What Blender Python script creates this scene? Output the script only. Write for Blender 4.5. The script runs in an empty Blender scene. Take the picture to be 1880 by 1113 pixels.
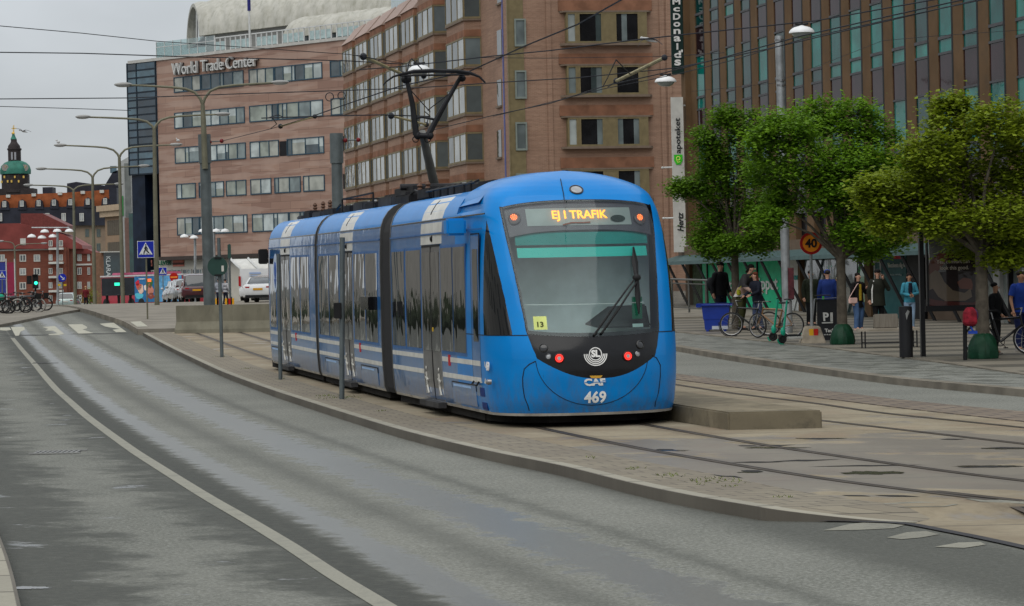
import bpy, bmesh, math, random
from mathutils import Vector, Matrix, noise
R = math.radians
random.seed(7)
SC = bpy.context.scene
COL = SC.collection
V = Vector

# ---------------------------------------------------------------- camera
CH = 2.05
F_PX = 5000.0
PITCH = math.atan(36.5 / 5000)
ROLL = 0.0225
cF = V((0, math.cos(PITCH), -math.sin(PITCH)))
cR0 = V((1, 0, 0)); cU0 = cR0.cross(cF)
cR = (cR0 * math.cos(ROLL) - cU0 * math.sin(ROLL)).normalized()
cU = cR.cross(cF).normalized()
CP = V((0, 0, CH))
cd = bpy.data.cameras.new("camera"); cam = bpy.data.objects.new("camera", cd); COL.objects.link(cam)
cam.matrix_world = Matrix(((cR.x, cU.x, -cF.x, CP.x), (cR.y, cU.y, -cF.y, CP.y), (cR.z, cU.z, -cF.z, CP.z), (0, 0, 0, 1)))
cd.sensor_width = 36; cd.lens = F_PX / 1880 * 36; cd.clip_end = 6000; cd.clip_start = 0.5
SC.camera = cam

def ray(px, py): return cF + cR * ((px - 940) / F_PX) + cU * ((556.5 - py) / F_PX)
def At(px, py, Y):
    r = ray(px, py); return CP + r * (Y / r.y)
def proj(p):
    q = p - CP; d = q.dot(cF)
    return 940 + F_PX * q.dot(cR) / d, 556.5 - F_PX * q.dot(cU) / d
_T = [(0, 0), (38, 0), (62, .15), (80, .3), (100, .52), (120, .8), (140, 1.05), (160, 1.15), (180, 1.05), (213, .75), (260, .5), (400, .2), (700, 0), (9000, 0)]
def h(Y):
    if Y <= 0: return 0
    for i in range(len(_T) - 1):
        if _T[i + 1][0] >= Y:
            y0, a = _T[i]; y1, b = _T[i + 1]
            def sl(k):
                if k <= 0 or k >= len(_T) - 1: return 0
                return (_T[k + 1][1] - _T[k - 1][1]) / (_T[k + 1][0] - _T[k - 1][0])
            if i == 0: return 0
            t = (Y - y0) / (y1 - y0); w = y1 - y0
            m0 = 0 if i == 1 else sl(i); m1 = sl(i + 1)
            return (2*t**3-3*t**2+1)*a + (t**3-2*t**2+t)*w*m0 + (-2*t**3+3*t**2)*b + (t**3-t**2)*w*m1
    return 0
def G(px, py, off=0.0):
    r = ray(px, py); Y = 12.0; st = 1.0
    o = off if callable(off) else (lambda y: off)
    while Y < 400:
        z = CH + r.z / r.y * Y
        if z <= h(Y) + o(Y):
            lo, hi = Y - st, Y
            for _ in range(30):
                m = (lo + hi) / 2
                if CH + r.z / r.y * m <= h(m) + o(m): hi = m
                else: lo = m
            Y = hi; return V((r.x / r.y * Y, Y, h(Y) + o(Y)))
        Y += st
    Y = 165.0
    return V((r.x / r.y * Y, Y, h(Y) + o(Y)))
def GX(x, y, off=0.0): return V((x, y, h(y) + off))
def curve(pts, off=0.0):
    """pixel polyline on the ground -> X as a function of Y"""
    w = sorted([(p.y, p.x) for p in (G(a, b, off) for a, b in pts)])
    def f(Y):
        if Y <= w[0][0]: i = 0
        elif Y >= w[-1][0]: i = len(w) - 2
        else: i = max(k for k in range(len(w) - 1) if w[k][0] <= Y)
        (y0, x0), (y1, x1) = w[i], w[i + 1]
        return x0 + (x1 - x0) * (Y - y0) / max(1e-6, y1 - y0)
    # smooth
    def g(Y):
        s = max(.4, Y * .03); return (f(Y - s) + 2 * f(Y) + f(Y + s)) / 4
    return g

# ---------------------------------------------------------------- mesh builder
class MB:
    def __init__(s, T=None):
        s.v = []; s.f = []; s.m = []; s.k = 0; s.T = T
    def add(s, vs, fs):
        n = len(s.v); s.v += [V(p) for p in vs]
        for f in fs: s.f.append([n + i for i in f]); s.m.append(s.k)
        return s
    def box(s, x0, x1, y0, y1, z0, z1):
        if x0 > x1: x0, x1 = x1, x0
        if y0 > y1: y0, y1 = y1, y0
        if z0 > z1: z0, z1 = z1, z0
        return s.add([(x0,y0,z0),(x1,y0,z0),(x1,y1,z0),(x0,y1,z0),(x0,y0,z1),(x1,y0,z1),(x1,y1,z1),(x0,y1,z1)],
                     [(3,2,1,0),(4,5,6,7),(0,1,5,4),(1,2,6,5),(2,3,7,6),(3,0,4,7)])
    def obox(s, c, ex, ey, ez):
        c = V(c); ex = V(ex); ey = V(ey); ez = V(ez)
        p = [c + a*ex + b*ey + d*ez for d in (-1, 1) for a, b in ((-1,-1),(1,-1),(1,1),(-1,1))]
        return s.add(p, [(3,2,1,0),(4,5,6,7),(0,1,5,4),(1,2,6,5),(2,3,7,6),(3,0,4,7)])
    def poly(s, pts): return s.add(pts, [tuple(range(len(pts)))])
    def prism(s, pts, d):
        n = len(pts); d = V(d); P = [V(p) for p in pts]
        return s.add(P + [p + d for p in P], [tuple(range(n))[::-1], tuple(range(n, 2*n))] + [(i, (i+1) % n, n + (i+1) % n, n + i) for i in range(n)])
    def loft(s, rings, cap=True, closed=True):
        n = len(rings[0]); vs = [p for r in rings for p in r]; fs = []
        for k in range(len(rings) - 1):
            for i in range(n if closed else n - 1):
                j = (i + 1) % n
                fs.append((k*n+i, k*n+j, (k+1)*n+j, (k+1)*n+i))
        if cap and closed: fs += [tuple(range(n))[::-1], tuple(range((len(rings)-1)*n, len(rings)*n))]
        return s.add(vs, fs)
    def tube(s, path, r, n=6, cap=True):
        P = [V(p) for p in path]; rr = r if isinstance(r, (list, tuple)) else [r] * len(P)
        rings = []; up = None
        for i, p in enumerate(P):
            t = (P[min(i+1, len(P)-1)] - P[max(i-1, 0)])
            if t.length < 1e-9: t = V((0, 0, 1))
            t.normalize()
            if up is None:
                up = t.orthogonal().normalized()
            up = (up - t * up.dot(t))
            if up.length < 1e-6: up = t.orthogonal()
            up.normalize(); b = t.cross(up)
            rings.append([p + (up * math.cos(2*math.pi*k/n) + b * math.sin(2*math.pi*k/n)) * rr[i] for k in range(n)])
        return s.loft(rings, cap)
    def cyl(s, a, b, r, r2=None, n=12): return s.tube([a, b], [r, r if r2 is None else r2], n)
    def lathe(s, prof, c=(0,0,0), n=16, ax=None):
        c = V(c); ax = V(ax or (0,0,1)).normalized(); u = ax.orthogonal().normalized(); w = ax.cross(u)
        rings = [[c + ax*z + (u*math.cos(2*math.pi*k/n) + w*math.sin(2*math.pi*k/n))*max(r, 1e-4) for k in range(n)] for r, z in prof]
        return s.loft(rings, True)
    def ell(s, c, r, n=12, m=8, M=None):
        c = V(c); rings = []
        for i in range(m + 1):
            a = math.pi * i / m - math.pi/2; ca = max(math.cos(a), .02)
            rg = []
            for k in range(n):
                q = V((r[0]*ca*math.cos(2*math.pi*k/n), r[1]*ca*math.sin(2*math.pi*k/n), r[2]*math.sin(a)))
                rg.append(c + (M @ q if M else q))
            rings.append(rg)
        return s.loft(rings, True)
    def torus(s, c, ax, Rr, r, n=28, m=6, a0=0, a1=2*math.pi):
        c = V(c); ax = V(ax).normalized(); u = ax.orthogonal().normalized(); w = ax.cross(u); full = abs(a1-a0) > 6.28
        pts = [c + (u*math.cos(a0+(a1-a0)*k/n) + w*math.sin(a0+(a1-a0)*k/n))*Rr for k in range(n + (0 if full else 1))]
        if not full: return s.tube(pts, r, m)
        rings = []
        for k, p in enumerate(pts):
            d = (p - c).normalized()
            rings.append([p + (d*math.cos(2*math.pi*j/m) + ax*math.sin(2*math.pi*j/m))*r for j in range(m)])
        rings.append(rings[0]); return s.loft(rings, False)
    def build(s, name, mats, parent=None, smooth=False, bev=0, loc=None):
        me = bpy.data.meshes.new(name)
        vs = [s.T(p) for p in s.v] if s.T else s.v
        me.from_pydata([tuple(p) for p in vs], [], s.f)
        if not isinstance(mats, (list, tuple)): mats = [mats]
        for m in mats: me.materials.append(m)
        if len(mats) > 1: me.polygons.foreach_set("material_index", s.m)
        bm = bmesh.new(); bm.from_mesh(me)
        bmesh.ops.recalc_face_normals(bm, faces=bm.faces)
        if bev:
            bmesh.ops.remove_doubles(bm, verts=bm.verts, dist=1e-5)
            es = [e for e in bm.edges if len(e.link_faces) == 2 and e.calc_face_angle(0) > .5]
            bmesh.ops.bevel(bm, geom=es, offset=bev, segments=2, affect='EDGES', clamp_overlap=True)
        bm.to_mesh(me); bm.free()
        if smooth:
            me.polygons.foreach_set("use_smooth", [True]*len(me.polygons)); me.set_sharp_from_angle(angle=R(38))
        o = bpy.data.objects.new(name, me); COL.objects.link(o)
        if parent: o.parent = parent
        if loc is not None: o.location = loc
        return o

def thing(name, label, cat, loc=(0,0,0), rz=0, group=None):
    o = bpy.data.objects.new(name, None); COL.objects.link(o); o.location = loc; o.rotation_euler = (0,0,rz)
    o.empty_display_size = .2
    return tag(o, label, cat, group)
def tag(o, label, cat, group=None):
    o['label'] = label; o['category'] = cat
    if group: o['group'] = group
    return o
def struct(o, kind='structure'): o['kind'] = kind; return o
def copy_tree(o, parent=None):
    c = o.copy(); COL.objects.link(c)
    if parent: c.parent = parent
    for ch in list(o.children): copy_tree(ch, c)
    return c
_font = bpy.data.fonts.load("<builtin>") if False else None
def text_mesh(body, size, depth=.01, sx=1.0, bold=0.0, align='CENTER', shear=0, sp=1.0):
    cu = bpy.data.curves.new("t", 'FONT'); cu.body = body; cu.size = size; cu.extrude = depth; cu.align_x = align; cu.align_y = 'CENTER'
    cu.offset = bold; cu.shear = shear; cu.space_character = sp; cu.resolution_u = 3
    o = bpy.data.objects.new("t", cu); COL.objects.link(o)
    dg = bpy.context.evaluated_depsgraph_get(); me = bpy.data.meshes.new_from_object(o.evaluated_get(dg))
    vs = [V((v.co.x*sx, v.co.y, v.co.z)) for v in me.vertices]; fs = [list(p.vertices) for p in me.polygons]
    bpy.data.objects.remove(o); bpy.data.curves.remove(cu); bpy.data.meshes.remove(me)
    return vs, fs
def add_text(mb, body, size, c, ex, ey, depth=.01, fn=None, **kw):
    vs, fs = text_mesh(body, size, depth, **kw); c = V(c); ex = V(ex).normalized(); ey = V(ey).normalized(); ez = ex.cross(ey)
    P = [c + ex*p.x + ey*p.y + ez*p.z for p in vs]
    if fn: P = [fn(p, q) for p, q in zip(P, vs)]
    n = len(mb.v); mb.v += P
    for f in fs: mb.f.append([n+i for i in f]); mb.m.append(mb.k)

# ---------------------------------------------------------------- materials
def srgb(r, g, b):
    f = lambda c: (c/255/12.92) if c/255 <= .04045 else ((c/255+.055)/1.055)**2.4
    return (f(r), f(g), f(b))
class NT:
    def __init__(s, name):
        s.mat = bpy.data.materials.new(name); s.mat.use_nodes = True; s.t = s.mat.node_tree; s.t.nodes.clear()
        s.out = s.n('ShaderNodeOutputMaterial'); s.p = s.n('ShaderNodeBsdfPrincipled'); s.l(s.p.outputs[0], s.out.inputs[0])
    def n(s, ty, **kw):
        o = s.t.nodes.new(ty)
        for k, v in kw.items(): setattr(o, k, v)
        return o
    def l(s, a, b): s.t.links.new(a, b)
    def set(s, node, key, val):
        i = node.inputs[key]
        if hasattr(val, 'is_output'): s.l(val, i)
        else: i.default_value = val
    def coord(s, kind='Object', scale=(1,1,1), rot=(0,0,0)):
        tc = s.n('ShaderNodeTexCoord'); mp = s.n('ShaderNodeMapping'); s.l(tc.outputs[kind], mp.inputs[0])
        mp.inputs['Scale'].default_value = scale; mp.inputs['Rotation'].default_value = rot; return mp.outputs[0]
    def noise(s, co, scale, det=3, rough=.55, dist=0):
        o = s.n('ShaderNodeTexNoise'); s.l(co, o.inputs['Vector']); o.inputs['Scale'].default_value = scale; o.inputs['Detail'].default_value = det
        o.inputs['Roughness'].default_value = rough; o.inputs['Distortion'].default_value = dist; return o.outputs['Fac']
    def ramp(s, fac, a, b, c0=(0,0,0), c1=(1,1,1)):
        o = s.n('ShaderNodeMapRange'); o.interpolation_type = 'SMOOTHSTEP'; s.set(o, 'Value', fac); s.set(o, 'From Min', a); s.set(o, 'From Max', b); return o.outputs[0]
    def mix(s, fac, a, b, mode='MIX'):
        o = s.n('ShaderNodeMix', data_type='RGBA', blend_type=mode)
        s.set(o, 0, fac)
        for k, v in ((6, a), (7, b)):
            if isinstance(v, (tuple, list)): v = (*v[:3], 1)
            s.set(o, k, v)
        return o.outputs[2]
    def math(s, op, a, b=0.0, c=None):
        o = s.n('ShaderNodeMath', operation=op); s.set(o, 0, a); s.set(o, 1, b)
        if c is not None: s.set(o, 2, c)
        return o.outputs[0]
    def base(s, v):
        if isinstance(v, (tuple, list)): s.p.inputs['Base Color'].default_value = (*v[:3], 1)
        else: s.l(v, s.p.inputs['Base Color'])
    def bump(s, hgt, st=.3, d=.02):
        o = s.n('ShaderNodeBump'); s.set(o, 'Height', hgt); o.inputs['Strength'].default_value = st; o.inputs['Distance'].default_value = d
        s.l(o.outputs[0], s.p.inputs['Normal'])
def M(name, col, rough=.6, metal=0, var=.12, vs=3, bump=0, bs=40, coat=0, spec=.2, col2=None, sc=(1,1,1), emis=None, dirt=0, trans=0):
    t = NT(name); co = t.coord('Object', sc)
    c2 = col2 or tuple(c*(1-var) for c in col); c1 = col if col2 else tuple(min(1, c*(1+var*.5)) for c in col)
    n = t.noise(co, vs, 4)
    t.base(t.mix(t.ramp(n, .3, .7), c1, c2))
    if dirt:
        n2 = t.noise(co, vs*2.7, 5, .7)
        t.base(t.mix(t.math('MULTIPLY', t.ramp(n2, .48, .72), dirt), t.mix(t.ramp(n, .3, .7), c1, c2), (.05,.045,.035)))
    t.p.inputs['Metallic'].default_value = metal; t.p.inputs['Coat Weight'].default_value = coat; t.p.inputs['Coat Roughness'].default_value = .05
    t.p.inputs['Specular IOR Level'].default_value = spec
    rr = t.n('ShaderNodeMapRange'); t.l(n, rr.inputs[0]); rr.inputs[3].default_value = max(.02, rough-.07); rr.inputs[4].default_value = min(1, rough+.07); t.l(rr.outputs[0], t.p.inputs['Roughness'])
    if bump: t.bump(t.noise(co, bs, 4, .6), bump, .01)
    if emis: t.p.inputs['Emission Color'].default_value = (*emis[0], 1); t.p.inputs['Emission Strength'].default_value = emis[1]
    if trans: t.p.inputs['Transmission Weight'].default_value = trans
    return t.mat
_mc = {}
def C(r, g, b, rough=.6, metal=0, coat=0, var=.12, key=''):
    """cached plain paint from an 0-255 colour"""
    k = (r, g, b, rough, metal, coat, key)
    if k not in _mc: _mc[k] = M("paint", srgb(r, g, b), rough, metal, coat=coat, var=var)
    return _mc[k]
def glass(name, tint, rough=.04, wob=0, ws=1.0, wsc=(1,1,1), spec=.5, coat=1.0, var=.25, cior=1.5):
    """opaque reflective building / vehicle glass over a dark interior"""
    t = NT(name); co = t.coord('Object', wsc); n = t.noise(co, .7, 2)
    t.base(t.mix(t.ramp(n, .35, .65), tuple(c*(1-var) for c in tint), tuple(c*(1+var) for c in tint)))
    t.p.inputs['Roughness'].default_value = rough; t.p.inputs['Coat Weight'].default_value = coat; t.p.inputs['Coat Roughness'].default_value = .02; t.p.inputs['Coat IOR'].default_value = cior
    t.p.inputs['Specular IOR Level'].default_value = spec
    if wob:
        b = t.n('ShaderNodeBump'); t.l(t.noise(co, ws, 2, .5, .6), b.inputs['Height']); b.inputs['Strength'].default_value = wob; b.inputs['Distance'].default_value = .05
        t.l(b.outputs[0], t.p.inputs['Normal']); t.l(b.outputs[0], t.p.inputs['Coat Normal'])
    return t.mat
def emit(name, col, st):
    t = NT(name); t.base((.02,.02,.02)); t.p.inputs['Emission Color'].default_value = (*col, 1); t.p.inputs['Emission Strength'].default_value = st; return t.mat

# ---------------------------------------------------------------- sky and light
SUN_EL, SUN_AZ = R(58), R(205)
w = bpy.data.worlds.new("World"); SC.world = w; w.use_nodes = True
nt = w.node_tree; nt.nodes.clear()
wo = nt.nodes.new('ShaderNodeOutputWorld'); bg = nt.nodes.new('ShaderNodeBackground'); nt.links.new(bg.outputs[0], wo.inputs[0])
sk = nt.nodes.new('ShaderNodeTexSky'); sk.sky_type = 'NISHITA'; sk.sun_disc = False; sk.sun_elevation = SUN_EL; sk.sun_rotation = SUN_AZ
tc = nt.nodes.new('ShaderNodeTexCoord'); sp = nt.nodes.new('ShaderNodeSeparateXYZ'); nt.links.new(tc.outputs['Generated'], sp.inputs[0])
mr = nt.nodes.new('ShaderNodeMapRange'); mr.inputs[1].default_value = 0; mr.inputs[2].default_value = 1; mr.inputs[3].default_value = 4.4; mr.inputs[4].default_value = 8.0; nt.links.new(sp.outputs['Z'], mr.inputs[0])
nz = nt.nodes.new('ShaderNodeTexNoise'); nz.inputs['Scale'].default_value = 5; nz.inputs['Detail'].default_value = 5; nz.inputs['Roughness'].default_value = .5
mp = nt.nodes.new('ShaderNodeMapping'); mp.inputs['Scale'].default_value = (1, 1, 2.2); nt.links.new(tc.outputs['Generated'], mp.inputs[0]); nt.links.new(mp.outputs[0], nz.inputs['Vector'])
nr = nt.nodes.new('ShaderNodeMapRange'); nr.inputs[1].default_value = .3; nr.inputs[2].default_value = .7; nr.inputs[3].default_value = .78; nr.inputs[4].default_value = 1.14; nt.links.new(nz.outputs['Fac'], nr.inputs[0])
m1 = nt.nodes.new('ShaderNodeMath'); m1.operation = 'MULTIPLY'; nt.links.new(mr.outputs[0], m1.inputs[0]); nt.links.new(nr.outputs[0], m1.inputs[1])
vm = nt.nodes.new('ShaderNodeVectorMath'); vm.operation = 'SCALE'; vm.inputs[0].default_value = (.935, .985, 1.035); nt.links.new(m1.outputs[0], vm.inputs['Scale'])
mx = nt.nodes.new('ShaderNodeMix'); mx.data_type = 'RGBA'; mx.inputs[0].default_value = .93; nt.links.new(sk.outputs[0], mx.inputs[6]); nt.links.new(vm.outputs[0], mx.inputs[7])
nt.links.new(mx.outputs[2], bg.inputs[0]); bg.inputs[1].default_value = .1
sl = bpy.data.lights.new("sun", 'SUN'); sl.energy = 1.35; sl.angle = R(75); sl.color = (1, .96, .9)
so = bpy.data.objects.new("sun", sl); COL.objects.link(so)
# light comes from behind-left of the camera, high up
sd = V((-math.sin(R(25))*math.cos(SUN_EL), -math.cos(R(25))*math.cos(SUN_EL), math.sin(SUN_EL)))
so.rotation_euler = sd.to_track_quat('Z', 'Y').to_euler()
SC.view_settings.view_transform = 'Standard'; SC.view_settings.look = 'None'; SC.view_settings.exposure = .42; SC.view_settings.gamma = 1
SC.cycles.use_denoising = True; SC.cycles.denoising_input_passes = 'RGB_ALBEDO_NORMAL'; SC.cycles.denoising_prefilter = 'NONE'
SC.cycles.max_bounces = 6; SC.cycles.transparent_max_bounces = 12
# ================================================================ GROUND
LINE_PX = [(23.6,621.7),(40.6,642.5),(64,669),(85,695),(105.7,718),(132,740.6),(153,760),(191,789),(249,831),(306,867),(383,915),(460,959),(536,1005),(613,1057),(701,1110)]
fLine = curve(LINE_PX)
def bo(Y):          # height of the tram bed over the carriageway: fades out where the kerb ends
    t = min(1, max(0, (Y - 22.5) / .5)); return .008 + .1 * t*t*(3-2*t)
fK = curve([(269,615),(314,639),(360,661),(405,682),(450,699),(503,718),(566,738),(652,765),(738.5,791),(825,812.5),(911,832),(1020,853),(1039,857),(1154,887),(1270,911.5),(1402,934.6),(1500,949),(1612,946),(1680,963),(1795,984),(1880,1003)][:16], bo)
fK2 = curve([(1517,949),(1612,948),(1680,963),(1795,984),(1880,1003)], .008)
_ke = G(1500, 949, bo).y
def fKerb(Y):
    if Y > 23.0: return fK(Y)
    if Y < 22.4: return fK2(Y)
    t = (Y-22.4)/.6; t = t*t*(3-2*t); return fK2(22.4)*(1-t) + fK(23.0)*t
fJ = curve([(322,613),(405,647),(480,676),(566,706),(652,732),(767,764),(853,784),(940,800),(1039,819),(1138,840),(1224,855),(1336,875),(1435,897),(1560,918),(1684,940)], bo)
fR4 = curve([(360,612),(409,630),(494,660),(1003,789.5),(1171,824),(1336,852),(1468,873.6),(1560,887),(1625,895),(1880,942)], bo)
fR1 = curve([(1227,704.7),(1345,723),(1511,742.6),(1598,757),(1880,786)], bo)
fR2 = curve([(1511,771.6),(1634,788),(1880,814)], bo)
fC1 = curve([(1227,695.6),(1511,732),(1670,752),(1880,775)], bo)
fC2 = curve([(1227,685),(1363,703),(1511,717.5),(1670,737),(1880,757)], bo)
fB = curve([(1227,634),(1345,654),(1511,677.5),(1634,694),(1880,715.5)], .12)
fP = curve([(1225,608),(1345,621),(1511,638),(1598,650),(1742,668),(1880,688)], .13)
fLW = curve([(0,596),(38,588.7),(85,579),(113,573.6)], .12)
fRI = curve([(253,605),(241,598),(229,590.6),(215,586)], .2)
def rng(a, b, st):
    o = []; y = a
    while y < b: o.append(y); y += st(y)
    o.append(b); return o
def strip(name, fL, fR, ys, off, mat, nc=4, parent=None, uvf=None, skirt=0):
    me = bpy.data.meshes.new(name); vs = []; fs = []; uv = []
    for y in ys:
        a, b = fL(y), fR(y)
        for i in range(nc + 1):
            x = a + (b - a)*i/nc; vs.append((x, y, h(y) + (off(y) if callable(off) else off))); uv.append(((x - (uvf or fLine)(y)), y))
    for k in range(len(ys) - 1):
        for i in range(nc): fs.append((k*(nc+1)+i, k*(nc+1)+i+1, (k+1)*(nc+1)+i+1, (k+1)*(nc+1)+i))
    if skirt:
        n = len(vs)
        for k, y in enumerate(ys):
            for c in (0, nc):
                p = vs[k*(nc+1)+c]; vs.append((p[0], p[1], p[2]-skirt)); uv.append(uv[k*(nc+1)+c])
        for k in range(len(ys) - 1):
            for j, c in ((0, 0), (1, nc)): fs.append((k*(nc+1)+c, (k+1)*(nc+1)+c, n+2*(k+1)+j, n+2*k+j))
        for k in (0, len(ys)-1):
            fs.append(tuple([k*(nc+1)+i for i in range(nc+1)] + [n+2*k+1, n+2*k]))
    me.from_pydata(vs, [], fs); me.materials.append(mat)
    ul = me.uv_layers.new(name="UVMap")
    for p in me.polygons:
        for li, vi in zip(p.loop_indices, p.vertices): ul.data[li].uv = uv[vi]
    me.validate(); o = bpy.data.objects.new(name, me); COL.objects.link(o)
    if parent: o.parent = parent
    return o
def line_strip(name, f, ys, w, off, mat, parent=None, th=0):
    """a thin painted or laid line following X = f(Y)"""
    def L(y):
        s = (f(y+.3)-f(y-.3))/.6; return f(y) - w/2*math.sqrt(1+s*s)
    def Rr(y):
        s = (f(y+.3)-f(y-.3))/.6; return f(y) + w/2*math.sqrt(1+s*s)
    return strip(name, L, Rr, ys, off, mat, 1, parent, skirt=th)

# asphalt ------------------------------------------------------------
def asphalt_mat(bands=True):
    t = NT("asphalt"); tcn = t.n('ShaderNodeTexCoord'); uvo = tcn.outputs['UV']; sp = t.n('ShaderNodeSeparateXYZ'); t.l(uvo, sp.inputs[0]); u = sp.outputs['X']
    fine = t.noise(uvo, 26, 4, .85); grit = t.noise(uvo, 9, 6, .8); mid = t.noise(uvo, 1.6, 5, .6, .4); big = t.noise(uvo, .35, 4, .55)
    dryc = t.mix(t.ramp(big, .35, .65), (.125,.128,.108), (.168,.170,.145))
    dryc = t.mix(t.math('MULTIPLY', t.ramp(grit, .35, .75), .5), dryc, (.05,.052,.044))
    spk = t.math('MULTIPLY', t.ramp(fine, .45, .60), .75); dryc = t.mix(spk, dryc, (.26,.262,.235))
    wetc = t.mix(t.ramp(grit, .4, .7), (.042,.044,.037), (.070,.072,.060))
    wob = t.math('MULTIPLY', t.math('SUBTRACT', t.noise(uvo, 3.2, 8, .72), .5), 1.5)
    wob2 = t.math('MULTIPLY', t.math('SUBTRACT', t.noise(uvo, 1.1, 8, .74), .5), 2.8)
    if not bands:
        damp = t.math('MULTIPLY', t.ramp(mid, .45, .6), .6); t.base(t.mix(damp, dryc, wetc)); rg = t.ramp(mid, .65, .35)
        t.set(t.p, 'Roughness', t.math('MULTIPLY_ADD', rg, .3, .42)); t.bump(fine, .35, .01); return t.mat
    def band(c, wd, soft=.12, wb=wob, sgn=1):   # 1 inside |u-c|<wd
        return t.ramp(t.math('SUBTRACT', wd, t.math('ABSOLUTE', t.math('SUBTRACT', t.math('ADD', u, wb), c))), -soft, soft)
    thin = t.math('MULTIPLY', wob, .38)
    wetA = t.math('MULTIPLY', band(.62, .17, .08, thin), 1.0)
    wetB = band(2.05, .33, .06, wob)
    dampc = t.math('MAXIMUM', band(.15, .28, .15, thin), t.math('MAXIMUM', t.math('MULTIPLY', band(1.30, .16, .2, thin), .5), t.math('MAXIMUM', t.math('MULTIPLY', band(2.72, .08, .15, thin), .6), t.math('MULTIPLY', band(4.5, .75, .35, thin), .75))))
    left = t.ramp(u, .05, -.1)
    leftdry = t.math('MULTIPLY', band(-.95, .45, .35, wob2), .9)
    leftdamp = t.math('MULTIPLY', left, t.math('SUBTRACT', 1, t.math('MULTIPLY', leftdry, .95)))
    far = t.ramp(sp.outputs['Y'], 15, 19)
    wet = t.math('MULTIPLY', t.math('MAXIMUM', wetA, wetB), t.math('SUBTRACT', 1, left))
    damp = t.math('MAXIMUM', t.math('MULTIPLY', leftdamp, .92), t.math('MULTIPLY', dampc, t.math('SUBTRACT', 1, left)))
    # random puddle shine on the left lane
    pud = t.math('MULTIPLY', left, t.ramp(t.noise(uvo, 1.1, 5, .62), .63, .70))
    wet = t.math('MAXIMUM', wet, pud)
    c = t.mix(damp, dryc, wetc); c = t.mix(t.math('MULTIPLY', wet, .6), c, wetc)
    t.base(c)
    rgh = t.math('SUBTRACT', t.math('SUBTRACT', .86, t.math('MULTIPLY', damp, .10)), t.math('MULTIPLY', wet, .52)); t.set(t.p, 'Specular IOR Level', t.math('ADD', .28, t.math('MULTIPLY', wet, .8)))
    t.set(t.p, 'Roughness', rgh)
    b = t.n('ShaderNodeBump'); t.l(t.math('ADD', fine, grit), b.inputs['Height']); t.set(b, 'Strength', t.math('SUBTRACT', .5, t.math('MULTIPLY', wet, .35))); b.inputs['Distance'].default_value = .008
    t.l(b.outputs[0], t.p.inputs['Normal'])
    return t.mat
mAsph = asphalt_mat()
yg = rng(9, 280, lambda y: max(.6, y*.02)) + rng(300, 4500, lambda y: y*.12)
gr = struct(strip("ground", lambda y: -(30+y*.7), lambda y: 30+y*.7, yg, 0, mAsph, 24)); gr['kind'] = 'structure'
# concrete track bed -------------------------------------------------
def slab_mat():
    t = NT("track_concrete"); tcn = t.n('ShaderNodeTexCoord'); uvo = tcn.outputs['UV']
    sp = t.n('ShaderNodeSeparateXYZ'); t.l(uvo, sp.inputs[0])
    big = t.noise(uvo, .5, 5, .6); fine = t.noise(uvo, 9, 5, .65)
    c = t.mix(t.ramp(big, .35, .65), (.20,.165,.112), (.28,.24,.168)); c = t.mix(t.math('MULTIPLY', t.ramp(fine, .4, .75), .4), c, (.12,.10,.068))
    # transverse joints every 4 m
    fr = t.math('ABSOLUTE', t.math('SUBTRACT', t.math('FRACT', t.math('DIVIDE', sp.outputs['Y'], 4.0)), .5)); j = t.ramp(fr, .008, .003)
    c = t.mix(t.math('MULTIPLY', j, .75), c, (.05,.045,.04))
    # wet film between Y 22 and 34 (standing water on the slabs)
    n = t.noise(uvo, .55, 5, .6); yy = t.ramp(t.math('ABSOLUTE', t.math('SUBTRACT', sp.outputs['Y'], 28.5)), 6.5, 2.5)
    wet = t.ramp(t.math('ADD', n, t.math('MULTIPLY', yy, .24)), .60, .66)
    for uc in (.0, 1.47):
        st_ = t.ramp(t.math('ABSOLUTE', t.math('SUBTRACT', sp.outputs['X'], uc)), .34, .02); c = t.mix(t.math('MULTIPLY', st_, t.math('MULTIPLY', t.ramp(fine, .2, .6), .55)), c, (.085,.065,.045))
    rust = t.math('MULTIPLY', t.ramp(t.noise(uvo, .8, 4, .6), .5, .7), .35); c = t.mix(rust, c, (.22,.14,.09))
    c = t.mix(t.math('MULTIPLY', wet, .5), c, (.08,.072,.065)); t.base(c)
    t.set(t.p, 'Roughness', t.math('SUBTRACT', .85, t.math('MULTIPLY', wet, .42))); t.set(t.p, 'Specular IOR Level', t.math('ADD', .3, t.math('MULTIPLY', wet, .6)))
    b = t.n('ShaderNodeBump'); t.l(fine, b.inputs['Height']); t.set(b, 'Strength', t.math('SUBTRACT', .3, t.math('MULTIPLY', wet, .26))); b.inputs['Distance'].default_value = .01; t.l(b.outputs[0], t.p.inputs['Normal'])
    return t.mat
mSlab = slab_mat()
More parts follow.
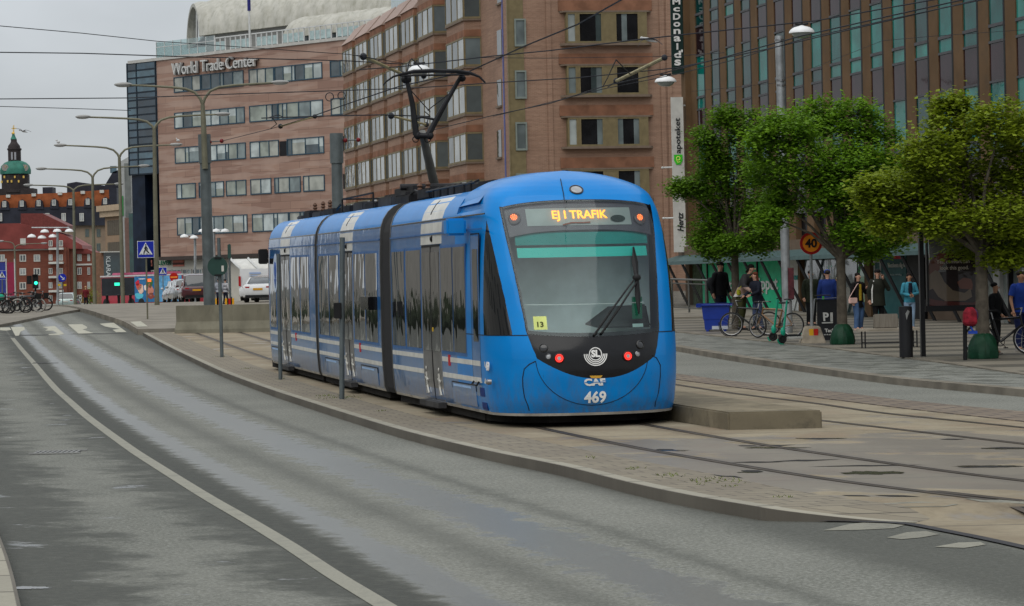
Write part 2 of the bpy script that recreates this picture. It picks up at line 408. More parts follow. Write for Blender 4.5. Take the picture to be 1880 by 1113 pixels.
def brickish(name, c1, c2, mortar, bw, bh, ms=.02, kind='UV', rot=(0,0,0), rough=.8, big=(.2,.2,.2), bigamt=.25, squash=1, off=.5, spk=.2, bump=.4, glossvar=0):
    t = NT(name); co = t.coord(kind, (1,1,1), rot); b = t.n('ShaderNodeTexBrick'); t.l(co, b.inputs['Vector'])
    b.inputs['Color1'].default_value = (*c1, 1); b.inputs['Color2'].default_value = (*c2, 1); b.inputs['Mortar'].default_value = (*mortar, 1)
    b.inputs['Scale'].default_value = 1; b.inputs['Brick Width'].default_value = bw; b.inputs['Row Height'].default_value = bh; b.inputs['Mortar Size'].default_value = ms; b.offset = off
    b.inputs['Mortar Smooth'].default_value = .3
    n = t.noise(co, .5, 5, .6); f = t.noise(co, 14, 4, .7)
    c = t.mix(t.math('MULTIPLY', t.ramp(n, .35, .7), bigamt), b.outputs['Color'], big); c = t.mix(t.math('MULTIPLY', t.ramp(f, .4, .7), spk), c, tuple(x*.5 for x in c1))
    t.base(c); t.p.inputs['Roughness'].default_value = rough
    t.bump(t.math('SUBTRACT', t.math('MULTIPLY', f, .3), b.outputs['Fac']), bump, .01)
    return t.mat
mPaver = brickish("concrete_pavers", (.22,.192,.138), (.175,.15,.108), (.07,.06,.045), .35, .25, .012, bigamt=.35, big=(.12,.10,.08))
mCobble = brickish("sett_strip", (.14,.108,.075), (.22,.175,.125), (.08,.065,.055), .42, .30, .035, bigamt=.3, big=(.13,.10,.08), bump=.8)
mKerb = brickish("granite_kerb", (.25,.235,.185), (.30,.28,.22), (.08,.07,.055), 30, 1.05, .028, bigamt=.3, big=(.22,.20,.16), off=0)
mPlaza = None
YB = rng(12, 96.5, lambda y: .06 if 22.2 < y < 23.2 else max(.25, y*.012))
def fJ2(Y):
    return fJ(Y) if Y > 22.6 else fKerb(Y) if Y < 22.3 else fJ(Y)*(Y-22.3)/.3 + fKerb(Y)*(22.6-Y)/.3
struct(strip("track_bed", fJ2, fC1, YB, bo, mSlab, 10, uvf=lambda y: fR4(y)))
struct(strip("island_paving", lambda y: min(fKerb(y)+.17, fJ2(y)-.01), fJ2, [y for y in YB if y > 22.45], lambda y: bo(y)+.001, mPaver, 3, uvf=lambda y: fKerb(y)))
struct(strip("cobble_edge", fC1, fC2, rng(12, 200, lambda y: max(.5, y*.02)), lambda y: bo(y)+.012, mCobble, 2, uvf=fC1, skirt=.14))
struct(strip("kerb", fKerb, lambda y: fKerb(y)+.17, rng(22.42, 96.5, lambda y: .05 if y < 23.2 else max(.25, y*.01)), lambda y: bo(y)+.004, mKerb, 1, uvf=fKerb, skirt=.16))
# dark joint where the slab meets the asphalt in front
line_j = struct(line_strip("road_joint", lambda y: fKerb(y)-.03, rng(12, 22.7, lambda y: .2), .10, .012, C(58,58,60,.7)))
# grass and grit in the paver joint
def tufts():
    mb = MB(); rn = random.Random(3)
    for (px, py, n, s) in [(1300,883,60,.10),(1230,873,30,.05),(1165,861,16,.04),(1435,913,12,.03),(625,730,90,.12),(600,727,40,.06),(408,655,40,.10),(515,696,14,.05),(452,677,20,.06),(1080,840,8,.03),(700,755,10,.03),(1340,893,9,.03)]:
        c = G(px, py, bo)
        for _ in range(n):
            a = rn.gauss(0, s*1.5); b = rn.gauss(0, s*2.2); p = V((c.x+a, c.y+b, h(c.y+b)+bo(c.y+b))); hh = rn.uniform(.008, .028); d = V((rn.uniform(-.03,.03), rn.uniform(-.03,.03), hh)); w_ = V((.006, 0, 0))
            mb.add([p-w_, p+w_, p+d], [(0,1,2)])
    return mb
gg = tufts().build("grass_tufts", M("grass", (.09,.125,.01), .8, var=.4, vs=8)); struct(gg, 'stuff'); tag(gg, 'small grass and moss tufts growing in the joints of the tram island paving', 'grass')
# rails ---------------------------------------------------------------
mRail = M("rail_steel", (.085,.068,.052), .5, .5, var=.3, vs=2)
mGroove = M("rail_groove", (.012,.011,.010), .6)
GA = 1.435
def rail(f, ys, lab):
    r = thing("tram_rail", lab, "rail", (0,0,0)); r['group'] = 'grooved tram rails set in the concrete'
    line_strip("rail_head", f, ys, .075, lambda y: bo(y)+.006, mRail, r)
    line_strip("groove", lambda y: f(y)+.058, ys, .042, lambda y: bo(y)+.0055, mGroove, r)
    return r
ysr = rng(12, 96, lambda y: max(.4, y*.012))
rail(fR4, ysr, 'grooved tram rail nearest the left kerb, running under the near side of the tram')
rail(lambda y: fR4(y) + GA*1.024, ysr, 'grooved tram rail under the far side of the tram, passing left of the concrete block')
rail(lambda y: fR1(y) - GA*1.02, rng(12, 96, lambda y: max(.4, y*.012)), 'grooved tram rail emerging just right of the concrete block')
rail(fR1, rng(12, 96, lambda y: max(.4, y*.012)), 'grooved tram rail beside the brown sett strip, farthest from the tram')
def fR5(y): return fR4(y) + max(0, (24.6-y))*.055
rail(lambda y: fR5(y)+.09, rng(15, 24.3, lambda y: .4), 'short diverging switch rail in the right foreground slabs')
# white edge line, crossing stripes, markings --------------------------
def paint_mat(worn=.5, br=1.0):
    t = NT("road_paint"); co = t.coord('Object'); n = t.noise(co, 3.5, 5, .7); f = t.noise(co, 40, 3, .7)
    t.base(t.mix(t.math('MULTIPLY', t.ramp(n, .45, .7), worn), t.mix(t.ramp(f,.3,.7), (.25*br,.24*br,.19*br), (.20*br,.195*br,.155*br)), (.12,.12,.10))); t.p.inputs['Roughness'].default_value = .7; return t.mat
mLine = paint_mat(.45)
mWhite = paint_mat(.95, .85); mCross = paint_mat(.45, 1.75)
struct(line_strip("edge_line", fLine, rng(12, G(23,621).y, lambda y: max(.3, y*.01)), .145, .005, mLine))
def paint_poly(name, pts, off=.006, mat=None, offf=None):
    mb = MB(); mb.poly([G(a, b, offf or off) for a, b in pts]); return struct(mb.build(name, mat or mWhite))
def sc1(pts): return [(x/5.3, 550+y/5.3) for x, y in pts]
for pts in [[(0,272),(92,272),(110,296),(60,303),(0,300)], [(105,268),(235,266),(243,296),(200,312),(186,350),(150,354),(130,318)], [(412,268),(532,257),(575,292),(628,338),(560,347),(478,346),(470,338),(555,330),(520,305),(440,302),(470,285)],
            [(660,243),(800,240),(850,268),(845,282),(805,292),(862,312),(912,328),(765,333)], [(968,236),(1105,225),(1232,316),(1130,318),(1095,295),(1165,285),(1060,270),(1020,262)]]:
    paint_poly("crosswalk_stripe", sc1(pts), mat=mCross)
paint_poly("crosswalk_stripe", [(238.7,590.9),(258.5,589.9),(271.7,599.6),(252,600.2)], offf=lambda y: .225, mat=mCross)
paint_poly("road_marking", [(1510,974),(1560,962),(1612,957),(1668,962),(1640,970),(1575,973)], offf=lambda y: .0045)
paint_poly("road_marking", [(1628,987),(1665,977),(1700,975),(1725,981),(1690,987),(1655,990)], offf=lambda y: .0045)
paint_poly("road_marking", [(1715,1004),(1760,996),(1800,995),(1810,1000),(1770,1006)], offf=lambda y: .0045, mat=mLine)
paint_poly("road_marking", [(1620,924),(1690,921),(1760,926),(1735,930),(1650,931)], offf=lambda y: bo(y)+.004)
paint_poly("road_marking", [(1770,915),(1830,917),(1880,921),(1880,925),(1800,921)], offf=lambda y: bo(y)+.004)
# standing water on the slabs and a dark wet patch
mWater = NT("puddle_water"); mWater.base((.06,.055,.045)); mWater.p.inputs['Roughness'].default_value = .16; mWater.p.inputs['Specular IOR Level'].default_value = .6; mWater = mWater.mat
def puddle(cx, cy, wpx, hpx, seed, offf):
    rn = random.Random(seed); mb = MB(); pts = []
    for k in range(48):
        a = 2*math.pi*k/48; q = 1 + .5*noise.noise(V((math.cos(a)*1.7+seed*3, math.sin(a)*1.7, seed)))+ .4*noise.noise(V((math.cos(a)*5+seed, math.sin(a)*6, seed)))
        pts.append(G(cx + wpx*q*math.cos(a), cy + hpx*q*math.sin(a), offf))
    mb.poly(pts); return struct(mb.build("puddle", mWater))
puddle(1600, 868, 60, 2.6, 1, lambda y: bo(y)+.003); puddle(1240, 827, 26, 1.0, 2, lambda y: bo(y)+.003)
puddle(1820, 856, 60, 1.6, 3, lambda y: bo(y)+.003); puddle(1430, 822, 55, 1.1, 4, lambda y: bo(y)+.0032); puddle(1850, 823, 40, 1.8, 5, lambda y: bo(y)+.003); puddle(1500, 805, 45, .9, 9, lambda y: bo(y)+.003); puddle(1380, 867, 22, 1.0, 11, lambda y: bo(y)+.003)
puddle(52, 1079, 38, 2.4, 6, .004)
# far kerb, cycle lane, plaza ------------------------------------------
mStoneK = M("kerb_stone", (.19,.17,.135), .75, var=.3, vs=1.5, bump=.3)
ys2 = rng(14, 150, lambda y: max(.6, y*.02))
struct(strip("kerb", fB, lambda y: fB(y)+.28, ys2, .124, mStoneK, 1, uvf=fB, skirt=.16))
mCyc = asphalt_mat(False)
struct(strip("cycle_lane", lambda y: fB(y)+.28, fP, ys2, .12, mCyc, 3, uvf=fB))
def plaza_mat():
    t = NT("plaza_paving"); tcn = t.n('ShaderNodeTexCoord'); uvo = tcn.outputs['UV']; sp = t.n('ShaderNodeSeparateXYZ'); t.l(uvo, sp.inputs[0])
    v = t.math('ADD', sp.outputs['Y'], t.math('MULTIPLY', sp.outputs['X'], .05))
    fr = t.math('FRACT', t.math('DIVIDE', v, 3.0)); st = t.math('MULTIPLY', t.ramp(fr, .52, .56), t.ramp(fr, 1.0, .96))
    n = t.noise(uvo, .6, 5, .6); f = t.noise(uvo, 7, 4, .7)
    c = t.mix(st, (.20,.18,.14), (.085,.078,.062)); c = t.mix(t.math('MULTIPLY', t.ramp(n,.4,.7), .3), c, (.14,.125,.105)); c = t.mix(t.math('MULTIPLY', t.ramp(f,.4,.7), .25), c, (.08,.07,.06))
    t.base(c); t.p.inputs['Roughness'].default_value = .55; t.bump(f, .2, .01); return t.mat
mPlaza = plaza_mat()
struct(strip("kerb", fP, lambda y: fP(y)+.22, ys2, .145, mStoneK, 1, uvf=fP, skirt=.1))
struct(strip("plaza", lambda y: fP(y)+.22, lambda y: 45+y*.3, ys2, .14, mPlaza, 6, uvf=fP))
# left pavement, right refuge behind the crossing -----------------------
mPave = M("pavement", (.21,.19,.155), .75, var=.25, vs=.8, bump=.3)
struct(strip("pavement", lambda y: -60, fLW, rng(105, 175, lambda y: 2), .12, mPave, 3, skirt=.2))
struct(strip("refuge_pavement", fRI, lambda y: 26, rng(G(253,605,.2).y, 205, lambda y: 1.5), .21, mPave, 3, skirt=.25))
# corner kerb bottom-left
fLK = curve([(0,985),(14,1020),(26,1060),(38,1113)], .1)
struct(strip("kerb", lambda y: fLK(y)-.5, fLK, rng(12, G(0,985,.1).y+3, lambda y: .5), .1, mKerb, 1, uvf=fLK, skirt=.12))
# raised concrete block at the platform end
mBlock = M("old_concrete", (.20,.17,.115), .8, var=.3, vs=1.2, bump=.4, bs=12, dirt=.55)
A = G(1337.5, 789.7, bo); B = G(1510, 786, bo)
hb = (At(1334, 757, A.y).z - A.z)
dirb = V((-.215, .977, 0)).normalized()
P = [A, B, B + dirb*15, A + dirb*15]
mb = MB(); ring = []
bot = [V((p.x, p.y, h(p.y)+bo(p.y)-.02)) for p in P]; top = [V((p.x, p.y, h(p.y)+bo(p.y)+hb)) for p in P]
mb.loft([bot, top]); o = mb.build("concrete_block", mBlock, None, bev=.02); tag(o, 'long low weathered concrete block between the tram tracks right of the tram', 'concrete block')
# drain grate and cracks on the left lane
mb = MB(); g0 = G(107, 831, .006)
for i in range(9): mb.box(g0.x-.29+i*.065, g0.x-.29+i*.065+.03, g0.y-.24, g0.y+.24, g0.z, g0.z+.012)
mb.box(g0.x-.33, g0.x+.33, g0.y-.30, g0.y-.25, g0.z, g0.z+.015); mb.box(g0.x-.33, g0.x+.33, g0.y+.25, g0.y+.30, g0.z, g0.z+.015)
o = mb.build("drain_grate", M("cast_iron", (.25,.25,.24), .6, .3)); tag(o, 'small iron drain grate in the left lane asphalt', 'drain')
mb = MB(); mb.obox(G(83, 667, .004), (.34,0,0), (0,.06,0), (0,0,.004)); struct(mb.build("tar_seam", C(60,60,62,.6)))

# open joints and cracks in the slabs
for a, b_, w_ in (((1355,818),(1392,819),1.0),((1385,820),(1462,816),1.3),((1204,825),(1240,826),1.2),((1340,849),(1440,848),1.2),((1405,848),(1545,843),1.5),((1480,857),(1700,853),1.3),((1475,806),(1530,805),1.4),((1360,864),(1402,866),2.0),((1755,859),(1880,855),1.6),((1815,822),(1880,823),1.6),((1725,807),(1775,806),1.0),((1605,909),(1690,912),1.5),((1545,909),(1600,911),1.0),((1310,871),(1365,878),1.0),((60,666),(90,667),.8),((0,617),(120,614),.8),((120,614),(240,612),.8)):
    cx_ = (a[0]+b_[0])/2; cy_ = (a[1]+b_[1])/2; o_ = (lambda y: bo(y)+.0035) if a[0] > 900 else (lambda y: .006)
    paint_poly("slab_crack" if a[0] > 900 else "tar_seam", [a, (cx_-10, cy_-w_), (cx_+12, cy_-w_*.8), b_, (cx_+6, cy_+w_*.8), (cx_-14, cy_+w_*.6)], offf=o_, mat=mGroove)
# ================================================================ TRAM
def horizon(px): return 520 - .0225*(px-940)
def pxc(px, py): return px - .0225*(py - horizon(px))      # column at horizon level
def ptZ(px, Z): X = (px-940)/F_PX*Z; return V((X, Z, 0))
tF, tB1, tB2, tE = ptZ(886, 37.05), ptZ(712.5, 44.55), ptZ(578.5, 53.0), ptZ(490, 60.7)
HW = 1.325
class Sec:
    def __init__(s, A, B):
        s.A = A.copy(); s.fy = (A-B).normalized(); s.fx = V((-s.fy.y, s.fy.x, 0)); s.L = (A-B).length
        s.za = h(A.y) + .108; s.zb = h(B.y) + .108
    def w(s, p):      # local: x lateral (0 = centre), y forward (0 = front end of the straight side), z over rail
        q = s.A + s.fx*(p.x + HW) + s.fy*p.y
        return V((q.x, q.y, s.za + (s.zb-s.za)*(-p.y/s.L) + p.z))
    def ly(s, px, py=570):
        X = pxc(px, py); k = (X-940)/F_PX
        # A + fy*t + fx*0 : x = k*y
        return (k*s.A.y - s.A.x)/(s.fy.x - k*s.fy.y)
    def lz(s, py, y):
        p = s.w(V((-HW, y, 0))); q = At(proj(p)[0], py, p.y); return q.z - p.z
S1, S2, S3 = Sec(tF, tB1), Sec(tB1, tB2), Sec(tB2, tE)
tram = thing("tram", 'blue three section tram with white stripes standing on the rails, orange destination sign lit', 'tram', (tF.x+1.2, tF.y, S1.za))
TO = V(tram.location)
def TT(sec): return lambda p: sec.w(p) - TO
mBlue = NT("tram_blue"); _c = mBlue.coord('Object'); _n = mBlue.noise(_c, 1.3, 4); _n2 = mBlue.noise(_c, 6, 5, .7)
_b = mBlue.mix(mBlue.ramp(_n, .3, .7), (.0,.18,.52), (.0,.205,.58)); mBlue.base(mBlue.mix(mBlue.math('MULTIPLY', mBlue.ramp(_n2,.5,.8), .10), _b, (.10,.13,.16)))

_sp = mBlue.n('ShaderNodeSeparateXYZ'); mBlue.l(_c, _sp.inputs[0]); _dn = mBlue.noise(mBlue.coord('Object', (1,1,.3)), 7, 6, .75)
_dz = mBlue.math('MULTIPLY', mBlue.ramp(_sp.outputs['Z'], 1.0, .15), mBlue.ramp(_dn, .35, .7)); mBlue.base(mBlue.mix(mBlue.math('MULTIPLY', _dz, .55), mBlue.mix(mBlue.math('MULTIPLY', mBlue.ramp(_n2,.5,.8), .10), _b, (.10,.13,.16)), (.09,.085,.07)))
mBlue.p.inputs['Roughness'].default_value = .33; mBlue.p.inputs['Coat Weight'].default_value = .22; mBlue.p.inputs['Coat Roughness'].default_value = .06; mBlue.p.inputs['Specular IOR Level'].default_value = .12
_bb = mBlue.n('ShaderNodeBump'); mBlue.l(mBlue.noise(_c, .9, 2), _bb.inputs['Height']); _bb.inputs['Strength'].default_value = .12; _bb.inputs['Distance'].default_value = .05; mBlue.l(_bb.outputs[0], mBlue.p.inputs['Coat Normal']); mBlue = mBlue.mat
def side_blue():
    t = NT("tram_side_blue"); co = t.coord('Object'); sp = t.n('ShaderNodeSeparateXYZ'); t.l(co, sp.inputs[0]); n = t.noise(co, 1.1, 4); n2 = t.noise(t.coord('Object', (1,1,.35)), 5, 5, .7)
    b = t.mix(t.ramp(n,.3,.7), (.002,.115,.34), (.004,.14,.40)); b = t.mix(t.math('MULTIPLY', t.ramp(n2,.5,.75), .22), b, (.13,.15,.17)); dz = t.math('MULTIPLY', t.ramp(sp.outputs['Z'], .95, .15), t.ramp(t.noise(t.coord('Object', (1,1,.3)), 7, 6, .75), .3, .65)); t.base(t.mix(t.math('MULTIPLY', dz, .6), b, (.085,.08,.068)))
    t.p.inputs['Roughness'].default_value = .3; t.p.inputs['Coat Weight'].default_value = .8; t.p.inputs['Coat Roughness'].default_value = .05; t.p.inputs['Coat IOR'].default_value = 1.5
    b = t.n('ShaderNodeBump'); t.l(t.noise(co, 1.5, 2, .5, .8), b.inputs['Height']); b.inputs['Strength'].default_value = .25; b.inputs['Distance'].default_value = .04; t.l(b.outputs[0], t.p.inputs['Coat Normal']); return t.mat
mSideB = side_blue()
mStripe = M("tram_white", (.62,.61,.56), .45, coat=.3, var=.12, vs=3, dirt=.15)
mSkirt = M("skirt_rail", (.42,.40,.36), .5, .2, var=.3, vs=2, dirt=.4)
mBlk = M("black_rubber", (.012,.012,.013), .55, var=.3)
mBlkG = M("black_gloss", (.005,.005,.006), .18, coat=.15, var=.2, spec=.3)
mUnder = M("underframe", (.012,.011,.010), .9, var=.4)
mTGlass = glass("tram_window_glass", (.012,.013,.014), .03, .5, 1.3, (1,1,.4), .5, 1, cior=1.75)
mDoorG = glass("tram_door_glass", (.018,.017,.016), .05, .45, 1.6, (1,1,.4), .5, .9, cior=1.6)
mDoorP = M("door_panel", (.115,.11,.105), .35, var=.2, coat=.3, dirt=.25)
mFrame = M("window_frame_metal", (.03,.12,.32), .35, .1)
mGrey = M("roof_gear_grey", (.05,.05,.052), .6, .3, var=.4, vs=2)
mGrey2 = M("roof_gear_black", (.016,.016,.018), .6, .2, var=.4, vs=3)
mBel = NT("bellows_rubber"); _c = mBel.coord('Object'); mBel.base((.016,.016,.017)); mBel.p.inputs['Roughness'].default_value = .7; mBel = mBel.mat
PROF = [(1.255,.165),(1.29,.25),(1.315,.6),(1.325,1.0),(1.325,2.3),(1.31,2.75),(1.295,2.90),(1.25,3.03),(1.17,3.15),(1.07,3.235),(.96,3.28),(.6,3.31),(0,3.32)]
def prof_ring(y, sc=1.0):
    L = [V((-x, y, z)) for x, z in PROF]; Rr = [V((x, y, z)) for x, z in PROF[:-1][::-1]]
    return L + Rr
def side_x(z, o=0.0):
    for (x0, z0), (x1, z1) in zip(PROF, PROF[1:]):
        if z0 <= z <= z1 and z1 > z0: return -(x0 + (x1-x0)*(z-z0)/(z1-z0)) - o
    return -PROF[0][0] - o if z < .5 else -o
def side_strip(mb, y0, y1, z0, z1, o=.004, nz=8, th=.012):
    """a panel hugging the side profile, standing o proud of it"""
    r = []
    for k in range(nz+1):
        z = z0 + (z1-z0)*k/nz; x = side_x(z, o); r.append((x, z))
    out = []
    for y in (y0, y1): out.append([V((x, y, z)) for x, z in r] + [V((x+th, y, z)) for x, z in reversed(r)])
    mb.loft(out)
def panel(name, mats, sec, items, o, parent, bev=0):
    mb = MB(TT(sec))
    for it in items: side_strip(mb, *it, o=o)
    return mb.build(name, mats, parent, smooth=True)

ZC = 2.9
def body_section(sec, y0, y1, name="body_section"):
    mb = MB(TT(sec)); n = 14
    low = []
    rings = []
    for k in range(n+1):
        y = y0 + (y1-y0)*k/n; rings.append(prof_ring(y))
    mb.loft(rings, True)
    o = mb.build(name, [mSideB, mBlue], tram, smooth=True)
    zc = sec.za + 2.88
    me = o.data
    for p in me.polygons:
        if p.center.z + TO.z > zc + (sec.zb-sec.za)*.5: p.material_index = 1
    return o

def side_kit(sec, wins, door, col, z=(.97, 2.47), hatches=(), ye=(None, None), stripes=True):
    """wins: [(px0,px1)], door (px0,px1), col (px0,px1) white column; all measured at mid height"""
    for a, b in wins:
        y0, y1 = sec.ly(a), sec.ly(b)
        w_ = panel("window", mTGlass, sec, [(y0, y1, z[0], z[1])], .006, tram)
        panel("frame", mFrame, sec, [(y0-.06, y1+.06, z[0]-.05, z[0]), (y0-.06, y1+.06, z[1], z[1]+.04), (y0-.06, y0, z[0], z[1]), (y1, y1+.06, z[0], z[1])], .003, w_)
    y0, y1 = sec.ly(door[0]), sec.ly(door[1])
    zb, zt = .22, 2.50
    d = panel("door", mDoorP, sec, [(y0, y1, zb, zt)], .004, tram)
    m = (y0+y1)/2
    for e_ in ((y0+.06, m-.03, .95, zt-.08), (m+.03, y1-.06, .95, zt-.08)): panel("door_glass", mDoorG, sec, [e_], .009, d)
    for e_ in ((y0-.03, y0, zb, zt), (y1, y1+.03, zb, zt)): panel("door_edge", C(150,150,148,.4,.5), sec, [e_], .008, d)
    panel("door_seal", mBlk, sec, [(m-.018, m+.018, zb, zt), (y0, y1, zt, zt+.035)], .011, d)
    mb = MB(TT(sec)); mb.box(-HW-.07, -HW+.05, y0-.05, y1+.05, zb-.1, zb-.02); mb.build("door_step", mGrey, d)
    for yy, q in ((y0+.3*(m-y0), 1), (m+.7*(y1-m), 1)):
        mb = MB(TT(sec))
        for (a, b) in (((0,.62),(0,.42)), ((0,.42),(.07,.30)), ((0,.42),(-.05,.30)), ((-.07,.54),(.08,.50))):
            pa = V((side_x(a[1]+.0, .018), yy+a[0], a[1])); pb = V((side_x(b[1], .018), yy+b[0], b[1])); mb.tube([pa, pb], .016, 4)
        mb.ell((side_x(.67, .018), yy, .68), (.008, .03, .03), 6, 4)
        mb.build("door_pictogram", mStripe, d)
    c0, c1 = sec.ly(col[0]), sec.ly(col[1])
    for e_ in ((c0, c1, zt+.04, 2.86), (c0, c1, 2.91, 3.27)): panel("roof_band", mStripe, sec, [e_], .003, tram)
    panel("roof_vent", mGrey, sec, [((c0+c1)/2-.25, (c0+c1)/2-.17, 2.99, 3.2)], .006, tram)
    mb = MB(TT(sec)); mb.ell((side_x(2.62, .006), c0*.45+c1*.55, 2.62), (.03, .05, .05), 10, 6); mb.build("door_lamp", mBlkG, tram)
    e0, e1 = ye
    rest = []
    for zz in (.85, .62):
        rest += [(e0, min(y0, y1)-.05, zz-.035, zz+.035), (max(y0, y1)+.05, e1, zz-.035, zz+.035)]
    for r in rest:
        if r[1]-r[0] > .1: panel("side_stripe", mStripe, sec, [r], .004, tram)
    panel("drip_rail", mFrame, sec, [(e0, e1, 2.68, 2.705)], .02, tram)
    panel("crease", mBlkG, sec, [(e0-.05, e1+.05, 2.883, 2.905)], .005, tram)
    panel("skirt_rail", mSkirt, sec, [(e0-.05, e1+.05, .165, .205)], .004, tram)
    for a, b in hatches:
        y0, y1 = sec.ly(a), sec.ly(b)
        hh = panel("hatch", mSideB, sec, [(y0, y1, .24, .53)], .010, tram)
        panel("hatch_edge", mBlk, sec, [(y0-.02, y1+.02, .53, .545), (y0-.02, y0, .45, .53), (y1, y1+.02, .45, .53)], .012, hh)
        panel("hatch_label", C(150,185,225,.4), sec, [(y0+.10, y1-.35, .48, .51)], .013, hh)
def cx(c): return 480 + c/2.319
def yspan(sec, a, b): return sec.ly(a), sec.ly(b)
# section bodies ------------------------------------------------------
S1y0 = S1.ly(719); body_section(S1, S1y0, -1.9)
s2a, s2b = S2.ly(584.5), S2.ly(700.5); body_section(S2, s2a, s2b)
s3a, s3b = S3.ly(496), S3.ly(580.5); body_section(S3, s3a, s3b)
side_kit(S1, [(cx(560),cx(613)), (cx(620),cx(682)), (cx(768),cx(817)), (cx(821),cx(871))], (cx(689),cx(764)), (cx(684),cx(772)), ye=(S1y0+.05, S1.ly(cx(948))), hatches=[(cx(805),cx(905))])
side_kit(S2, [(cx(249),cx(290)), (cx(293),cx(333)), (cx(398),cx(444)), (cx(448),cx(497))], (cx(355),cx(391)), (cx(338),cx(393)), ye=(s2a+.05, s2b-.05), hatches=[(cx(268),cx(325)), (cx(420),cx(488))])
side_kit(S3, [(cx(131),cx(167)), (cx(170),cx(207)), (cx(42),cx(66)), (cx(70),cx(84))], (cx(89),cx(124)), (cx(86),cx(125)), ye=(s3a+.05, s3b-.05), hatches=[(cx(41),cx(74))])
# red cabinets on the stripe
for sec, c in ((S1, 797), (S2, 418), (S3, 146)):
    y = sec.ly(cx(c)); panel("red_emblem", C(190,30,35,.4), sec, [(y-.07, y+.07, .76, .92)], .009, tram)
panel("yellow_sticker", C(200,160,20,.4), S1, [(S1.ly(cx(732))-.05, S1.ly(cx(732))+.05, 1.24, 1.3)], .012, tram)
# city crest on the last section
mb = MB(TT(S3)); yc = S3.ly(cx(67)); mb.prism([V((side_x(2.15+.42*math.sin(a), .014), yc+.36*math.cos(a), 2.15+.42*math.sin(a))) for a in [2*math.pi*k/24 for k in range(24)]], (-.004,0,0)); cr = mb.build("crest", C(190,205,225,.4), tram)
mb = MB(TT(S3)); mb.ell((side_x(2.2, .018), yc, 2.2), (.01,.17,.2), 10, 6); mb.prism([V((side_x(2.0,.02), yc-.17, 2.02)), V((side_x(2.0,.02), yc+.17, 2.02)), V((side_x(1.84,.02), yc, 1.82))], (-.004,0,0)); mb.build("crest_head", C(30,80,165,.4), cr)
# bellows -------------------------------------------------------------
def bellows(sa, ya, sb, yb):
    mb = MB(); n = 8
    for k in range(n):
        rings = []
        for j, sc in ((0, .93), (.5, .975), (1, .93)):
            t = (k + j)/n; ra = [sa.w(V((p.x*sc, ya, max(.12, p.z*sc)))) for p in prof_ring(0)]; rb = [sb.w(V((p.x*sc, yb, max(.12, p.z*sc)))) for p in prof_ring(0)]
            rings.append([a + (b-a)*t - TO for a, b in zip(ra, rb)])
        mb.loft(rings, False)
    b = mb.build("bellows", mBel, tram, smooth=False)
    for sec, y in ((sa, ya), (sb, yb)):
        mb = MB(TT(sec)); r0 = [V((p.x*1.004, y-.035, p.z*1.002)) for p in prof_ring(0)]; r1 = [V((p.x*1.004, y+.035, p.z*1.002)) for p in prof_ring(0)]; mb.loft([r0, r1]); mb.build("bellows_frame", M("bellows_frame_metal", (.10,.10,.10), .35, .6), b)
bellows(S2, s2b, S1, S1y0); bellows(S3, s3b, S2, s2a)
# rear cap --------------------------------------------------------------
mb = MB(TT(S3)); rings = []
for k in range(7):
    t = k/6; sc = (1 - t**2.4*.55); rings.append([V((p.x*sc, s3a-1.1*t, p.z if p.z < 2 else 2+(p.z-2)*(1-.35*t*t))) for p in prof_ring(0)])
mb.loft(rings); mb.build("rear_nose", [mSideB], tram, smooth=True)
mb = MB(TT(S3)); mb.box(-HW-.22, -HW-.02, s3a-.1, s3a+.12, 2.35, 2.68); mb.build("rear_mirror", mBlk, tram, bev=.02)

# nose ------------------------------------------------------------------
def lerp_tab(t, z):
    if z <= t[0][0]: return t[0][1]
    for (a, x), (b, y) in zip(t, t[1:]):
        if a <= z <= b:
            u = (z-a)/(b-a); return x + (y-x)*u
    return t[-1][1]
TW = [(.165,1.255),(.3,1.295),(.6,1.32),(1.0,1.33),(1.6,1.33),(2.3,1.30),(2.6,1.28),(2.9,1.235),(3.05,1.20),(3.15,1.165),(3.26,1.07),(3.33,.94),(3.39,.80),(3.43,.66),(3.45,.57),(3.47,.447),(3.48,.35),(3.486,.25),(3.489,.15),(3.49,.02)]
TC = [(.165,1.05),(.35,1.15),(.7,1.21),(1.0,1.20),(1.22,1.13),(1.6,.98),(2.1,.76),(2.6,.53),(3.05,.28),(3.2,.13),(3.32,-.06),(3.42,-.32),(3.49,-.75)]
TB = [(.165,-.05),(1.0,-.05),(2.0,-.1),(2.9,-.35),(3.2,-.6),(3.49,-1.3)]
NEX = 2.35
def smooth_tab(t, z, e=.07): return (lerp_tab(t, z-e) + 2*lerp_tab(t, z) + lerp_tab(t, z+e))/4
def nW(z): return max(.02, smooth_tab(TW, z, .03 if z < 3.2 else .004))
def nC(z): return smooth_tab(TC, z)
def nB(z): return smooth_tab(TB, z)
YS = -1.9
def nose_p(q, z, o=0.0):
    """q in [-1,1]; |q|=1 at the start of the straight side; 0 at the centre line"""
    W = nW(z); Yb = nB(z); D = nC(z) - Yb
    # parametrise: first 0.5 of |q| is the curve, the rest the straight side
    a = abs(q); s = -1 if q < 0 else 1
    if a <= .6:
        th = a/.6*math.pi/2; x = W*math.sin(th)**(2/NEX); y = Yb + D*max(0, math.cos(th))**(2/NEX)
    else:
        x = W; y = Yb + (YS - Yb)*(a-.6)/.4
    if z <= 2.95: xs = -side_x(z)
    else: xs = nW(z)
    if a > .6: x = W + (xs - W)*min(1, (a-.6)/.4)
    if o:
        p = nose_p(q, z); p1 = nose_p(q+.004, z); p2 = nose_p(q, z+.01); nrm = (p1-p).cross(p2-p).normalized()
        if nrm.y < 0 and a < .55: nrm = -nrm
        if a >= .55 and nrm.x*s < 0: nrm = -nrm
        return p + nrm*o
    return V((s*x, y, z))
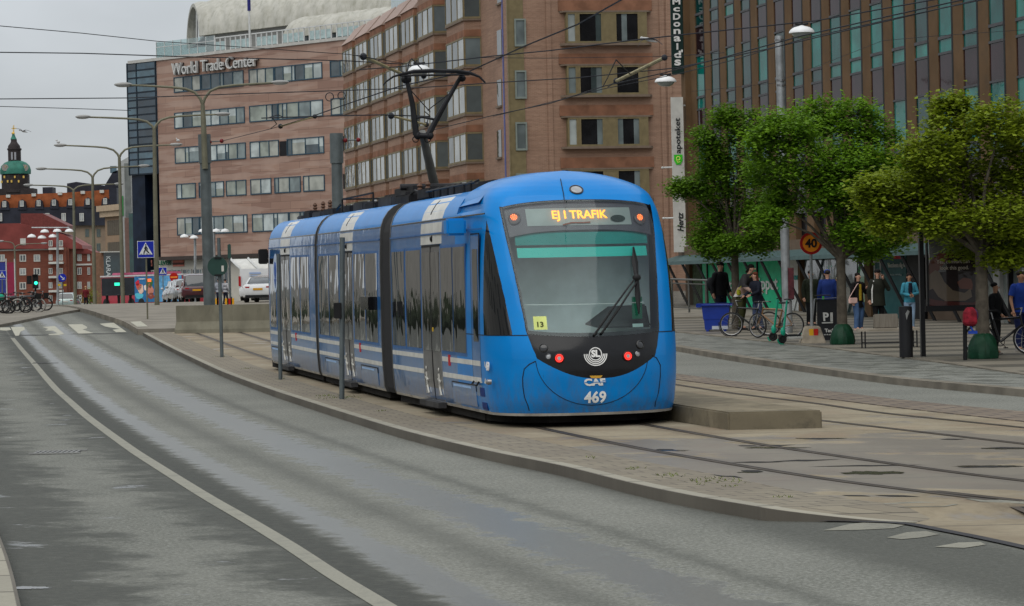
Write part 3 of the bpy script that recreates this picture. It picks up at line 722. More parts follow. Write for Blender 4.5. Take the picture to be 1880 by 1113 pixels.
def nose_y(x, z):
    W = nW(z); Yb = nB(z); D = nC(z)-Yb; u = min(.999, abs(x)/W); return Yb + D*(1-u**NEX)**(1/NEX)
def q_of_px(px, z, sgn=-1):
    lo, hi = 0.0, .62     # |q| ; left side px decreases with |q|
    best = None
    for k in range(200):
        a = 1.0*k/200; X = proj(S1.w(nose_p(sgn*a, z)))[0]
        if (sgn < 0 and X <= px) or (sgn > 0 and X >= px): return sgn*a
    return sgn*1.0
def nose_at(px, py):
    x, z = 0.0, 2.0
    for _ in range(40):
        p = V((x, nose_y(x, z), z)); a, b = proj(S1.w(p)); z += (b-py)/135*.8*1.0; x += (px-a)/135*.8
        z = min(3.45, max(.2, z)); x = max(-1.28, min(1.28, x))
    return x, z
# left windscreen edge: pixel columns by height
def py_at(z):  # approx image row of nose height z
    return proj(S1.w(V((-1.0, nose_y(-1.0, z) if abs(1.0) < nW(z) else .5, z))))[1]
WE = [(372, 916),(385,918),(450,933),(520,949),(612,968),(640,979),(665,990),(690,1000)]
def edge_px(py):
    for (a, x), (b, y) in zip(WE, WE[1:]):
        if py <= b: return x + (y-x)*(py-a)/(b-a)
    return WE[-1][1]
_qe = {}
def qedge(z):
    k = round(z, 3)
    if k not in _qe: _qe[k] = abs(q_of_px(edge_px(py_at(z)), z))
    return _qe[k]
def qe(z):
    return (qedge(z-.06) + qedge(z) + qedge(z+.06))/3
zq = lambda qn, a, b: a + (b-a)*min(1, abs(qn))**2
def z_mask(qn): return zq(qn, .655, .93)        # black mask lower edge (smile), qn: q / q_edge
def z_base(qn): return zq(qn, 1.20, 1.25)
def z_top(qn): return zq(qn, 3.06, 2.97)
def nose_patch(name, mat, qa, qb, za, zb, nq=24, nz=16, o=0.0, back=.0, parent=None):
    """qa(z), qb(z), za(t), zb(t)"""
    vs = []
    for j in range(nz+1):
        for i in range(nq+1):
            t = i/nq
            z0, z1 = za(t), zb(t); z = z0 + (z1-z0)*j/nz
            q = qa(z) + (qb(z)-qa(z))*t
            vs.append(nose_p(q, z, o))
    fs = [(j*(nq+1)+i, j*(nq+1)+i+1, (j+1)*(nq+1)+i+1, (j+1)*(nq+1)+i) for j in range(nz) for i in range(nq)]
    mb = MB(TT(S1)); mb.add(vs, fs); return mb.build(name, mat, parent or tram, smooth=True)
tt = lambda f: (lambda t: f(2*t-1))
Z0 = .165
# lower body with bumper
NQ = 72
bumper = nose_patch("bumper", mBlue, lambda z: -qe(max(z, .7)), lambda z: qe(max(z, .7)), lambda t: Z0+.035, lambda t: z_mask(2*t-1), NQ, 16)
mask = nose_patch("front_mask", mBlkG, lambda z: -qe(z), lambda z: qe(z), lambda t: z_mask(2*t-1), lambda t: z_base(2*t-1), NQ, 10)
nose_patch("skirt_rail", mSkirt, lambda z: -1, lambda z: 1, lambda t: Z0, lambda t: Z0+.035, 120, 1, .003)
for s in (-1, 1):
    nose_patch("nose_side", mBlue, lambda z: s*qe(max(z,.7)), lambda z: s*1.0, lambda t: Z0+.035 if True else 0, lambda t: .93, 40, 14)
    nose_patch("nose_side", mBlue, lambda z: s*qe(z), lambda z: s*1.0, lambda t: .93, lambda t: 1.25, 40, 5)
    # A pillar and cab side window
    qp = (lambda z: min(.995, qe(z) + .115 - .012*z)) if s < 0 else (lambda z: min(.99, qe(z)+.10))
    def qdiag(z, s=s):
        # diagonal rear edge of the pillar on the left side, from pixels
        if s < 0:
            py = py_at(z); pts = [(392, 891),(450, 905),(520, 921),(615, 942)]
            X = pts[0][1] if py <= pts[0][0] else pts[-1][1]
            for (a, x), (b, y) in zip(pts, pts[1:]):
                if a <= py <= b: X = x+(y-x)*(py-a)/(b-a)
            return abs(q_of_px(X, z))
        return min(.99, qe(z)+.13)
    qd = {}
    def qs(z, s=s, f=qdiag, qd=qd):
        k = round(z, 2)
        if k not in qd: qd[k] = (f(k-.06)+f(k)+f(k+.06))/3
        return qd[k]
    nose_patch("pillar", mBlue, lambda z: s*qe(z), lambda z: s*qs(z), lambda t: 1.25, lambda t: 2.97, 14, 40)
    def qrear(z, s=s):
        return .9 if s > 0 else (abs(q_of_px(891-1.5*(2.9-z), z)) if False else .86)
    YR = S1.ly(888.5)
    def qr(z):
        Yb = nB(z); return .6 + .4*(Yb - YR)/(Yb - YS)
    zt2 = 2.80
    nose_patch("cab_window", glass("cab_glass", (.012,.013,.014), .04, .25, 1.2, (1,1,.4), .5, .8), lambda z: s*qs(z), lambda z: s*max(qr(z), qs(z)+.004), lambda t: 1.25, lambda t: zt2, 16, 30)
    nose_patch("nose_side", mBlue, lambda z: s*qs(z), lambda z: s*1.0, lambda t: zt2, lambda t: 2.97, 20, 5)
    nose_patch("nose_side", mBlue, lambda z: s*max(qr(z), qs(z)+.004), lambda z: s*1.0, lambda t: 1.25, lambda t: zt2, 10, 16)
    nose_patch("nose_side", mBlue, lambda z: s*qe(2.97), lambda z: s*1.0, lambda t: 2.97, lambda t: 2.9701, 20, 1)
crown = nose_patch("crown", mBlue, lambda z: -1, lambda z: 1, lambda t: (2.97 if abs((2*t-1)) > qe(2.97) else z_top((2*t-1)/qe(2.97))), lambda t: 3.49, 160, 40)
# roof fill behind the crown
mb = MB(TT(S1)); rings = []
for k in range(13):
    y = -.6 + (YS-.05+.6)*k/12 if k else -.55; t = k/12
    r = []
    for j in range(25):
        x = -1.24 + 2.48*j/24; 
        zz = 3.0 + .47*math.sqrt(max(0, 1-(x/1.26)**2)); z2 = 3.05 + .27*max(0, 1-(abs(x)/1.25)**6)
        r.append(V((x, y, zz + (z2-zz)*t - .02)))
    rings.append(r)
mb.loft(rings, False, False); mb.build("cab_roof", mBlue, tram, smooth=True)
# windscreen ------------------------------------------------------------
t = NT("windscreen_glass"); t.t.nodes.remove(t.p); tr = t.n('ShaderNodeBsdfTransparent'); tr.inputs[0].default_value = (.90,.98,.96,1); gl = t.n('ShaderNodeBsdfGlossy'); gl.inputs['Roughness'].default_value = .02; gl.inputs['Color'].default_value = (.9,.95,1,1)
fr = t.n('ShaderNodeFresnel'); fr.inputs[0].default_value = 1.42; mxs = t.n('ShaderNodeMixShader'); t.l(fr.outputs[0], mxs.inputs[0]); t.l(tr.outputs[0], mxs.inputs[1]); t.l(gl.outputs[0], mxs.inputs[2]); t.l(mxs.outputs[0], t.out.inputs[0]); mScreen = t.mat
ws = nose_patch("windscreen", mScreen, lambda z: -qe(z)*.985, lambda z: qe(z)*.985, lambda t: z_base(2*t-1)+.012, lambda t: z_top(2*t-1)-.012, NQ, 44, .004)
# black ceramic border
for (a, b) in ((1.0, .955),):
    for s in (-1, 1): nose_patch("screen_border", mBlkG, lambda z: s*qe(z)*.955, lambda z: s*qe(z)*1.002, lambda t: 1.24, lambda t: 2.985, 3, 30, .002, parent=ws)
nose_patch("screen_border", mBlkG, lambda z: -qe(z), lambda z: qe(z), lambda t: z_base(2*t-1), lambda t: z_base(2*t-1)+.06, NQ, 2, .002, parent=ws)
nose_patch("screen_border", mBlkG, lambda z: -qe(z), lambda z: qe(z), lambda t: z_top(2*t-1)-.025, lambda t: z_top(2*t-1), NQ, 2, .002, parent=ws)
# smoked band at the top of the screen, display window in it
nose_patch("smoked_band", M("smoked_film", (.075,.065,.082), .3, coat=.3), lambda z: -qe(z)*.955, lambda z: qe(z)*.955, lambda t: z_top(2*t-1)-.40, lambda t: z_top(2*t-1)-.02, NQ, 8, -.03, parent=ws)
def npt(px, py, o=.006):
    x, z = nose_at(px, py); p = V((x, nose_y(x, z), z)); e = .01
    nx = V((e*2, nose_y(x+e, z)-nose_y(x-e, z), 0)); nz = V((0, nose_y(x, z+e)-nose_y(x, z-e), e*2)); n = nx.cross(nz).normalized()
    if n.y < 0: n = -n
    return p + n*o, n, nx.normalized(), nz.normalized()
def nose_sheet(name, mat, px0, px1, py0, py1, o, parent, nx=16, ny=4):
    a0, z0 = nose_at(px0, py1); a1, z1 = nose_at(px1, py0)
    vs = []
    for j in range(ny+1):
        for i in range(nx+1):
            x = a0+(a1-a0)*i/nx; z = z0+(z1-z0)*j/ny; e = .01
            p = V((x, nose_y(x, z), z)); n = V((2*e, nose_y(x+e,z)-nose_y(x-e,z), 0)).cross(V((0, nose_y(x,z+e)-nose_y(x,z-e), 2*e))).normalized()
            if n.y < 0: n = -n
            vs.append(p+n*o)
    mb = MB(TT(S1)); mb.add(vs, [(j*(nx+1)+i, j*(nx+1)+i+1, (j+1)*(nx+1)+i+1, (j+1)*(nx+1)+i) for j in range(ny) for i in range(nx)])
    return mb.build(name, mat, parent, smooth=True)
disp = nose_sheet("destination_display", M("display_panel", (.34,.37,.36), .35, var=.15), 968, 1156, 379, 414, -.024, tram)
def on_nose(px, py, text, size, mat, name, parent, o=.008, bold=0, sx=1, depth=.003, shear=0, sp=1.0):
    c, n, ex, ez = npt(px, py, o); mb = MB(TT(S1))
    def fn(p, q):
        x, z = p.x, p.z
        return V((x, nose_y(x, z), z)) + n*(o+q.z)
    add_text(mb, text, size, c, ex, ez, depth, fn=fn, bold=bold, sx=sx, shear=shear, sp=sp)
    return mb.build(name, mat, parent)
mOrange = emit("led_orange", (1, .30, .02), 2.2)
on_nose(1064, 392, "EJ I TRAFIK", .178, mOrange, "led_text", disp, -.018, bold=.0025, sx=.90)
mb = MB(TT(S1)); c, n, ex, ez = npt(1135, 400, -.016); 
mb.prism([c + ex*.11*math.cos(a) + ez*.055*math.sin(a) for a in [k*math.pi/8 for k in range(16)]], n*.004); mb.build("display_mark", C(35,50,45,.5), disp)
mb = MB(TT(S1)); mb.tube([npt(x, y, -.012)[0] for x, y in ((1034,412),(1050,408),(1070,408),(1084,407))], .012, 4); mb.build("reflected_mark", M("red_brown", (.35,.10,.05), .5), disp)
def lamp(px, py, r, mat_c, mat_r, name, parent, o=.0, ring=True):
    c, n, ex, ez = npt(px, py, o); mb = MB(TT(S1))
    mb.lathe([(r*1.15, -.01), (r*1.15, .01), (r, .016), (r*.92, .004)], c, 20, n); L = mb.build(name, mat_r, parent, smooth=True)
    mb = MB(TT(S1)); mb.lathe([(r*.9, 0), (r*.9, .006), (r*.5, .012), (.001, .014)], c, 20, n); mb.build("lens", mat_c, L, smooth=True); return L, c, n, ex, ez
mLens = M("lamp_lens", (.35,.36,.37), .15, coat=1, var=.2); mChrome = M("lamp_ring", (.30,.30,.31), .25, .8); mRedL = emit("led_red", (1, .03, .02), 1.6)
mWarm = emit("led_warm", (1, .16, .03), 2.6)
for px in (943.5, 1175.5):
    L, c, n, ex, ez = lamp(px, 401, .078, C(95,85,85,.3), M("lamp_dish", (.12,.11,.12), .3, .3), "signal_lamp", tram, -.02)
    mb = MB(TT(S1))
    for r, k in ((0, 1), (.022, 6), (.042, 10)):
        for i in range(k):
            a = 2*math.pi*i/k; mb.lathe([(.0075, 0), (.0075, .004)], c + n*.016 + ex*(r*math.cos(a)) + ez*(r*math.sin(a)+.02), 6, n)
    mb.build("led_dots", mWarm, L)
lamp(1058, 349, .085, mLens, M("lamp_dark_ring", (.05,.05,.055), .3), "head_lamp", tram, .004)
for px, py, r in ((998,639,.052), (1175,633,.052)): lamp(px, py, r, M("dark_lens", (.02,.02,.022), .1, coat=1), M("dark_ring", (.06,.06,.06), .25, .5), "front_lamp", tram, .004)
for px, py in ((1007,655), (1170,650)): lamp(px, py, .033, mLens, mChrome, "front_lamp", tram, .004)
for px, py in ((1027,658), (1152,654)):
    L, c, n, ex, ez = lamp(px, py, .062, M("red_lens", (.30,.015,.01), .2, coat=1), M("dark_ring2", (.05,.01,.01), .3), "tail_lamp", tram, .004)
    mb = MB(TT(S1)); mb.torus(c+n*.018, n, .047, .006, 24, 5); mb.torus(c+n*.018, n, .032, .005, 20, 5); mb.build("led_ring", mRedL, L)
    mb = MB(TT(S1)); mb.lathe([(.024, 0), (.024, .022)], c, 12, n); mb.build("lens_centre", mLens, L)
# operator emblem: disc outline, letters and three arcs
c, n, ex, ez = npt(1093, 650, .008); mb = MB(TT(S1))
mW = M("decal_white", (.78,.78,.76), .5)
def arc(mb, c, r0, r1, a0, a1, n_=30):
    for k in range(n_):
        a, b = a0+(a1-a0)*k/n_, a0+(a1-a0)*(k+1)/n_
        q = [c + ex*r*math.cos(x) + ez*r*math.sin(x) for r, x in ((r0,a),(r1,a),(r1,b),(r0,b))]; mb.prism(q, n*.003)
arc(mb, c, .076, .088, 0, 2*math.pi)
for r0, r1 in ((.099,.112), (.123,.136), (.147,.160)): arc(mb, c, r0, r1, math.pi*1.0, 2*math.pi*1.0)
add_text(mb, "SL", .125, c, ex, ez, .003, bold=.006, sx=.95); em = mb.build("emblem", mW, tram)
on_nose(1093, 702, "CAF", .125, mW, "maker_lettering", tram, .007, bold=.006, sx=1.25, shear=-.15)
# bar cut through the maker lettering
mb = MB(TT(S1)); c2, n2, ex2, ez2 = npt(1093, 701.5, .012); mb.obox(c2, ex2*.15, n2*.001, ez2*.0045); mb.build("lettering_cut", mBlue, tram)
on_nose(1093, 730, "469", .215, mW, "fleet_number", tram, .007, bold=.006, sx=.92)
mb = MB(TT(S1)); c2, n2, ex2, ez2 = npt(1094, 691.5, .008); mb.prism([c2+ex2*a+ez2*b for a, b in ((-.09,.014),(.09,.014),(.06,-.02),(-.06,-.02))], n2*.004); mb.build("coupler_mark", C(210,160,60,.5), tram)
on_nose(896, 672, "", .1, mW, "x", tram) if False else None
# side fleet number
mb = MB(TT(S1)); yy = S1.ly(cx(961)); add_text(mb, "469", .16, (side_x(.82, .012), yy, .82), (0,1,0), (0,0,1), .003, bold=.004, sx=1.0); mb.build("fleet_number", mW, tram)
# bumper grooves
def nose_line(name, pts, r, mat, parent=tram, o=.001):
    mb = MB(TT(S1)); mb.tube([npt(x, y, o)[0] for x, y in pts], r, 5); return mb.build(name, mat, parent)
def circ(cx_, cy_, rx, ry, a0, a1, n_=24): return [(cx_+rx*math.cos(a0+(a1-a0)*k/n_), cy_+ry*math.sin(a0+(a1-a0)*k/n_)) for k in range(n_+1)]
nose_line("panel_gap", circ(1086, 655, 103, 89, math.pi*.97, math.pi*.03), .005, mBlk, bumper)
# corner seam of the bumper, left and right
def nose_q_line(name, pts, r, mat):
    mb = MB(TT(S1)); P = []
    for px, z in pts:
        q = q_of_px(px, z, -1 if px < 1090 else 1); P.append(nose_p(q, z, .001))
    mb.tube(P, r, 5); return mb.build(name, mat, bumper)
nose_q_line("panel_gap", [(984,.90),(972,.86),(963,.80),(960,.68),(961,.56),(964,.42),(969,.32),(972,.24)], .007, mBlk)
nose_q_line("panel_gap", [(1197,.93),(1205,.90),(1211,.80),(1212,.65),(1209,.45),(1203,.30),(1201,.24)], .007, mBlk)
# waist seam
nose_patch("waist_seam", mBlk, lambda z: -1, lambda z: -qe(1.25), lambda t: 1.238, lambda t: 1.250, 40, 1, .003)
nose_patch("waist_seam", mBlk, lambda z: qe(1.25), lambda z: 1, lambda t: 1.238, lambda t: 1.250, 40, 1, .003)
# cab door on the side
ya, yb = S1.ly(cx(897)), S1.ly(cx(931))
cdoor = panel("cab_door", mSideB, S1, [(ya, yb, .40, 2.62)], .006, tram)
panel("cab_door_seam", mBlk, S1, [(ya-.012, ya, .4, 2.64), (yb, yb+.012, .4, 2.64), (ya, yb, 2.62, 2.64)], .007, cdoor)
panel("cab_door_window", mTGlass, S1, [(ya+.14, yb-.08, 1.15, 2.42)], .011, cdoor)
panel("cab_door_stripe", mStripe, S1, [(ya+.02, yb-.02, .815, .885), (ya+.02, yb-.02, .585, .655)], .011, cdoor)
mb = MB(TT(S1)); mb.tube([(side_x(.6,.02), ya+.1, .60),(side_x(.5,.06), ya+.1, .55),(side_x(.5,.06), yb-.1, .55),(side_x(.6,.02), yb-.1, .60)], .014, 5); mb.build("cab_step", mBlk, cdoor)
mb = MB(TT(S1)); yc = S1.ly(cx(880)); mb.box(-HW-.30, -HW-.02, yc-.10, yc+.14, 2.62, 2.86); mb.build("camera_pod", mBlue, tram, bev=.03, smooth=True)
mb = MB(TT(S1)); yc = S1.ly(cx(970)); mb.lathe([(.04,0),(.04,.05),(.02,.07)], (side_x(.62), yc, .62), 10, (-1,0,0)); mb.build("side_lamp", mChrome, tram, smooth=True)
panel("battery_vents", C(10,45,110,.5), S1, [(S1.ly(cx(921)), S1.ly(cx(940)), .40, .52), (S1.ly(cx(926)), S1.ly(cx(945)), .22, .32)], .008, tram)
# small black units on the side of section 2
mb = MB(TT(S2)); yy = S2.ly(cx(480)); mb.box(-HW-.16, -HW-.01, yy-.45, yy+.42, 1.52, 1.74); mb.build("side_display", mBlkG, tram, bev=.01)
# cab interior -------------------------------------------------------------
mInt = M("cab_wall", (.80,.92,.88), .6, var=.25, vs=1.2); mDash = M("dashboard", (.05,.055,.055), .6, var=.3)
mb = MB(TT(S1)); mb.box(-1.15, 1.15, -.50, -.45, .9, 3.05); mb.build("cab_wall", mInt, tram)
mb = MB(TT(S1)); mb.box(-1.2, 1.2, -1.7, -.2, .85, .95); mb.build("cab_floor", mInt, tram)
mb = MB(TT(S1)); mb.loft([[V((-.98,-.15,1.0)),V((.98,-.15,1.0)),V((.98,-.15,1.22)),V((-.98,-.15,1.22))],[V((-.80,.55,1.0)),V((.80,.55,1.0)),V((.80,.55,1.20)),V((-.80,.55,1.20))]]); mb.build("dashboard", mDash, tram, bev=.03)
mb = MB(TT(S1)); mb.loft([[V((.10,-.1,1.35)),V((1.0,-.1,1.35)),V((1.0,-.1,1.62)),V((.45,-.1,1.60))],[V((.20,.35,1.30)),V((.95,.35,1.30)),V((.92,.30,1.40)),V((.5,.30,1.38))]]); mb.build("console", mDash, tram, bev=.02)
mb = MB(TT(S1)); mb.box(.66,.80,.42,.44,1.42,1.72); mb.build("console_screen", C(15,110,80,.4), tram)
t = NT("sunblind_teal"); t.base((.003,.50,.42)); t.p.inputs['Roughness'].default_value = .5; mTeal = t.mat
nose_sheet("sunblind", mTeal, 948, 1191, 448, 471, -.06, tram); nose_sheet("sunblind_upper", M("sunblind_dark_teal", (.002,.22,.20), .5), 944, 1191, 420, 448, -.062, tram)
nose_sheet("blind_rail", M("blind_rail_grey", (.5,.55,.53), .4), 950, 1191, 551, 555, -.10, tram, 10, 1)
st = nose_sheet("sticker", C(205,215,130,.6), 981, 1003, 581, 606, .007, tram, 3, 3)
on_nose(992, 597, "13", .10, C(60,65,30,.6), "sticker_number", st, .010, sx=1.1, bold=.002)
nose_sheet("paper_note", C(170,195,190,.6), 1163, 1182, 593, 600, -.02, tram, 3, 2)
# wipers -------------------------------------------------------------------
mb = MB(TT(S1)); W1 = lambda x, y, o: npt(x, y, o)[0]
mb.tube([W1(1090,617,.03), W1(1118,576,.10), W1(1162,514,.07)], [.018,.016,.012], 6); mb.tube([W1(1103,614,.03), W1(1130,575,.10), W1(1166,519,.07)], [.018,.016,.012], 6)
mb.ell(W1(1164,514,.08), (.06,.04,.05), 8, 6); wp = mb.build("wiper_arm", mBlk, tram)
mb = MB(TT(S1)); b0, b1, b2 = W1(1161,455,.03), W1(1165,514,.06), W1(1171,578,.03)
mb.loft([[p+V((-w_,0,0)), p+V((0,.03,0)), p+V((w_,0,0)), p+V((0,-.005,0))] for p, w_ in ((b0,.012),(b0*.5+b1*.5,.045),(b1,.03),(b1*.5+b2*.5,.04),(b2,.012))]); mb.build("wiper_blade", mBlk, wp)
# antenna cable over the dome, hanging line
mb = MB(TT(S1)); mb.tube([npt(x, y, .012)[0] for x, y in ((1029,330),(1032,345),(1035,360),(1036,372))], .006, 5); mb.build("antenna_cable", mBlk, tram)
# underframe, bogies ---------------------------------------------------------
for sec, a, b in ((S1, S1y0, -.6), (S2, s2a, s2b), (S3, s3a-.8, s3b)):
    mb = MB(TT(sec)); mb.box(-1.2, 1.2, a+.02, b-.02, .05, .5); 
    mb.build("underframe", mUnder, tram)
for sec, yy in ((S1, -.9), (S1, -2.7), (S2, -3.2), (S2, -5.0), (S3, -4.2), (S3, -6.0)):
    for s in (-1, 1):
        mb = MB(TT(sec)); mb.lathe([(.30,-.06),(.30,.0),(.27,.02),(.27,.07),(.08,.07),(.08,.0)], (s*.72, yy, .30), 20, (s,0,0)); mb.build("wheel", mGrey, tram, smooth=True)
mb = MB(TT(S1)); mb.loft([[V((-1.2,-.7,.05)),V((1.2,-.7,.05)),V((1.2,-.7,.3)),V((-1.2,-.7,.3))],[V((-1.0,.2,.05)),V((1.0,.2,.05)),V((1.0,.2,.3)),V((-1.0,.2,.3))],[V((-.6,.75,.06)),V((.6,.75,.06)),V((.6,.75,.3)),V((-.6,.75,.3))]]); mb.build("underframe", mUnder, tram)
# roof equipment ---------------------------------------------------------------
def rbox(sec, x0, x1, y0, y1, z0, z1, mat, name="roof_unit", bev=.02):
    mb = MB(TT(sec)); mb.box(x0, x1, y0, y1, z0, z1); return mb.build(name, mat, tram, bev=bev)
rn = random.Random(5)
rbox(S1, -.85, .85, -5.9, -3.6, 3.28, 3.42, mGrey); rbox(S1, -.7, .7, -3.3, -2.2, 3.28, 3.44, mGrey2); rbox(S1, -.9, .7, S1y0+.25, S1y0+1.3, 3.30, 3.47, mGrey2)
mb = MB(TT(S1))
for y in (-5.6,-5.0,-4.4,-3.9,-3.1,-2.6): mb.tube([(-.92,y,3.27),(-.92,y,3.40),(-.80,y,3.45)], .02, 5)
mb.tube([(-.92,-6.2,3.41),(-.92,-2.3,3.41)], .018, 5); mb.build("roof_rail", mBlk, tram)
for y0, y1, z1, m in ((-1.9,-.5,3.43,mGrey2), (-3.7,-2.3,3.46,mGrey), (-5.2,-4.0,3.40,mGrey2), (-6.6,-5.5,3.45,mGrey), (-8.2,-7.0,3.42,mGrey2)): rbox(S2, -.85, .8, y0, y1, 3.28, z1, m)
for y0, y1, z1, m in ((-2.0,-.6,3.42,mGrey2), (-3.6,-2.4,3.40,mGrey), (-4.9,-4.0,3.45,mGrey2), (-6.0,-5.3,3.37,mGrey)): rbox(S3, -.85, .8, y0, y1, 3.28, z1, m)
mb = MB(TT(S2)); mb.tube([(-.9,-7.6,3.3),(-.9,-7.6,3.55),(-.9,-3.9,3.56),(-.9,-3.9,3.3)], .018, 5); mb.tube([(.6,-7.6,3.3),(.6,-7.6,3.55),(.6,-3.9,3.56),(.6,-3.9,3.3)], .018, 5); mb.tube([(-.9,-7.6,3.55),(.6,-7.6,3.55)], .018, 5); mb.build("roof_frame", mBlk, tram)
for sec, y in ((S3,-4.2),(S3,-3.0),(S2,-.3),(S1,S1y0+.15),(S3,-2.0)):
    mb = MB(TT(sec)); mb.lathe([(.05,0),(.03,.05),(.05,.08),(.03,.11),(.05,.14),(.03,.17),(.05,.20),(.02,.25)], (-.7, y, 3.36), 8); mb.build("insulator", M("insulator_brown", (.10,.05,.03), .4), tram, smooth=True)
# cables over the bellows
mb = MB()
for x in (-.8,-.4,.1,.5):
    for sa, ya, sb, yb in ((S2, s2b, S1, S1y0), (S3, s3b, S2, s2a)):
        p0 = sa.w(V((x, ya-.5, 3.38)))-TO; p2 = sb.w(V((x, yb+.5, 3.38)))-TO; mb.tube([p0, (p0+p2)/2+V((0,0,.10)), p2], .022, 5)
mb.build("roof_cables", mBlk, tram)
# pantograph -----------------------------------------------------------------
mPan = M("pantograph_steel", (.022,.022,.024), .5, .4, var=.3); mPanA = M("pantograph_arm", (.16,.16,.15), .5, .4, var=.2)
ZP = S2.w(V((0,-2.0,0))).y
def PW(px, py, dz=0): return At(px, py, ZP+dz) - TO
mb = MB(); mb.tube([PW(799,346,.9), PW(786,290,.45), PW(775,243,0)], [.085,.075,.065], 10); pa = mb.build("pantograph_arm", mPanA, tram, smooth=True)
mb = MB(); mb.tube([PW(766,249),PW(793,249)], .05, 8)
mb.tube([PW(764,248),PW(757,190),PW(747,148)], [.055,.045,.035], 8); mb.tube([PW(786,248),PW(812,200),PW(843,146)], [.055,.045,.035], 8)
mb.tube([PW(757,218),PW(775,215),PW(800,220)], .022, 6); mb.tube([PW(753,165),PW(790,206)], .01, 5); mb.tube([PW(830,168),PW(785,203)], .01, 5)
mb.torus(PW(763,256), V((0,1,0)), .05, .009, 14, 4); mb.torus(PW(785,256), V((0,1,0)), .05, .009, 14, 4)
mb.ell(PW(746,146), (.09,.06,.08), 8, 6); mb.ell(PW(848,144), (.07,.05,.06), 8, 6); mb.ell(PW(767,249), (.07,.06,.07), 8, 6); mb.ell(PW(789,249), (.07,.06,.07), 8, 6)
mb.build("pantograph_frame", mPan, pa, smooth=True)
for dz in (-.18, .18):
    mb = MB(); mb.tube([PW(733,137,dz),PW(760,131.5,dz),PW(800,130,dz),PW(840,131,dz),PW(862,134,dz),PW(880,141,dz),PW(891,152,dz)], [.02,.035,.035,.035,.03,.02,.015], 6)
    mb.tube([PW(735,137,dz),PW(722,141,dz),PW(709,150,dz),PW(703,157,dz)], [.02,.018,.015,.012], 6); mb.tube([PW(738,139,dz),PW(862,137,dz)], .018, 5); mb.build("collector_strip", mPan, pa)
mb = MB(); mb.tube([PW(745,140,-.18),PW(745,140,.18)], .03, 6); mb.tube([PW(846,139,-.18),PW(846,139,.18)], .03, 6); mb.ell(PW(778,140), (.05,.1,.05), 8, 5); mb.build("collector_link", mPan, pa)
mb = MB(TT(S2)); mb.box(-.75,.75,-3.6,-1.4,3.44,3.50); mb.box(-.6,-.5,-3.4,-1.5,3.5,3.60); mb.box(.5,.6,-3.4,-1.5,3.5,3.60); mb.tube([(-.7,-2.2,3.6),(.7,-2.2,3.6)], .06, 8); mb.build("pantograph_base", mPan, tram, bev=.01)
# ================================================================ BUILDINGS
class Fac:
    """vertical facade plane through P (x,y); local x runs toward the viewer-right end, local y into the building, z up"""
    def __init__(s, P, d):
        s.P = V((P[0], P[1], 0)); s.d = V((d[0], d[1], 0)).normalized(); s.n = V((-s.d.y, s.d.x, 0))
        if s.n.y < 0 : s.n = -s.n
        s.rz = math.atan2(s.d.y, s.d.x)
        if V((-math.sin(s.rz), math.cos(s.rz), 0)).dot(s.n) < 0: raise ValueError
    def L(s, px, py, inset=0.0):
        r = ray(px, py); o = s.P + s.n*inset; t = (o - V((CP.x, CP.y, 0))).dot(s.n) / V((r.x, r.y, 0)).dot(s.n)
        w_ = CP + r*t; q = w_ - s.P; return q.dot(s.d), w_.z
    def root(s, name, label, cat, group=None): return thing(name, label, cat, (s.P.x, s.P.y, 0), s.rz, group)
def rect(mb, x0, x1, y0, y1, z0, z1): mb.box(x0, x1, y0, y1, z0, z1)

mDark = M("dark_interior", (.012,.012,.014), .6)
mBlind = M("blind_cream", (.36,.35,.31), .7, var=.2, vs=2)
# ---- trade centre ----------------------------------------------------
def stone_panels():
    t = NT("pink_granite"); co = t.coord('Object', (1,1,1), (R(90),0,0))
    sp = t.n('ShaderNodeSeparateXYZ'); tcn = t.coord('Object'); t.l(tcn, sp.inputs[0])
    b = t.n('ShaderNodeTexBrick'); cb = t.n('ShaderNodeCombineXYZ'); t.l(sp.outputs['X'], cb.inputs[0]); t.l(sp.outputs['Z'], cb.inputs[1]); t.l(cb.outputs[0], b.inputs['Vector'])
    b.inputs['Color1'].default_value = (.33,.205,.15,1); b.inputs['Color2'].default_value = (.23,.13,.095,1); b.inputs['Mortar'].default_value = (.15,.09,.065,1)
    b.inputs['Scale'].default_value = 1; b.inputs['Brick Width'].default_value = 2.7; b.inputs['Row Height'].default_value = .72; b.inputs['Mortar Size'].default_value = .02; b.inputs['Bias'].default_value = -.1
    fr = t.math('FRACT', t.math('DIVIDE', sp.outputs['Z'], 3.42)); st = t.ramp(fr, .48, .5); n = t.noise(tcn, .25, 3)
    n2 = t.noise(t.coord('Object', (.12,1,1.3)), 1.1, 3, .6)
    c = t.mix(t.math('MULTIPLY', t.ramp(n2, .46, .56), .75), b.outputs['Color'], (.38,.265,.21)); c = t.mix(t.math('MULTIPLY', t.ramp(n,.4,.6), .3), c, (.21,.125,.095))
    t.base(c); t.p.inputs['Roughness'].default_value = .6; return t.mat
mStone = stone_panels()
mWG = [glass("office_glass", c, .05, .12, .8, coat=.7) for c in ((.16,.20,.20),(.24,.27,.23),(.30,.31,.27),(.05,.07,.08),(.38,.43,.42))]
mWF = M("blue_window_frame", (.035,.07,.10), .45)
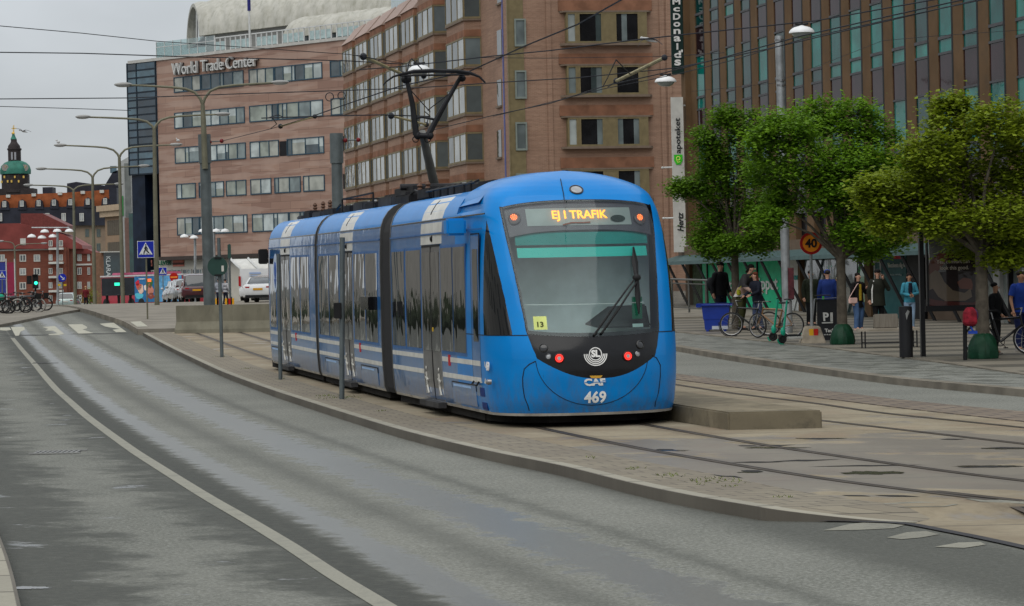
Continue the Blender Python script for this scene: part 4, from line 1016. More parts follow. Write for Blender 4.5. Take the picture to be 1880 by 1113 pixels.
def strip_window(parent, x0, x1, z0, z1, y=-.02, n=None, seed=0, mf=None, pw=1.15, glasses=None, depth=.12, name="window", wide=.09):
    """a framed row of panes (frame part, panes as its sub-part)"""
    rn = random.Random(seed); n = n or max(1, round((x1-x0)/pw)); fr = MB(); fw = wide
    fr.box(x0-.05, x1+.05, y-depth*.5, y+.1, z0-.1, z0); fr.box(x0-.05, x1+.05, y-depth*.5, y+.1, z1, z1+.08)
    xs = [x0]
    ws = [rn.choice((1, 1, .35, 1.1)) for _ in range(n)]; S = sum(ws)
    for w_ in ws: xs.append(xs[-1] + (x1-x0)*w_/S)
    for x in xs: fr.box(x-fw/2, x+fw/2, y-depth*.5+.003, y+.1, z0, z1)
    o = fr.build(name, mf or mWF, parent)
    gl_ = glasses or mWG; g = MB()
    for a, b in zip(xs, xs[1:]):
        g.k = rn.randrange(len(gl_)); 
        if rn.random() < .25 and len(gl_) > 3:
            zz = z1 - (z1-z0)*rn.uniform(.15,.6); g.box(a, b, y, y+.05, z0, zz); g.k = 4; g.box(a, b, y, y+.05, zz, z1)
        else: g.box(a, b, y, y+.05, z0, z1)
    g.build("pane", gl_, o); return o
aw = R(47); pw_ = At(460, 300, 255); W = Fac((pw_.x, pw_.y), (math.sin(aw), -math.cos(aw)))
wtc = W.root("office_building", 'pink granite office block with ribbon windows, a blue glass corner and white barrel roofs', 'building')
xl, zt_ = W.L(287, 112); xr = xl + 42; zb_ = W.L(290, 472)[1]; z0_ = -1
mb = MB(); mb.box(xl, xr, 0, 22, zb_, zt_); mb.build("wall", mStone, wtc)
mb = MB(); mb.box(xl-4.2, xr, -.15, 22.3, zt_, zt_+.28); mb.build("coping", M("coping_white", (.45,.44,.41), .6), wtc)
rows = [((320,144),(320,169),[(320,368),(370,447),(458,503),(505,591.7),(607.5,650)]), ((321,209),(321,235),[(321,370),(372,449),(459,510),(512,593),(609,650)]),
        ((322,273),(322,299),[(322,366),(368,451),(460,512),(528,595)]), ((325,339.5),(325,364),[(325,359),(366,411),(416,452),(461,498),(505,552),(558,596)]),
        ((326,401.6),(326,430.6),[(326,366),(368,454),(464,530),(532,600)])]
for k, (a, b, ss) in enumerate(rows):
    z1 = W.L(*a)[1]; z0 = W.L(*b)[1]
    for i, (p, q) in enumerate(ss): strip_window(wtc, W.L(p, a[1])[0], W.L(q, a[1])[0], z0, z1, seed=k*10+i)
for (p, q, a, b) in ((513.5,526.5,260,287),(628,655,250,278),(630,657,320,347)):
    mb = MB(); x0 = W.L(p, a)[0]; mb.box(x0, W.L(q, a)[0], -.03, .1, W.L(p, b)[1], W.L(p, a)[1]); mb.build("dark_window", mDark, wtc)
# corner glass
mCG = [glass("corner_glass", c, .04, .15, .5, coat=.8) for c in ((.025,.06,.09),(.05,.10,.13),(.015,.03,.045))]
gx0 = W.L(236, 200)[0]; zg = W.L(262, 320)[1]
mb = MB(); mb.box(gx0, xl, -.05, 20, zg, zt_); cg = mb.build("corner_glazing", mCG[0], wtc)
mb = MB(); mb.box(gx0, gx0+2.0, .2, 19, -1, zg); mb.build("corner_glazing", glass("navy_glass", (.008,.014,.028), .1, .1, .5, coat=0, spec=.15), wtc)
g = MB(); g2 = MB()
for k in range(16):
    z = zg + (zt_-zg)*k/15; g.box(gx0-.05, xl, -.11, -.05, z-.07, z+.07)
for x in (gx0, gx0+(xl-gx0)*.32, xl-.1): g.box(x-.06, x+.06, -.13, -.05, zg, zt_)
g.build("mullion", M("mullion_dark", (.012,.02,.03), .4), cg)
rn = random.Random(2)
for k in range(15):
    for (u0, u1) in ((0,.32),(.32,1)):
        z = zg+(zt_-zg)*k/15; g2.k = rn.choice((0,0,1,1,2)); g2.box(gx0+(xl-gx0)*u0+.06, gx0+(xl-gx0)*u1-.06, -.08, -.052, z+.08, z+(zt_-zg)/15-.08)
g2.build("pane", mCG, cg)
# ground floor
mWhW = M("white_render", (.50,.48,.42), .7, var=.15, vs=.5); 
mb = MB(); mb.box(xl-1.5, xr, .8, 20, -1.5, zb_); mb.build("ground_floor_wall", mWhW, wtc)
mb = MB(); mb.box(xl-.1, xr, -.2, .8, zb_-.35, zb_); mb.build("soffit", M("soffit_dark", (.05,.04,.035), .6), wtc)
zc1 = W.L(300, 497, .8)[1]; zc0 = W.L(300, 520, .8)[1]
for i, (p, q) in enumerate(((262,276),(279,289),(304,316),(319,334),(337,352),(355,372),(392,420))):
    strip_window(wtc, W.L(p, 500, .8)[0], W.L(q, 500, .8)[0], zc0-1.0, zc1, y=.75, n=2, seed=60+i, mf=M("shop_frame", (.4,.4,.38), .5), glasses=[mWG[0], mWG[3]], name="shop_window")
def fac_text(Fc, parent, name, txt, px0, px1, py0, py1, inset, mat, depth=.05, bold=0, y=None, vertical=False, sp=1, mate=None):
    """text fitted to a pixel rectangle on the facade plane"""
    x0, z1 = Fc.L(px0, (py0[0] if isinstance(py0, tuple) else py0), inset); x1, z1b = Fc.L(px1, (py0[1] if isinstance(py0, tuple) else py0), inset); z0 = Fc.L(px0, (py1[0] if isinstance(py1, tuple) else py1), inset)[1]
    vs, fs = text_mesh(txt, 1.0, .5, bold=bold, sp=sp)
    mnx, mxx = min(v.x for v in vs), max(v.x for v in vs); mny, mxy = min(v.y for v in vs), max(v.y for v in vs)
    mb = MB(); mb.v = [V((x0+(v.x-mnx)/(mxx-mnx)*(x1-x0), inset-.02-depth*(v.z+.5), z0+(v.y-mny)/(mxy-mny)*(z1-z0))) for v in vs]; mb.f = fs; mb.m = [0]*len(fs)
    return mb.build(name, mat, parent)
mLet = M("letter_silver", (.55,.55,.53), .4, .2)
for w_, a, b, ya, yb in (("World", 318, 364, (117,112), (139,133)), ("Trade", 371, 412, (111,107), (132.5,128)), ("Center", 417, 474, (105.5,102), (127.5,122))):
    fac_text(W, wtc, "sign_letters", w_, a, b, ya, yb, -.25, mLet, .25, bold=.0)
    fac_text(W, wtc, "sign_letters", w_, a+1.8, b+1.8, ya, yb, -.04, M("letter_side", (.03,.03,.035), .6), .15, bold=.012)
fac_text(W, wtc, "shop_lettering", "LEVER", 291.5, 315, 479, 487, .7, M("sign_green", (.01,.10,.05), .5), .05, bold=.03)
for p, q in ((258.5,278),(317,337)):
    mb = MB(); x0, x1 = W.L(p, 483, .7)[0], W.L(q, 483, .7)[0]; z = W.L(p, 484, .7)[1]; mb.box(x0, x1, .72, .79, z-.3, z+.3); s_ = mb.build("shop_sign_panel", M("sign_pink", (.50,.17,.13), .6), wtc)
    mb = MB(); mb.box(x0, x1, .68, .72, z-.13, z+.06); mb.build("sign_bar", M("sign_bar_brown", (.08,.035,.03), .6), s_)
# barrel roofs
mVault = NT("barrel_roof_sheet"); _t = mVault; _c = _t.coord('Object'); _n = _t.noise(_c, .8, 5, .65); _n3 = _t.noise(_t.coord('Object', (1,1,.3)), 2.2, 4, .7)
_t.base(_t.mix(_t.math('MULTIPLY', _t.ramp(_n3,.45,.75), .5), _t.mix(_t.ramp(_n,.35,.7), (.42,.41,.36), (.33,.32,.27)), (.14,.14,.09))); _t.p.inputs['Roughness'].default_value = .55; mVault = _t.mat
def vault(x0, x1, yc, zb, rr, rz, nseg, name, sh=0):
    mb = MB(); rings = []
    N = nseg*6
    for i in range(N+1):
        x = x0+(x1-x0)*i/N; k = (i % 6)/6; bulge = .10*math.sin(math.pi*k)
        r = []
        for j in range(17):
            a = math.pi*j/16; y_ = yc - (rr+bulge)*math.cos(a); r.append(V((x-sh*(y_-yc+rr)*(1-i/N), y_, zb + (rz+bulge)*math.sin(a))))
        for j in range(16, -1, -1):
            a = math.pi*j/16; y_ = yc - (rr-.35)*math.cos(a); r.append(V((x-sh*(y_-yc+rr)*(1-i/N), y_, zb + (rz-.35)*math.sin(a))))
        rings.append(r)
    mb.loft(rings, True); return mb.build(name, mVault, wtc, smooth=True)
vx0, vz = W.L(366, 66, 4.0); ztop = W.L(366, 6, 8.0)[1]
vsh = (vx0 - W.L(342, 66, 12.0)[0])/8
vault(vx0, vx0+46, 8.0, vz, 4.0, ztop-vz, 26, "barrel_roof", vsh)
vT = lambda p: V((p.x-vsh*(p.y-4.0), p.y, p.z))
mb = MB(vT); N = 16; c0 = V((vx0-.02, 8.0, vz)); mb.loft([[V((vx0+.8, 8.0-3.6*math.cos(math.pi*j/N), vz+(ztop-vz-.35)*math.sin(math.pi*j/N))) for j in range(N+1)] + [V((vx0+.8, 8.0, vz))], [V((vx0+.9, 8.0-3.6*math.cos(math.pi*j/N), vz+(ztop-vz-.35)*math.sin(math.pi*j/N))) for j in range(N+1)] + [V((vx0+.9, 8.0, vz))]]); ge = mb.build("gable_glazing", mCG[2], wtc)
mb = MB(vT)
for y_, z_ in ((7.2, 0), (6.0, 0), (9.5, 0)): mb.tube([V((vx0+.7, 8.0, ztop-.4)), V((vx0+.7, y_-1, vz))], .1, 5)
mb.build("gable_strut", mLet, ge)
mb = MB(); mb.box(vx0+.5, vx0+46, 4.4, 11.6, zt_+.2, vz+.05); mb.build("penthouse_wall", M("penthouse_grey", (.20,.20,.19), .6), wtc)
v2, vz2 = W.L(527, 70, 1.6); zt2_ = W.L(560, 32, 3.4)[1]
vault(v2, v2+26, 3.8, vz2, 2.3, zt2_-vz2, 22, "barrel_roof")
# low dome cap end of the small barrel
mb = MB(); mb.ell((v2, 3.8, vz2), (1.6, 2.3, zt2_-vz2), 20, 12); mb.build("barrel_end", mVault, wtc, smooth=True)
mb = MB(); mb.box(v2+.2, v2+26, 1.9, 5.6, zt_+.2, vz2+.05); mb.build("penthouse_wall", mWG[3], wtc)
# roof terrace railing
mRailW = M("railing_white", (.55,.56,.55), .5); mGl2 = M("railing_glass", (.35,.45,.45), .15, coat=.5, var=.2)
xa = W.L(395, 100, .3)[0]; xb = W.L(690, 60, .3)[0]
mb = MB(); g = MB(); n = 30
for i in range(n+1):
    x = xa+(xb-xa)*i/n; mb.box(x-.05, x+.05, .3, .38, zt_+.28, zt_+1.6)
    if i < n and i % 5 != 2: g.box(x+.1, x+(xb-xa)/n-.1, .33, .35, zt_+.4, zt_+1.2)
mb.box(xa, xb, .28, .40, zt_+1.52, zt_+1.62); ra_ = mb.build("terrace_railing", mRailW, wtc)
for i in range(n):
    if i % 5 != 2: g = MB(); x = xa+(xb-xa)*i/n; g.box(x+.1, x+(xb-xa)/n-.1, .33, .35, zt_+.4, zt_+1.2); g.build("glass_panel", mGl2, ra_)
tg = NT("clear_glass"); tg.t.nodes.remove(tg.p); tr = tg.n('ShaderNodeBsdfTransparent'); tr.inputs[0].default_value = (.78,.88,.87,1); gl = tg.n('ShaderNodeBsdfGlossy'); gl.inputs['Roughness'].default_value = .05
mm_ = tg.n('ShaderNodeMixShader'); mm_.inputs[0].default_value = .22; tg.l(tr.outputs[0], mm_.inputs[1]); tg.l(gl.outputs[0], mm_.inputs[2]); tg.l(mm_.outputs[0], tg.out.inputs[0]); mClear = tg.mat
x0 = W.L(287, 100, .3)[0]; x1 = W.L(394, 100, .3)[0]; zz1 = W.L(287, 78, .3)[1]
g = MB()
for i in range(7): g.box(x0+(x1-x0)*i/7+.03, x0+(x1-x0)*(i+1)/7-.03, .3, .33, zt_+.3, zz1)
g.box(x0, x0+.03, .3, 8, zt_+.3, zz1); wsc = g.build("wind_screen", mClear, wtc)
mb = MB()
for i in range(8): mb.box(x0+(x1-x0)*i/7-.03, x0+(x1-x0)*i/7+.03, .28, .36, zt_+.3, zz1)
mb.box(x0, x1, .27, .37, zt_+1.3, zt_+1.36); mb.build("post", mRailW, wsc)
mb = MB(); xf = W.L(456, 90, 0)[0]; mb.cyl((xf, .2, zt_), (xf, .2, zt_+7), .10, .07, 8); mb.k = 1; mb.box(xf-.12, xf+.12, .1, .3, W.L(453, 20)[1], W.L(453, -20)[1]); mb.build("flagpole", [mRailW, C(40,40,110)], wtc)

# ---- brick hotel -------------------------------------------------------
def brick_mat(name, c1, c2, mort, bw=.25, bh=.075):
    t = NT(name); co = t.coord('Object'); sp = t.n('ShaderNodeSeparateXYZ'); t.l(co, sp.inputs[0]); cb = t.n('ShaderNodeCombineXYZ'); t.l(t.math('ADD', sp.outputs['X'], sp.outputs['Y']), cb.inputs[0]); t.l(sp.outputs['Z'], cb.inputs[1])
    b = t.n('ShaderNodeTexBrick'); t.l(cb.outputs[0], b.inputs['Vector']); b.inputs['Color1'].default_value = (*c1,1); b.inputs['Color2'].default_value = (*c2,1); b.inputs['Mortar'].default_value = (*mort,1)
    b.inputs['Scale'].default_value = 1; b.inputs['Brick Width'].default_value = bw; b.inputs['Row Height'].default_value = bh; b.inputs['Mortar Size'].default_value = .012
    n = t.noise(co, .35, 4, .6); n2 = t.noise(t.coord('Object', (1,1,.25)), 1.2, 4, .7); row = t.noise(t.coord('Object', (.05,.05,1)), 5.5, 4, .8)
    c = t.mix(t.math('MULTIPLY', t.ramp(n,.35,.65), .35), b.outputs['Color'], tuple(x*.72 for x in c2)); c = t.mix(t.math('MULTIPLY', t.ramp(row,.35,.65), .45), c, tuple(x*.62 for x in c2)); c = t.mix(t.math('MULTIPLY', t.ramp(n2,.55,.8), .3), c, (.08,.05,.04))
    t.base(c); t.p.inputs['Roughness'].default_value = .85; t.bump(row, .25, .03); return t.mat
mBr = brick_mat("hotel_brick", (.315,.185,.122), (.24,.135,.088), (.31,.21,.15))
mTerra = M("terracotta_band", (.22,.105,.062), .8, var=.3, vs=1.2)
mOl = M("olive_frame", (.17,.135,.07), .5, var=.15); mSill = M("stone_sill", (.16,.12,.09), .7)
mHG = [glass("hotel_glass", c, .05, .2, .8, coat=.55) for c in ((.012,.012,.013),(.03,.035,.035),(.30,.33,.32),(.13,.155,.155),(.045,.06,.06))]
mHGw = [glass("hotel_bay_glass", c, .05, .35, 1.0, coat=.35) for c in ((.035,.045,.04),(.25,.26,.245),(.07,.09,.09),(.02,.025,.02),(.10,.12,.115))]
p0 = At(937, 300, 161); HF = Fac((p0.x, p0.y), (math.cos(R(11)), math.sin(R(11))))
hotel = HF.root("hotel", 'tall brown brick hotel with rows of projecting bay windows and olive frames', 'building')
zt = 42; xr = HF.L(1264, 400)[0]
ah = 13.2
HS = Fac((p0.x, p0.y), (math.sin(R(ah)), -math.cos(R(ah))))     # side face; local x negative going away
def hs(x, y, z):   # side-face local -> hotel local
    wv = V((HS.P.x, HS.P.y, 0)) + HS.d*x + HS.n*y; q = wv - HF.P; return V((q.dot(HF.d), q.dot(HF.n), z))
LS = -HS.L(653, 270)[0]; zpar = HS.L(656, 78)[1]-.2; xT = HS.L(797, 100)[0]
mb = MB(); mb.prism([hs(0,0,-1), V((xr,0,-1)), V((xr,30,-1)), hs(xT,28,-1), hs(xT,0,-1)], (0,0,zt+1)); mb.build("wall", mBr, hotel)
mb = MB(); mb.prism([hs(xT,0,-1), hs(xT,12,-1), hs(-LS,12,-1), hs(-LS,0,-1)], (0,0,zpar+1)); mb.build("wall", mBr, hotel)
def seg_window(parent, x0, x1, z0, z1, lights, T=None, gl_=mHG, y=-.04, name="window", proud=.06, seed=0, mf=mOl):
    """lights: list of (fraction, kind) ; kind -1 solid panel, else glass index, or (a,b,..) split"""
    fr = MB(T); g = MB(T); S = sum(l[0] for l in lights); x = x0
    fr.box(x0, x1, y-proud, y+.05, z0-.12, z0-.001); fr.box(x0, x1, y-proud, y+.05, z1+.001, z1+.1)
    for w_, kd in lights:
        a, b = x, x+(x1-x0)*w_/S; x = b
        if kd == -1: fr.box(a+.001, b-.001, y-proud+.01, y+.04, z0, z1); continue
        fr.box(a, a+.09, y-proud, y+.05, z0, z1); fr.box(b-.09, b, y-proud, y+.05, z0, z1)
        ks = kd if isinstance(kd, tuple) else (kd,)
        for i, k in enumerate(ks):
            g.k = k; g.box(a+.09+(b-a-.18)*i/len(ks), a+.09+(b-a-.18)*(i+1)/len(ks), y, y+.04, z0, z1)
    o = fr.build(name, mf, parent); g.build("pane", gl_, o); return o
# front windows
for k, (a, b, kk) in enumerate(((27,77,[(.9,2),(.15,-1),(2.2,(0,0,0,4)),(1.1,-1),(2.2,(0,3,0,0)),(.15,-1),(.55,-1)]), (125,172,[(.9,3),(.15,-1),(2.2,(0,0,4,3)),(1.1,-1),(2.2,(0,0,0,0)),(.15,-1),(.55,-1)]), (220,266.5,[(.9,2),(.15,-1),(2.2,(0,0,0,3)),(1.1,-1),(2.2,(3,0,0,3)),(.15,-1),(.55,-1)]), (316,362,[(.9,3),(.15,-1),(2.2,(0,0,0,0)),(1.1,-1),(2.2,(0,0,0,3)),(.15,-1),(.55,-1)]))):
    dx = k*1.5; x0, z1 = HF.L(1037+dx, a); x1 = HF.L(1184.5+dx, a)[0]; z0 = HF.L(1037+dx, b)[1]
    # shallow canted bay carrying the band
    bay = MB(); bay.prism([V((x0-.35,0,z0-.25)), V((x0-.1,-.42,z0-.25)), V((x1+.1,-.42,z0-.25)), V((x1+.35,0,z0-.25))], (0,0,.14)); bay.prism([V((x0-.35,0,z1+.1)), V((x0-.1,-.42,z1+.1)), V((x1+.1,-.42,z1+.1)), V((x1+.35,0,z1+.1))], (0,0,.1))
    w_ = seg_window(hotel, x0, x1, z0, z1, kk, y=-.34, seed=k)
    bay.build("sill", mSill, w_)
    c = MB(); c.box(x0-.02, x1+.02, -.30, .02, z0-.1, z1+.1); c.build("reveal", mOl, w_)
    mb = MB(); mb.box(x0-.4, x1+.4, -.06, .1, z1+.22, z1+.85); mb.build("terracotta_band", mTerra, hotel)
# olive strip with windows
sx0, sx1 = HF.L(935.5, 300)[0]+.08, HF.L(966, 300)[0]
mb = MB(); mb.box(sx0, sx1, -.05, .1, 0, zt-.5); mb.box(sx0-.06, sx0, -.09, .1, 0, zt-.5); st_ = mb.build("olive_panel_strip", mOl, hotel)
for a, b in ((-56,-14),(38,82),(133,178),(228,273),(322,368)):
    x0 = HF.L(943+a*.012, a)[0]; x1 = HF.L(964+a*.012, a)[0]; z1 = HF.L(943, a)[1]; z0 = HF.L(943, b)[1]
    seg_window(hotel, x0, x1, z0, z1, [(1, 3 if a > 0 else 4)], y=-.08, name="strip_window", mf=C(120,128,122,.5))
# subtle pilaster lines on the front
for px in (1008, 1216, 1228):
    x = HF.L(px, 300)[0]; mb = MB(); mb.box(x, x+.28, -.07, .02, 0, zt-.4); mb.build("pilaster", mBr, hotel)
# side face ------------------------------------------------------------
# storey rows measured on the nearest bay (pixel 870)
rowpx = [(-13,33),(75,112),(160,206),(249,297),(336,384)]
Ts = lambda p: hs(p.x, p.y, p.z)
def srow(k): 
    a, b = rowpx[k]; return HS.L(872, b)[1], HS.L(872, a)[1]
zr = [srow(k) for k in range(5)]
pit = (zr[1][1]-zr[4][1])/3; zr = [(zr[4][1]-1.6+pit*j, zr[4][1]+pit*j) for j in range(-2, 8)]
zpar = HS.L(656, 78)[1]-.2
bays = [(850,892,True),(797,834,True),(766,797,False),(736,766,False),(707,736,False),(679,707,False),(655,679,False)]
rn = random.Random(11)
for bi, (pa_, pb_, tall) in enumerate(bays):
    x1 = HS.L(pb_, 270)[0]; x0 = HS.L(pa_, 270)[0]
    ztop_ = zt-.4 if tall else zpar; dep = 1.0; ch = .8; x1 -= (x1-x0)*.10
    # brick bay body
    foot = lambda o, z: [V((x0-o,0.0,z)), V((x0+ch*.6-o,-dep-o,z)), V((x1-ch*.3+o,-dep-o,z)), V((x1+o,0.0,z))]
    mb = MB(Ts); mb.prism(foot(0, -1), (0,0,ztop_+1)); mb.build("bay", mBr, hotel)
    if not tall:
        mb = MB(Ts); mb.loft([foot(.12, ztop_), [V((x0,.0,ztop_+1.3)), V((x0+.5,-.02,ztop_+1.3)), V((x1-.5,-.02,ztop_+1.3)), V((x1,.0,ztop_+1.3))]]); mb.build("bay_roof", M("bay_roof_copper", (.33,.24,.20), .6), hotel)
        mb = MB(Ts); mb.prism(foot(.04, ztop_-.75), (0,0,.74)); mb.build("terracotta_band", mTerra, hotel)
    for k, (za, zb2) in enumerate(zr):
        if zb2 > ztop_-.5: continue
        # front (long) facet and near canted facet, each a strip of lights
        P = foot(.03, 0); wpt = lambda a, b, u, o, z: a + (b-a)*u + V(((b-a).y, -(b-a).x, 0)).normalized()*o + V((0,0,z))
        f = MB(Ts); g = MB(Ts)
        for (a, b, n, ks) in ((P[1], P[2], 3, [(rn.choice((0,2,3)), rn.choice((1,4,0)), rn.choice((1,1,4)))[q_] for q_ in range(3)]), (P[2], P[3], 1, [rn.choice((0,2,3,3))])):
            a = V((a.x, a.y, 0)); b = V((b.x, b.y, 0))
            for z_0, z_1 in ((za-.12, za), (zb2, zb2+.1)): f.prism([wpt(a,b,0,.05,z_0), wpt(a,b,1,.05,z_0), wpt(a,b,1,-.15,z_0), wpt(a,b,0,-.15,z_0)], (0,0,z_1-z_0))
            for i in range(n+1):
                u = i/n; e = .07/(b-a).length; u0 = max(0, u-e); u1 = min(1, u+e); f.prism([wpt(a,b,u0,.04,za), wpt(a,b,u1,.04,za), wpt(a,b,u1,-.1,za), wpt(a,b,u0,-.1,za)], (0,0,zb2-za))
            for i in range(n):
                g.k = ks[i]; u0, u1 = (i+.03)/n, (i+.97)/n; g.prism([wpt(a,b,u0,.012,za), wpt(a,b,u1,.012,za), wpt(a,b,u1,-.1,za), wpt(a,b,u0,-.1,za)], (0,0,zb2-za))
        o = f.build("bay_window", mOl, hotel); g.build("pane", mHGw, o)
        mb = MB(Ts); mb.prism(foot(.03, zb2+.12), (0,0,.42)); mb.build("terracotta_band", mTerra, hotel)
        mb = MB(Ts); mb.prism(foot(.10, za-.24), (0,0,.11)); mb.build("sill", mSill, o)
# small windows near the corner
for a, b in ((-40,8),(57,104),(148,196),(240,290)):
    x0 = HS.L(913, a+10)[0]; x1 = HS.L(921, a+10)[0]; z1 = HS.L(913, a)[1]; z0 = HS.L(913, b)[1]
    mb = MB(Ts); mb.box(x0, x1, -.03, .05, z0, z1); w_ = mb.build("small_window", mHG[1], hotel); mb = MB(Ts); mb.box(x0-.1, x1+.1, -.12, .05, z0-.12, z0); mb.build("sill", mSill, w_)
# blue-grey downpipe ribbon near the corner
mb = MB(Ts); xx = HS.L(926, 200)[0]; mb.box(xx, xx+.18, -.06, 0, 0, zt-.5); mb.build("cable_duct", C(95,100,150,.5), hotel)
# set-back tower over the far bays
x0 = HS.L(724, -5)[0]; mb = MB(Ts); mb.box(x0, xT, 2.2, 10, zpar, zt); mb.build("wall", mBr, hotel)
mb = MB(Ts); xa_ = HS.L(716, 30)[0]; mb.box(xa_, xa_+7, .1, .16, zpar+1.0, zpar+2.0); mb.build("balcony_glass", mGl2, hotel)
mb = MB(Ts); mb.box(-LS-.3, xT, -.06, 3, zpar, zpar+.25); mb.build("coping", mSill, hotel)

# ---- glass facade building at right --------------------------------------
ag = R(13); GB = Fac((8.4, 113), (math.sin(ag), -math.cos(ag)))
gb = GB.root("department_store", 'long brown stone pillared building with teal and dark purple glass bays, shops at street level', 'building')
mPier = M("brown_stone_pier", (.105,.062,.030), .85, var=.25, vs=.6, col2=(.14,.085,.044), dirt=.3, spec=.2)
xe = GB.L(1262, 300)[0]; 
zc = [GB.L(1293, 96)[1]]      # bottom of a purple spandrel on the first piers
PIT = 3.5
mTeal2 = [glass("teal_glass", c, .04, .3, .6, coat=.0, spec=.25) for c in ((.001,.075,.067),(.001,.13,.11),(.002,.038,.036),(.016,.17,.14))]
mPurp = glass("purple_spandrel_glass", (.022,.007,.010), .06, .2, .6, coat=.0, spec=.2)
mBand = M("grey_transom", (.07,.07,.075), .5); mBlkF = M("black_frame", (.006,.006,.007), .5)
xend = 62.0; zt3 = 26
zlow = GB.L(1440, 442)[1]
mb = MB(); mb.box(xe, xend, .35, 25, zlow, zt3); mb.build("wall", mBlkF, gb)
piers = []; x = xe + .35; n = 0
while x < 52:
    mb = MB(); mb.box(x, x+.80, .125, .5, zlow, zt3); mb.build("pier", mPier, gb)
    piers.append(x); x += 2.08
mb = MB(); mb.box(xe-.25, xe+.34, -.12, .6, -.5, zt3); mb.build("corner_pier", mPier, gb)
rn = random.Random(4)
for i, x in enumerate(piers[:-1]):
    a, b = x+.80, x+2.08; j = 0
    z = zc[0] - PIT*3
    while z < zt3 - 1:
        # z = bottom of purple spandrel; order downward from z: black line, teal tall, band, teal small, band
        zz = z
        if zz + 1.17 > zlow+.5 and proj(V((0,0,0)) + GB.P + GB.d*a + V((0,0,zz-3)))[1] > -60:
            fr = MB(); fr.box(a, b, .10, .3, zz-.07, zz); fr.box(a+.02, b-.02, .12, .3, zz-1.84, zz-1.74); fr.box(a+.02, b-.02, .12, .3, zz-2.34, zz-2.26); fr.box(b-.22, b, .06, .3, zz-2.3, zz+1.15)
            lo = max(zlow, zz-2.3)
            w_ = None
            fr2 = MB(); 
            for (q0, q1) in ((zz-.07, zz), (zz-1.84, zz-1.74), (zz-2.34, zz-2.26)):
                if q0 > zlow: fr2.box(a, b, .12, .3, q0, q1)
            if fr2.v:
                fr2.k = 1; fr2.box(b-.13, b-.001, .118, .3, max(zlow, zz-2.34), zz+1.16)
                w_ = fr2.build("window", [mBand, mBlkF], gb)
                g = MB(); k = rn.randrange(4)
                for (q0, q1) in ((zz-1.74, zz-.07), (zz-2.26, zz-1.84)):
                    if q0 > zlow: g.k = rn.choice((k, k, rn.randrange(4))); g.box(a, b, .17, .3, q0, q1)
                if g.v: g.build("pane", mTeal2, w_)
                g = MB(); g.box(a, b, .16, .3, zz, zz+1.16); g.build("spandrel", mPurp, w_)
        z += PIT
# street level
mb = MB(); mb.box(xe-.5, xend, -.35, .35, zlow-.45, zlow); mb.build("fascia", M("fascia_brown", (.13,.09,.06), .7), gb)
zaw = GB.L(1270, 479, -2)[1]
mb = MB(); mb.loft([[V((xe-.6, -.1, zaw+.35)), V((xe-.6,-1.3, zaw+.02)), V((xe-.6,-1.3, zaw-.12)), V((xe-.6,-.1, zaw+.2))], [V((34,-.1, zaw+.35)), V((34,-1.3, zaw+.02)), V((34,-1.3, zaw-.12)), V((34,-.1, zaw+.2))]]); aw_ = mb.build("awning", M("awning_steel", (.07,.13,.13), .45, .3), gb)
mb = MB()
for i in range(17):
    x = xe + 1 + i*2.08; mb.tube([(x, -1.25, zaw-.1), (x+.9, -.1, zaw-3.0)], .06, 5)
mb.build("awning_strut", mBlk, aw_)
mGrn = M("poster_green", (.008,.56,.27), .5, var=.1); mShop = glass("shop_glass", (.03,.05,.05), .05, .2, .5)
mPW = M("poster_white", (.60,.62,.60), .5)
def shop(px0, px1, mat, name, y=.0, z0=0.2, z1=None, lab=None):
    a = GB.L(px0, 530)[0]; b = GB.L(px1, 530)[0]; mb = MB(); mb.box(a, b, y, .3, z0, z1 if z1 is not None else zlow-.45); return mb.build(name, mat, gb), a, b
mb = MB(); mb.box(xe-.5, xend, .2, 25, -.5, zlow-.4); mb.build("street_wall", M("street_wall_brown", (.14,.10,.07), .7), gb)
shop(1272, 1288, M("moss_screen", (.06,.10,.05), .8, var=.5, vs=6), "shop_panel")
gp, a, b = shop(1290, 1434, mGrn, "green_poster")
mb = MB(); xa_ = GB.L(1318, 520)[0]
for px in (1300, 1329, 1352, 1392): 
    xx = GB.L(px, 530)[0]; mb.box(xx-.06, xx+.06, -.05, .0, .2, zlow-.45)
mb.build("mullion", mBlkF, gp)
fac_text(GB, gp, "poster_lettering", "äppet", 1391, 1429, (510,508), (540,540), 0, M("poster_text_white", (.75,.77,.75), .5), .02, bold=.02)
fac_text(GB, gp, "poster_lettering", "Öppet", 1300, 1345, (511,510), (536,536), 0, M("poster_text_white", (.75,.77,.75), .5), .02, bold=.02)
pp, a, b = shop(1452, 1468, mPW, "white_poster"); 
mb = MB(); mb.prism([V((a+.0, -.03, .3)), V((a+(b-a)*1.0, -.03, 1.5)), V((b+.3, -.03, 2.4)), V((b, -.03, 3.3)), V((a, -.03, 3.3))], (0,-.02,0)); mb.build("poster_shape", mPW, pp)
fac_text(GB, pp, "poster_lettering", "cen", 1453, 1468, 506, 514, -.05, M("poster_text_teal", (.02,.30,.28), .5), .02, bold=.02)
shop(1470, 1474, mPier, "shop_pier", -.1)
shop(1478, 1540, mShop, "shop_window"); shop(1543, 1574, mShop, "shop_window"); sg, a, b = shop(1576, 1590, glass("green_glass_strip", (.005,.22,.04), .08), "green_window_strip")
shop(1592, 1603, mPier, "shop_pier", -.1)
vp, a, b = shop(1604, 1664, M("poster_petrol", (.008,.09,.095), .5), "vaccination_poster")
fac_text(GB, vp, "poster_lettering", "Vaccinera dig här", 1631, 1667, (483,481), (494,494), -.0, mPW, .02, bold=.015)
fac_text(GB, vp, "poster_lettering", "Boka tid idag", 1636, 1657, (503,502), (507,507), -.0, M("poster_text_grey", (.35,.45,.45), .5), .02)
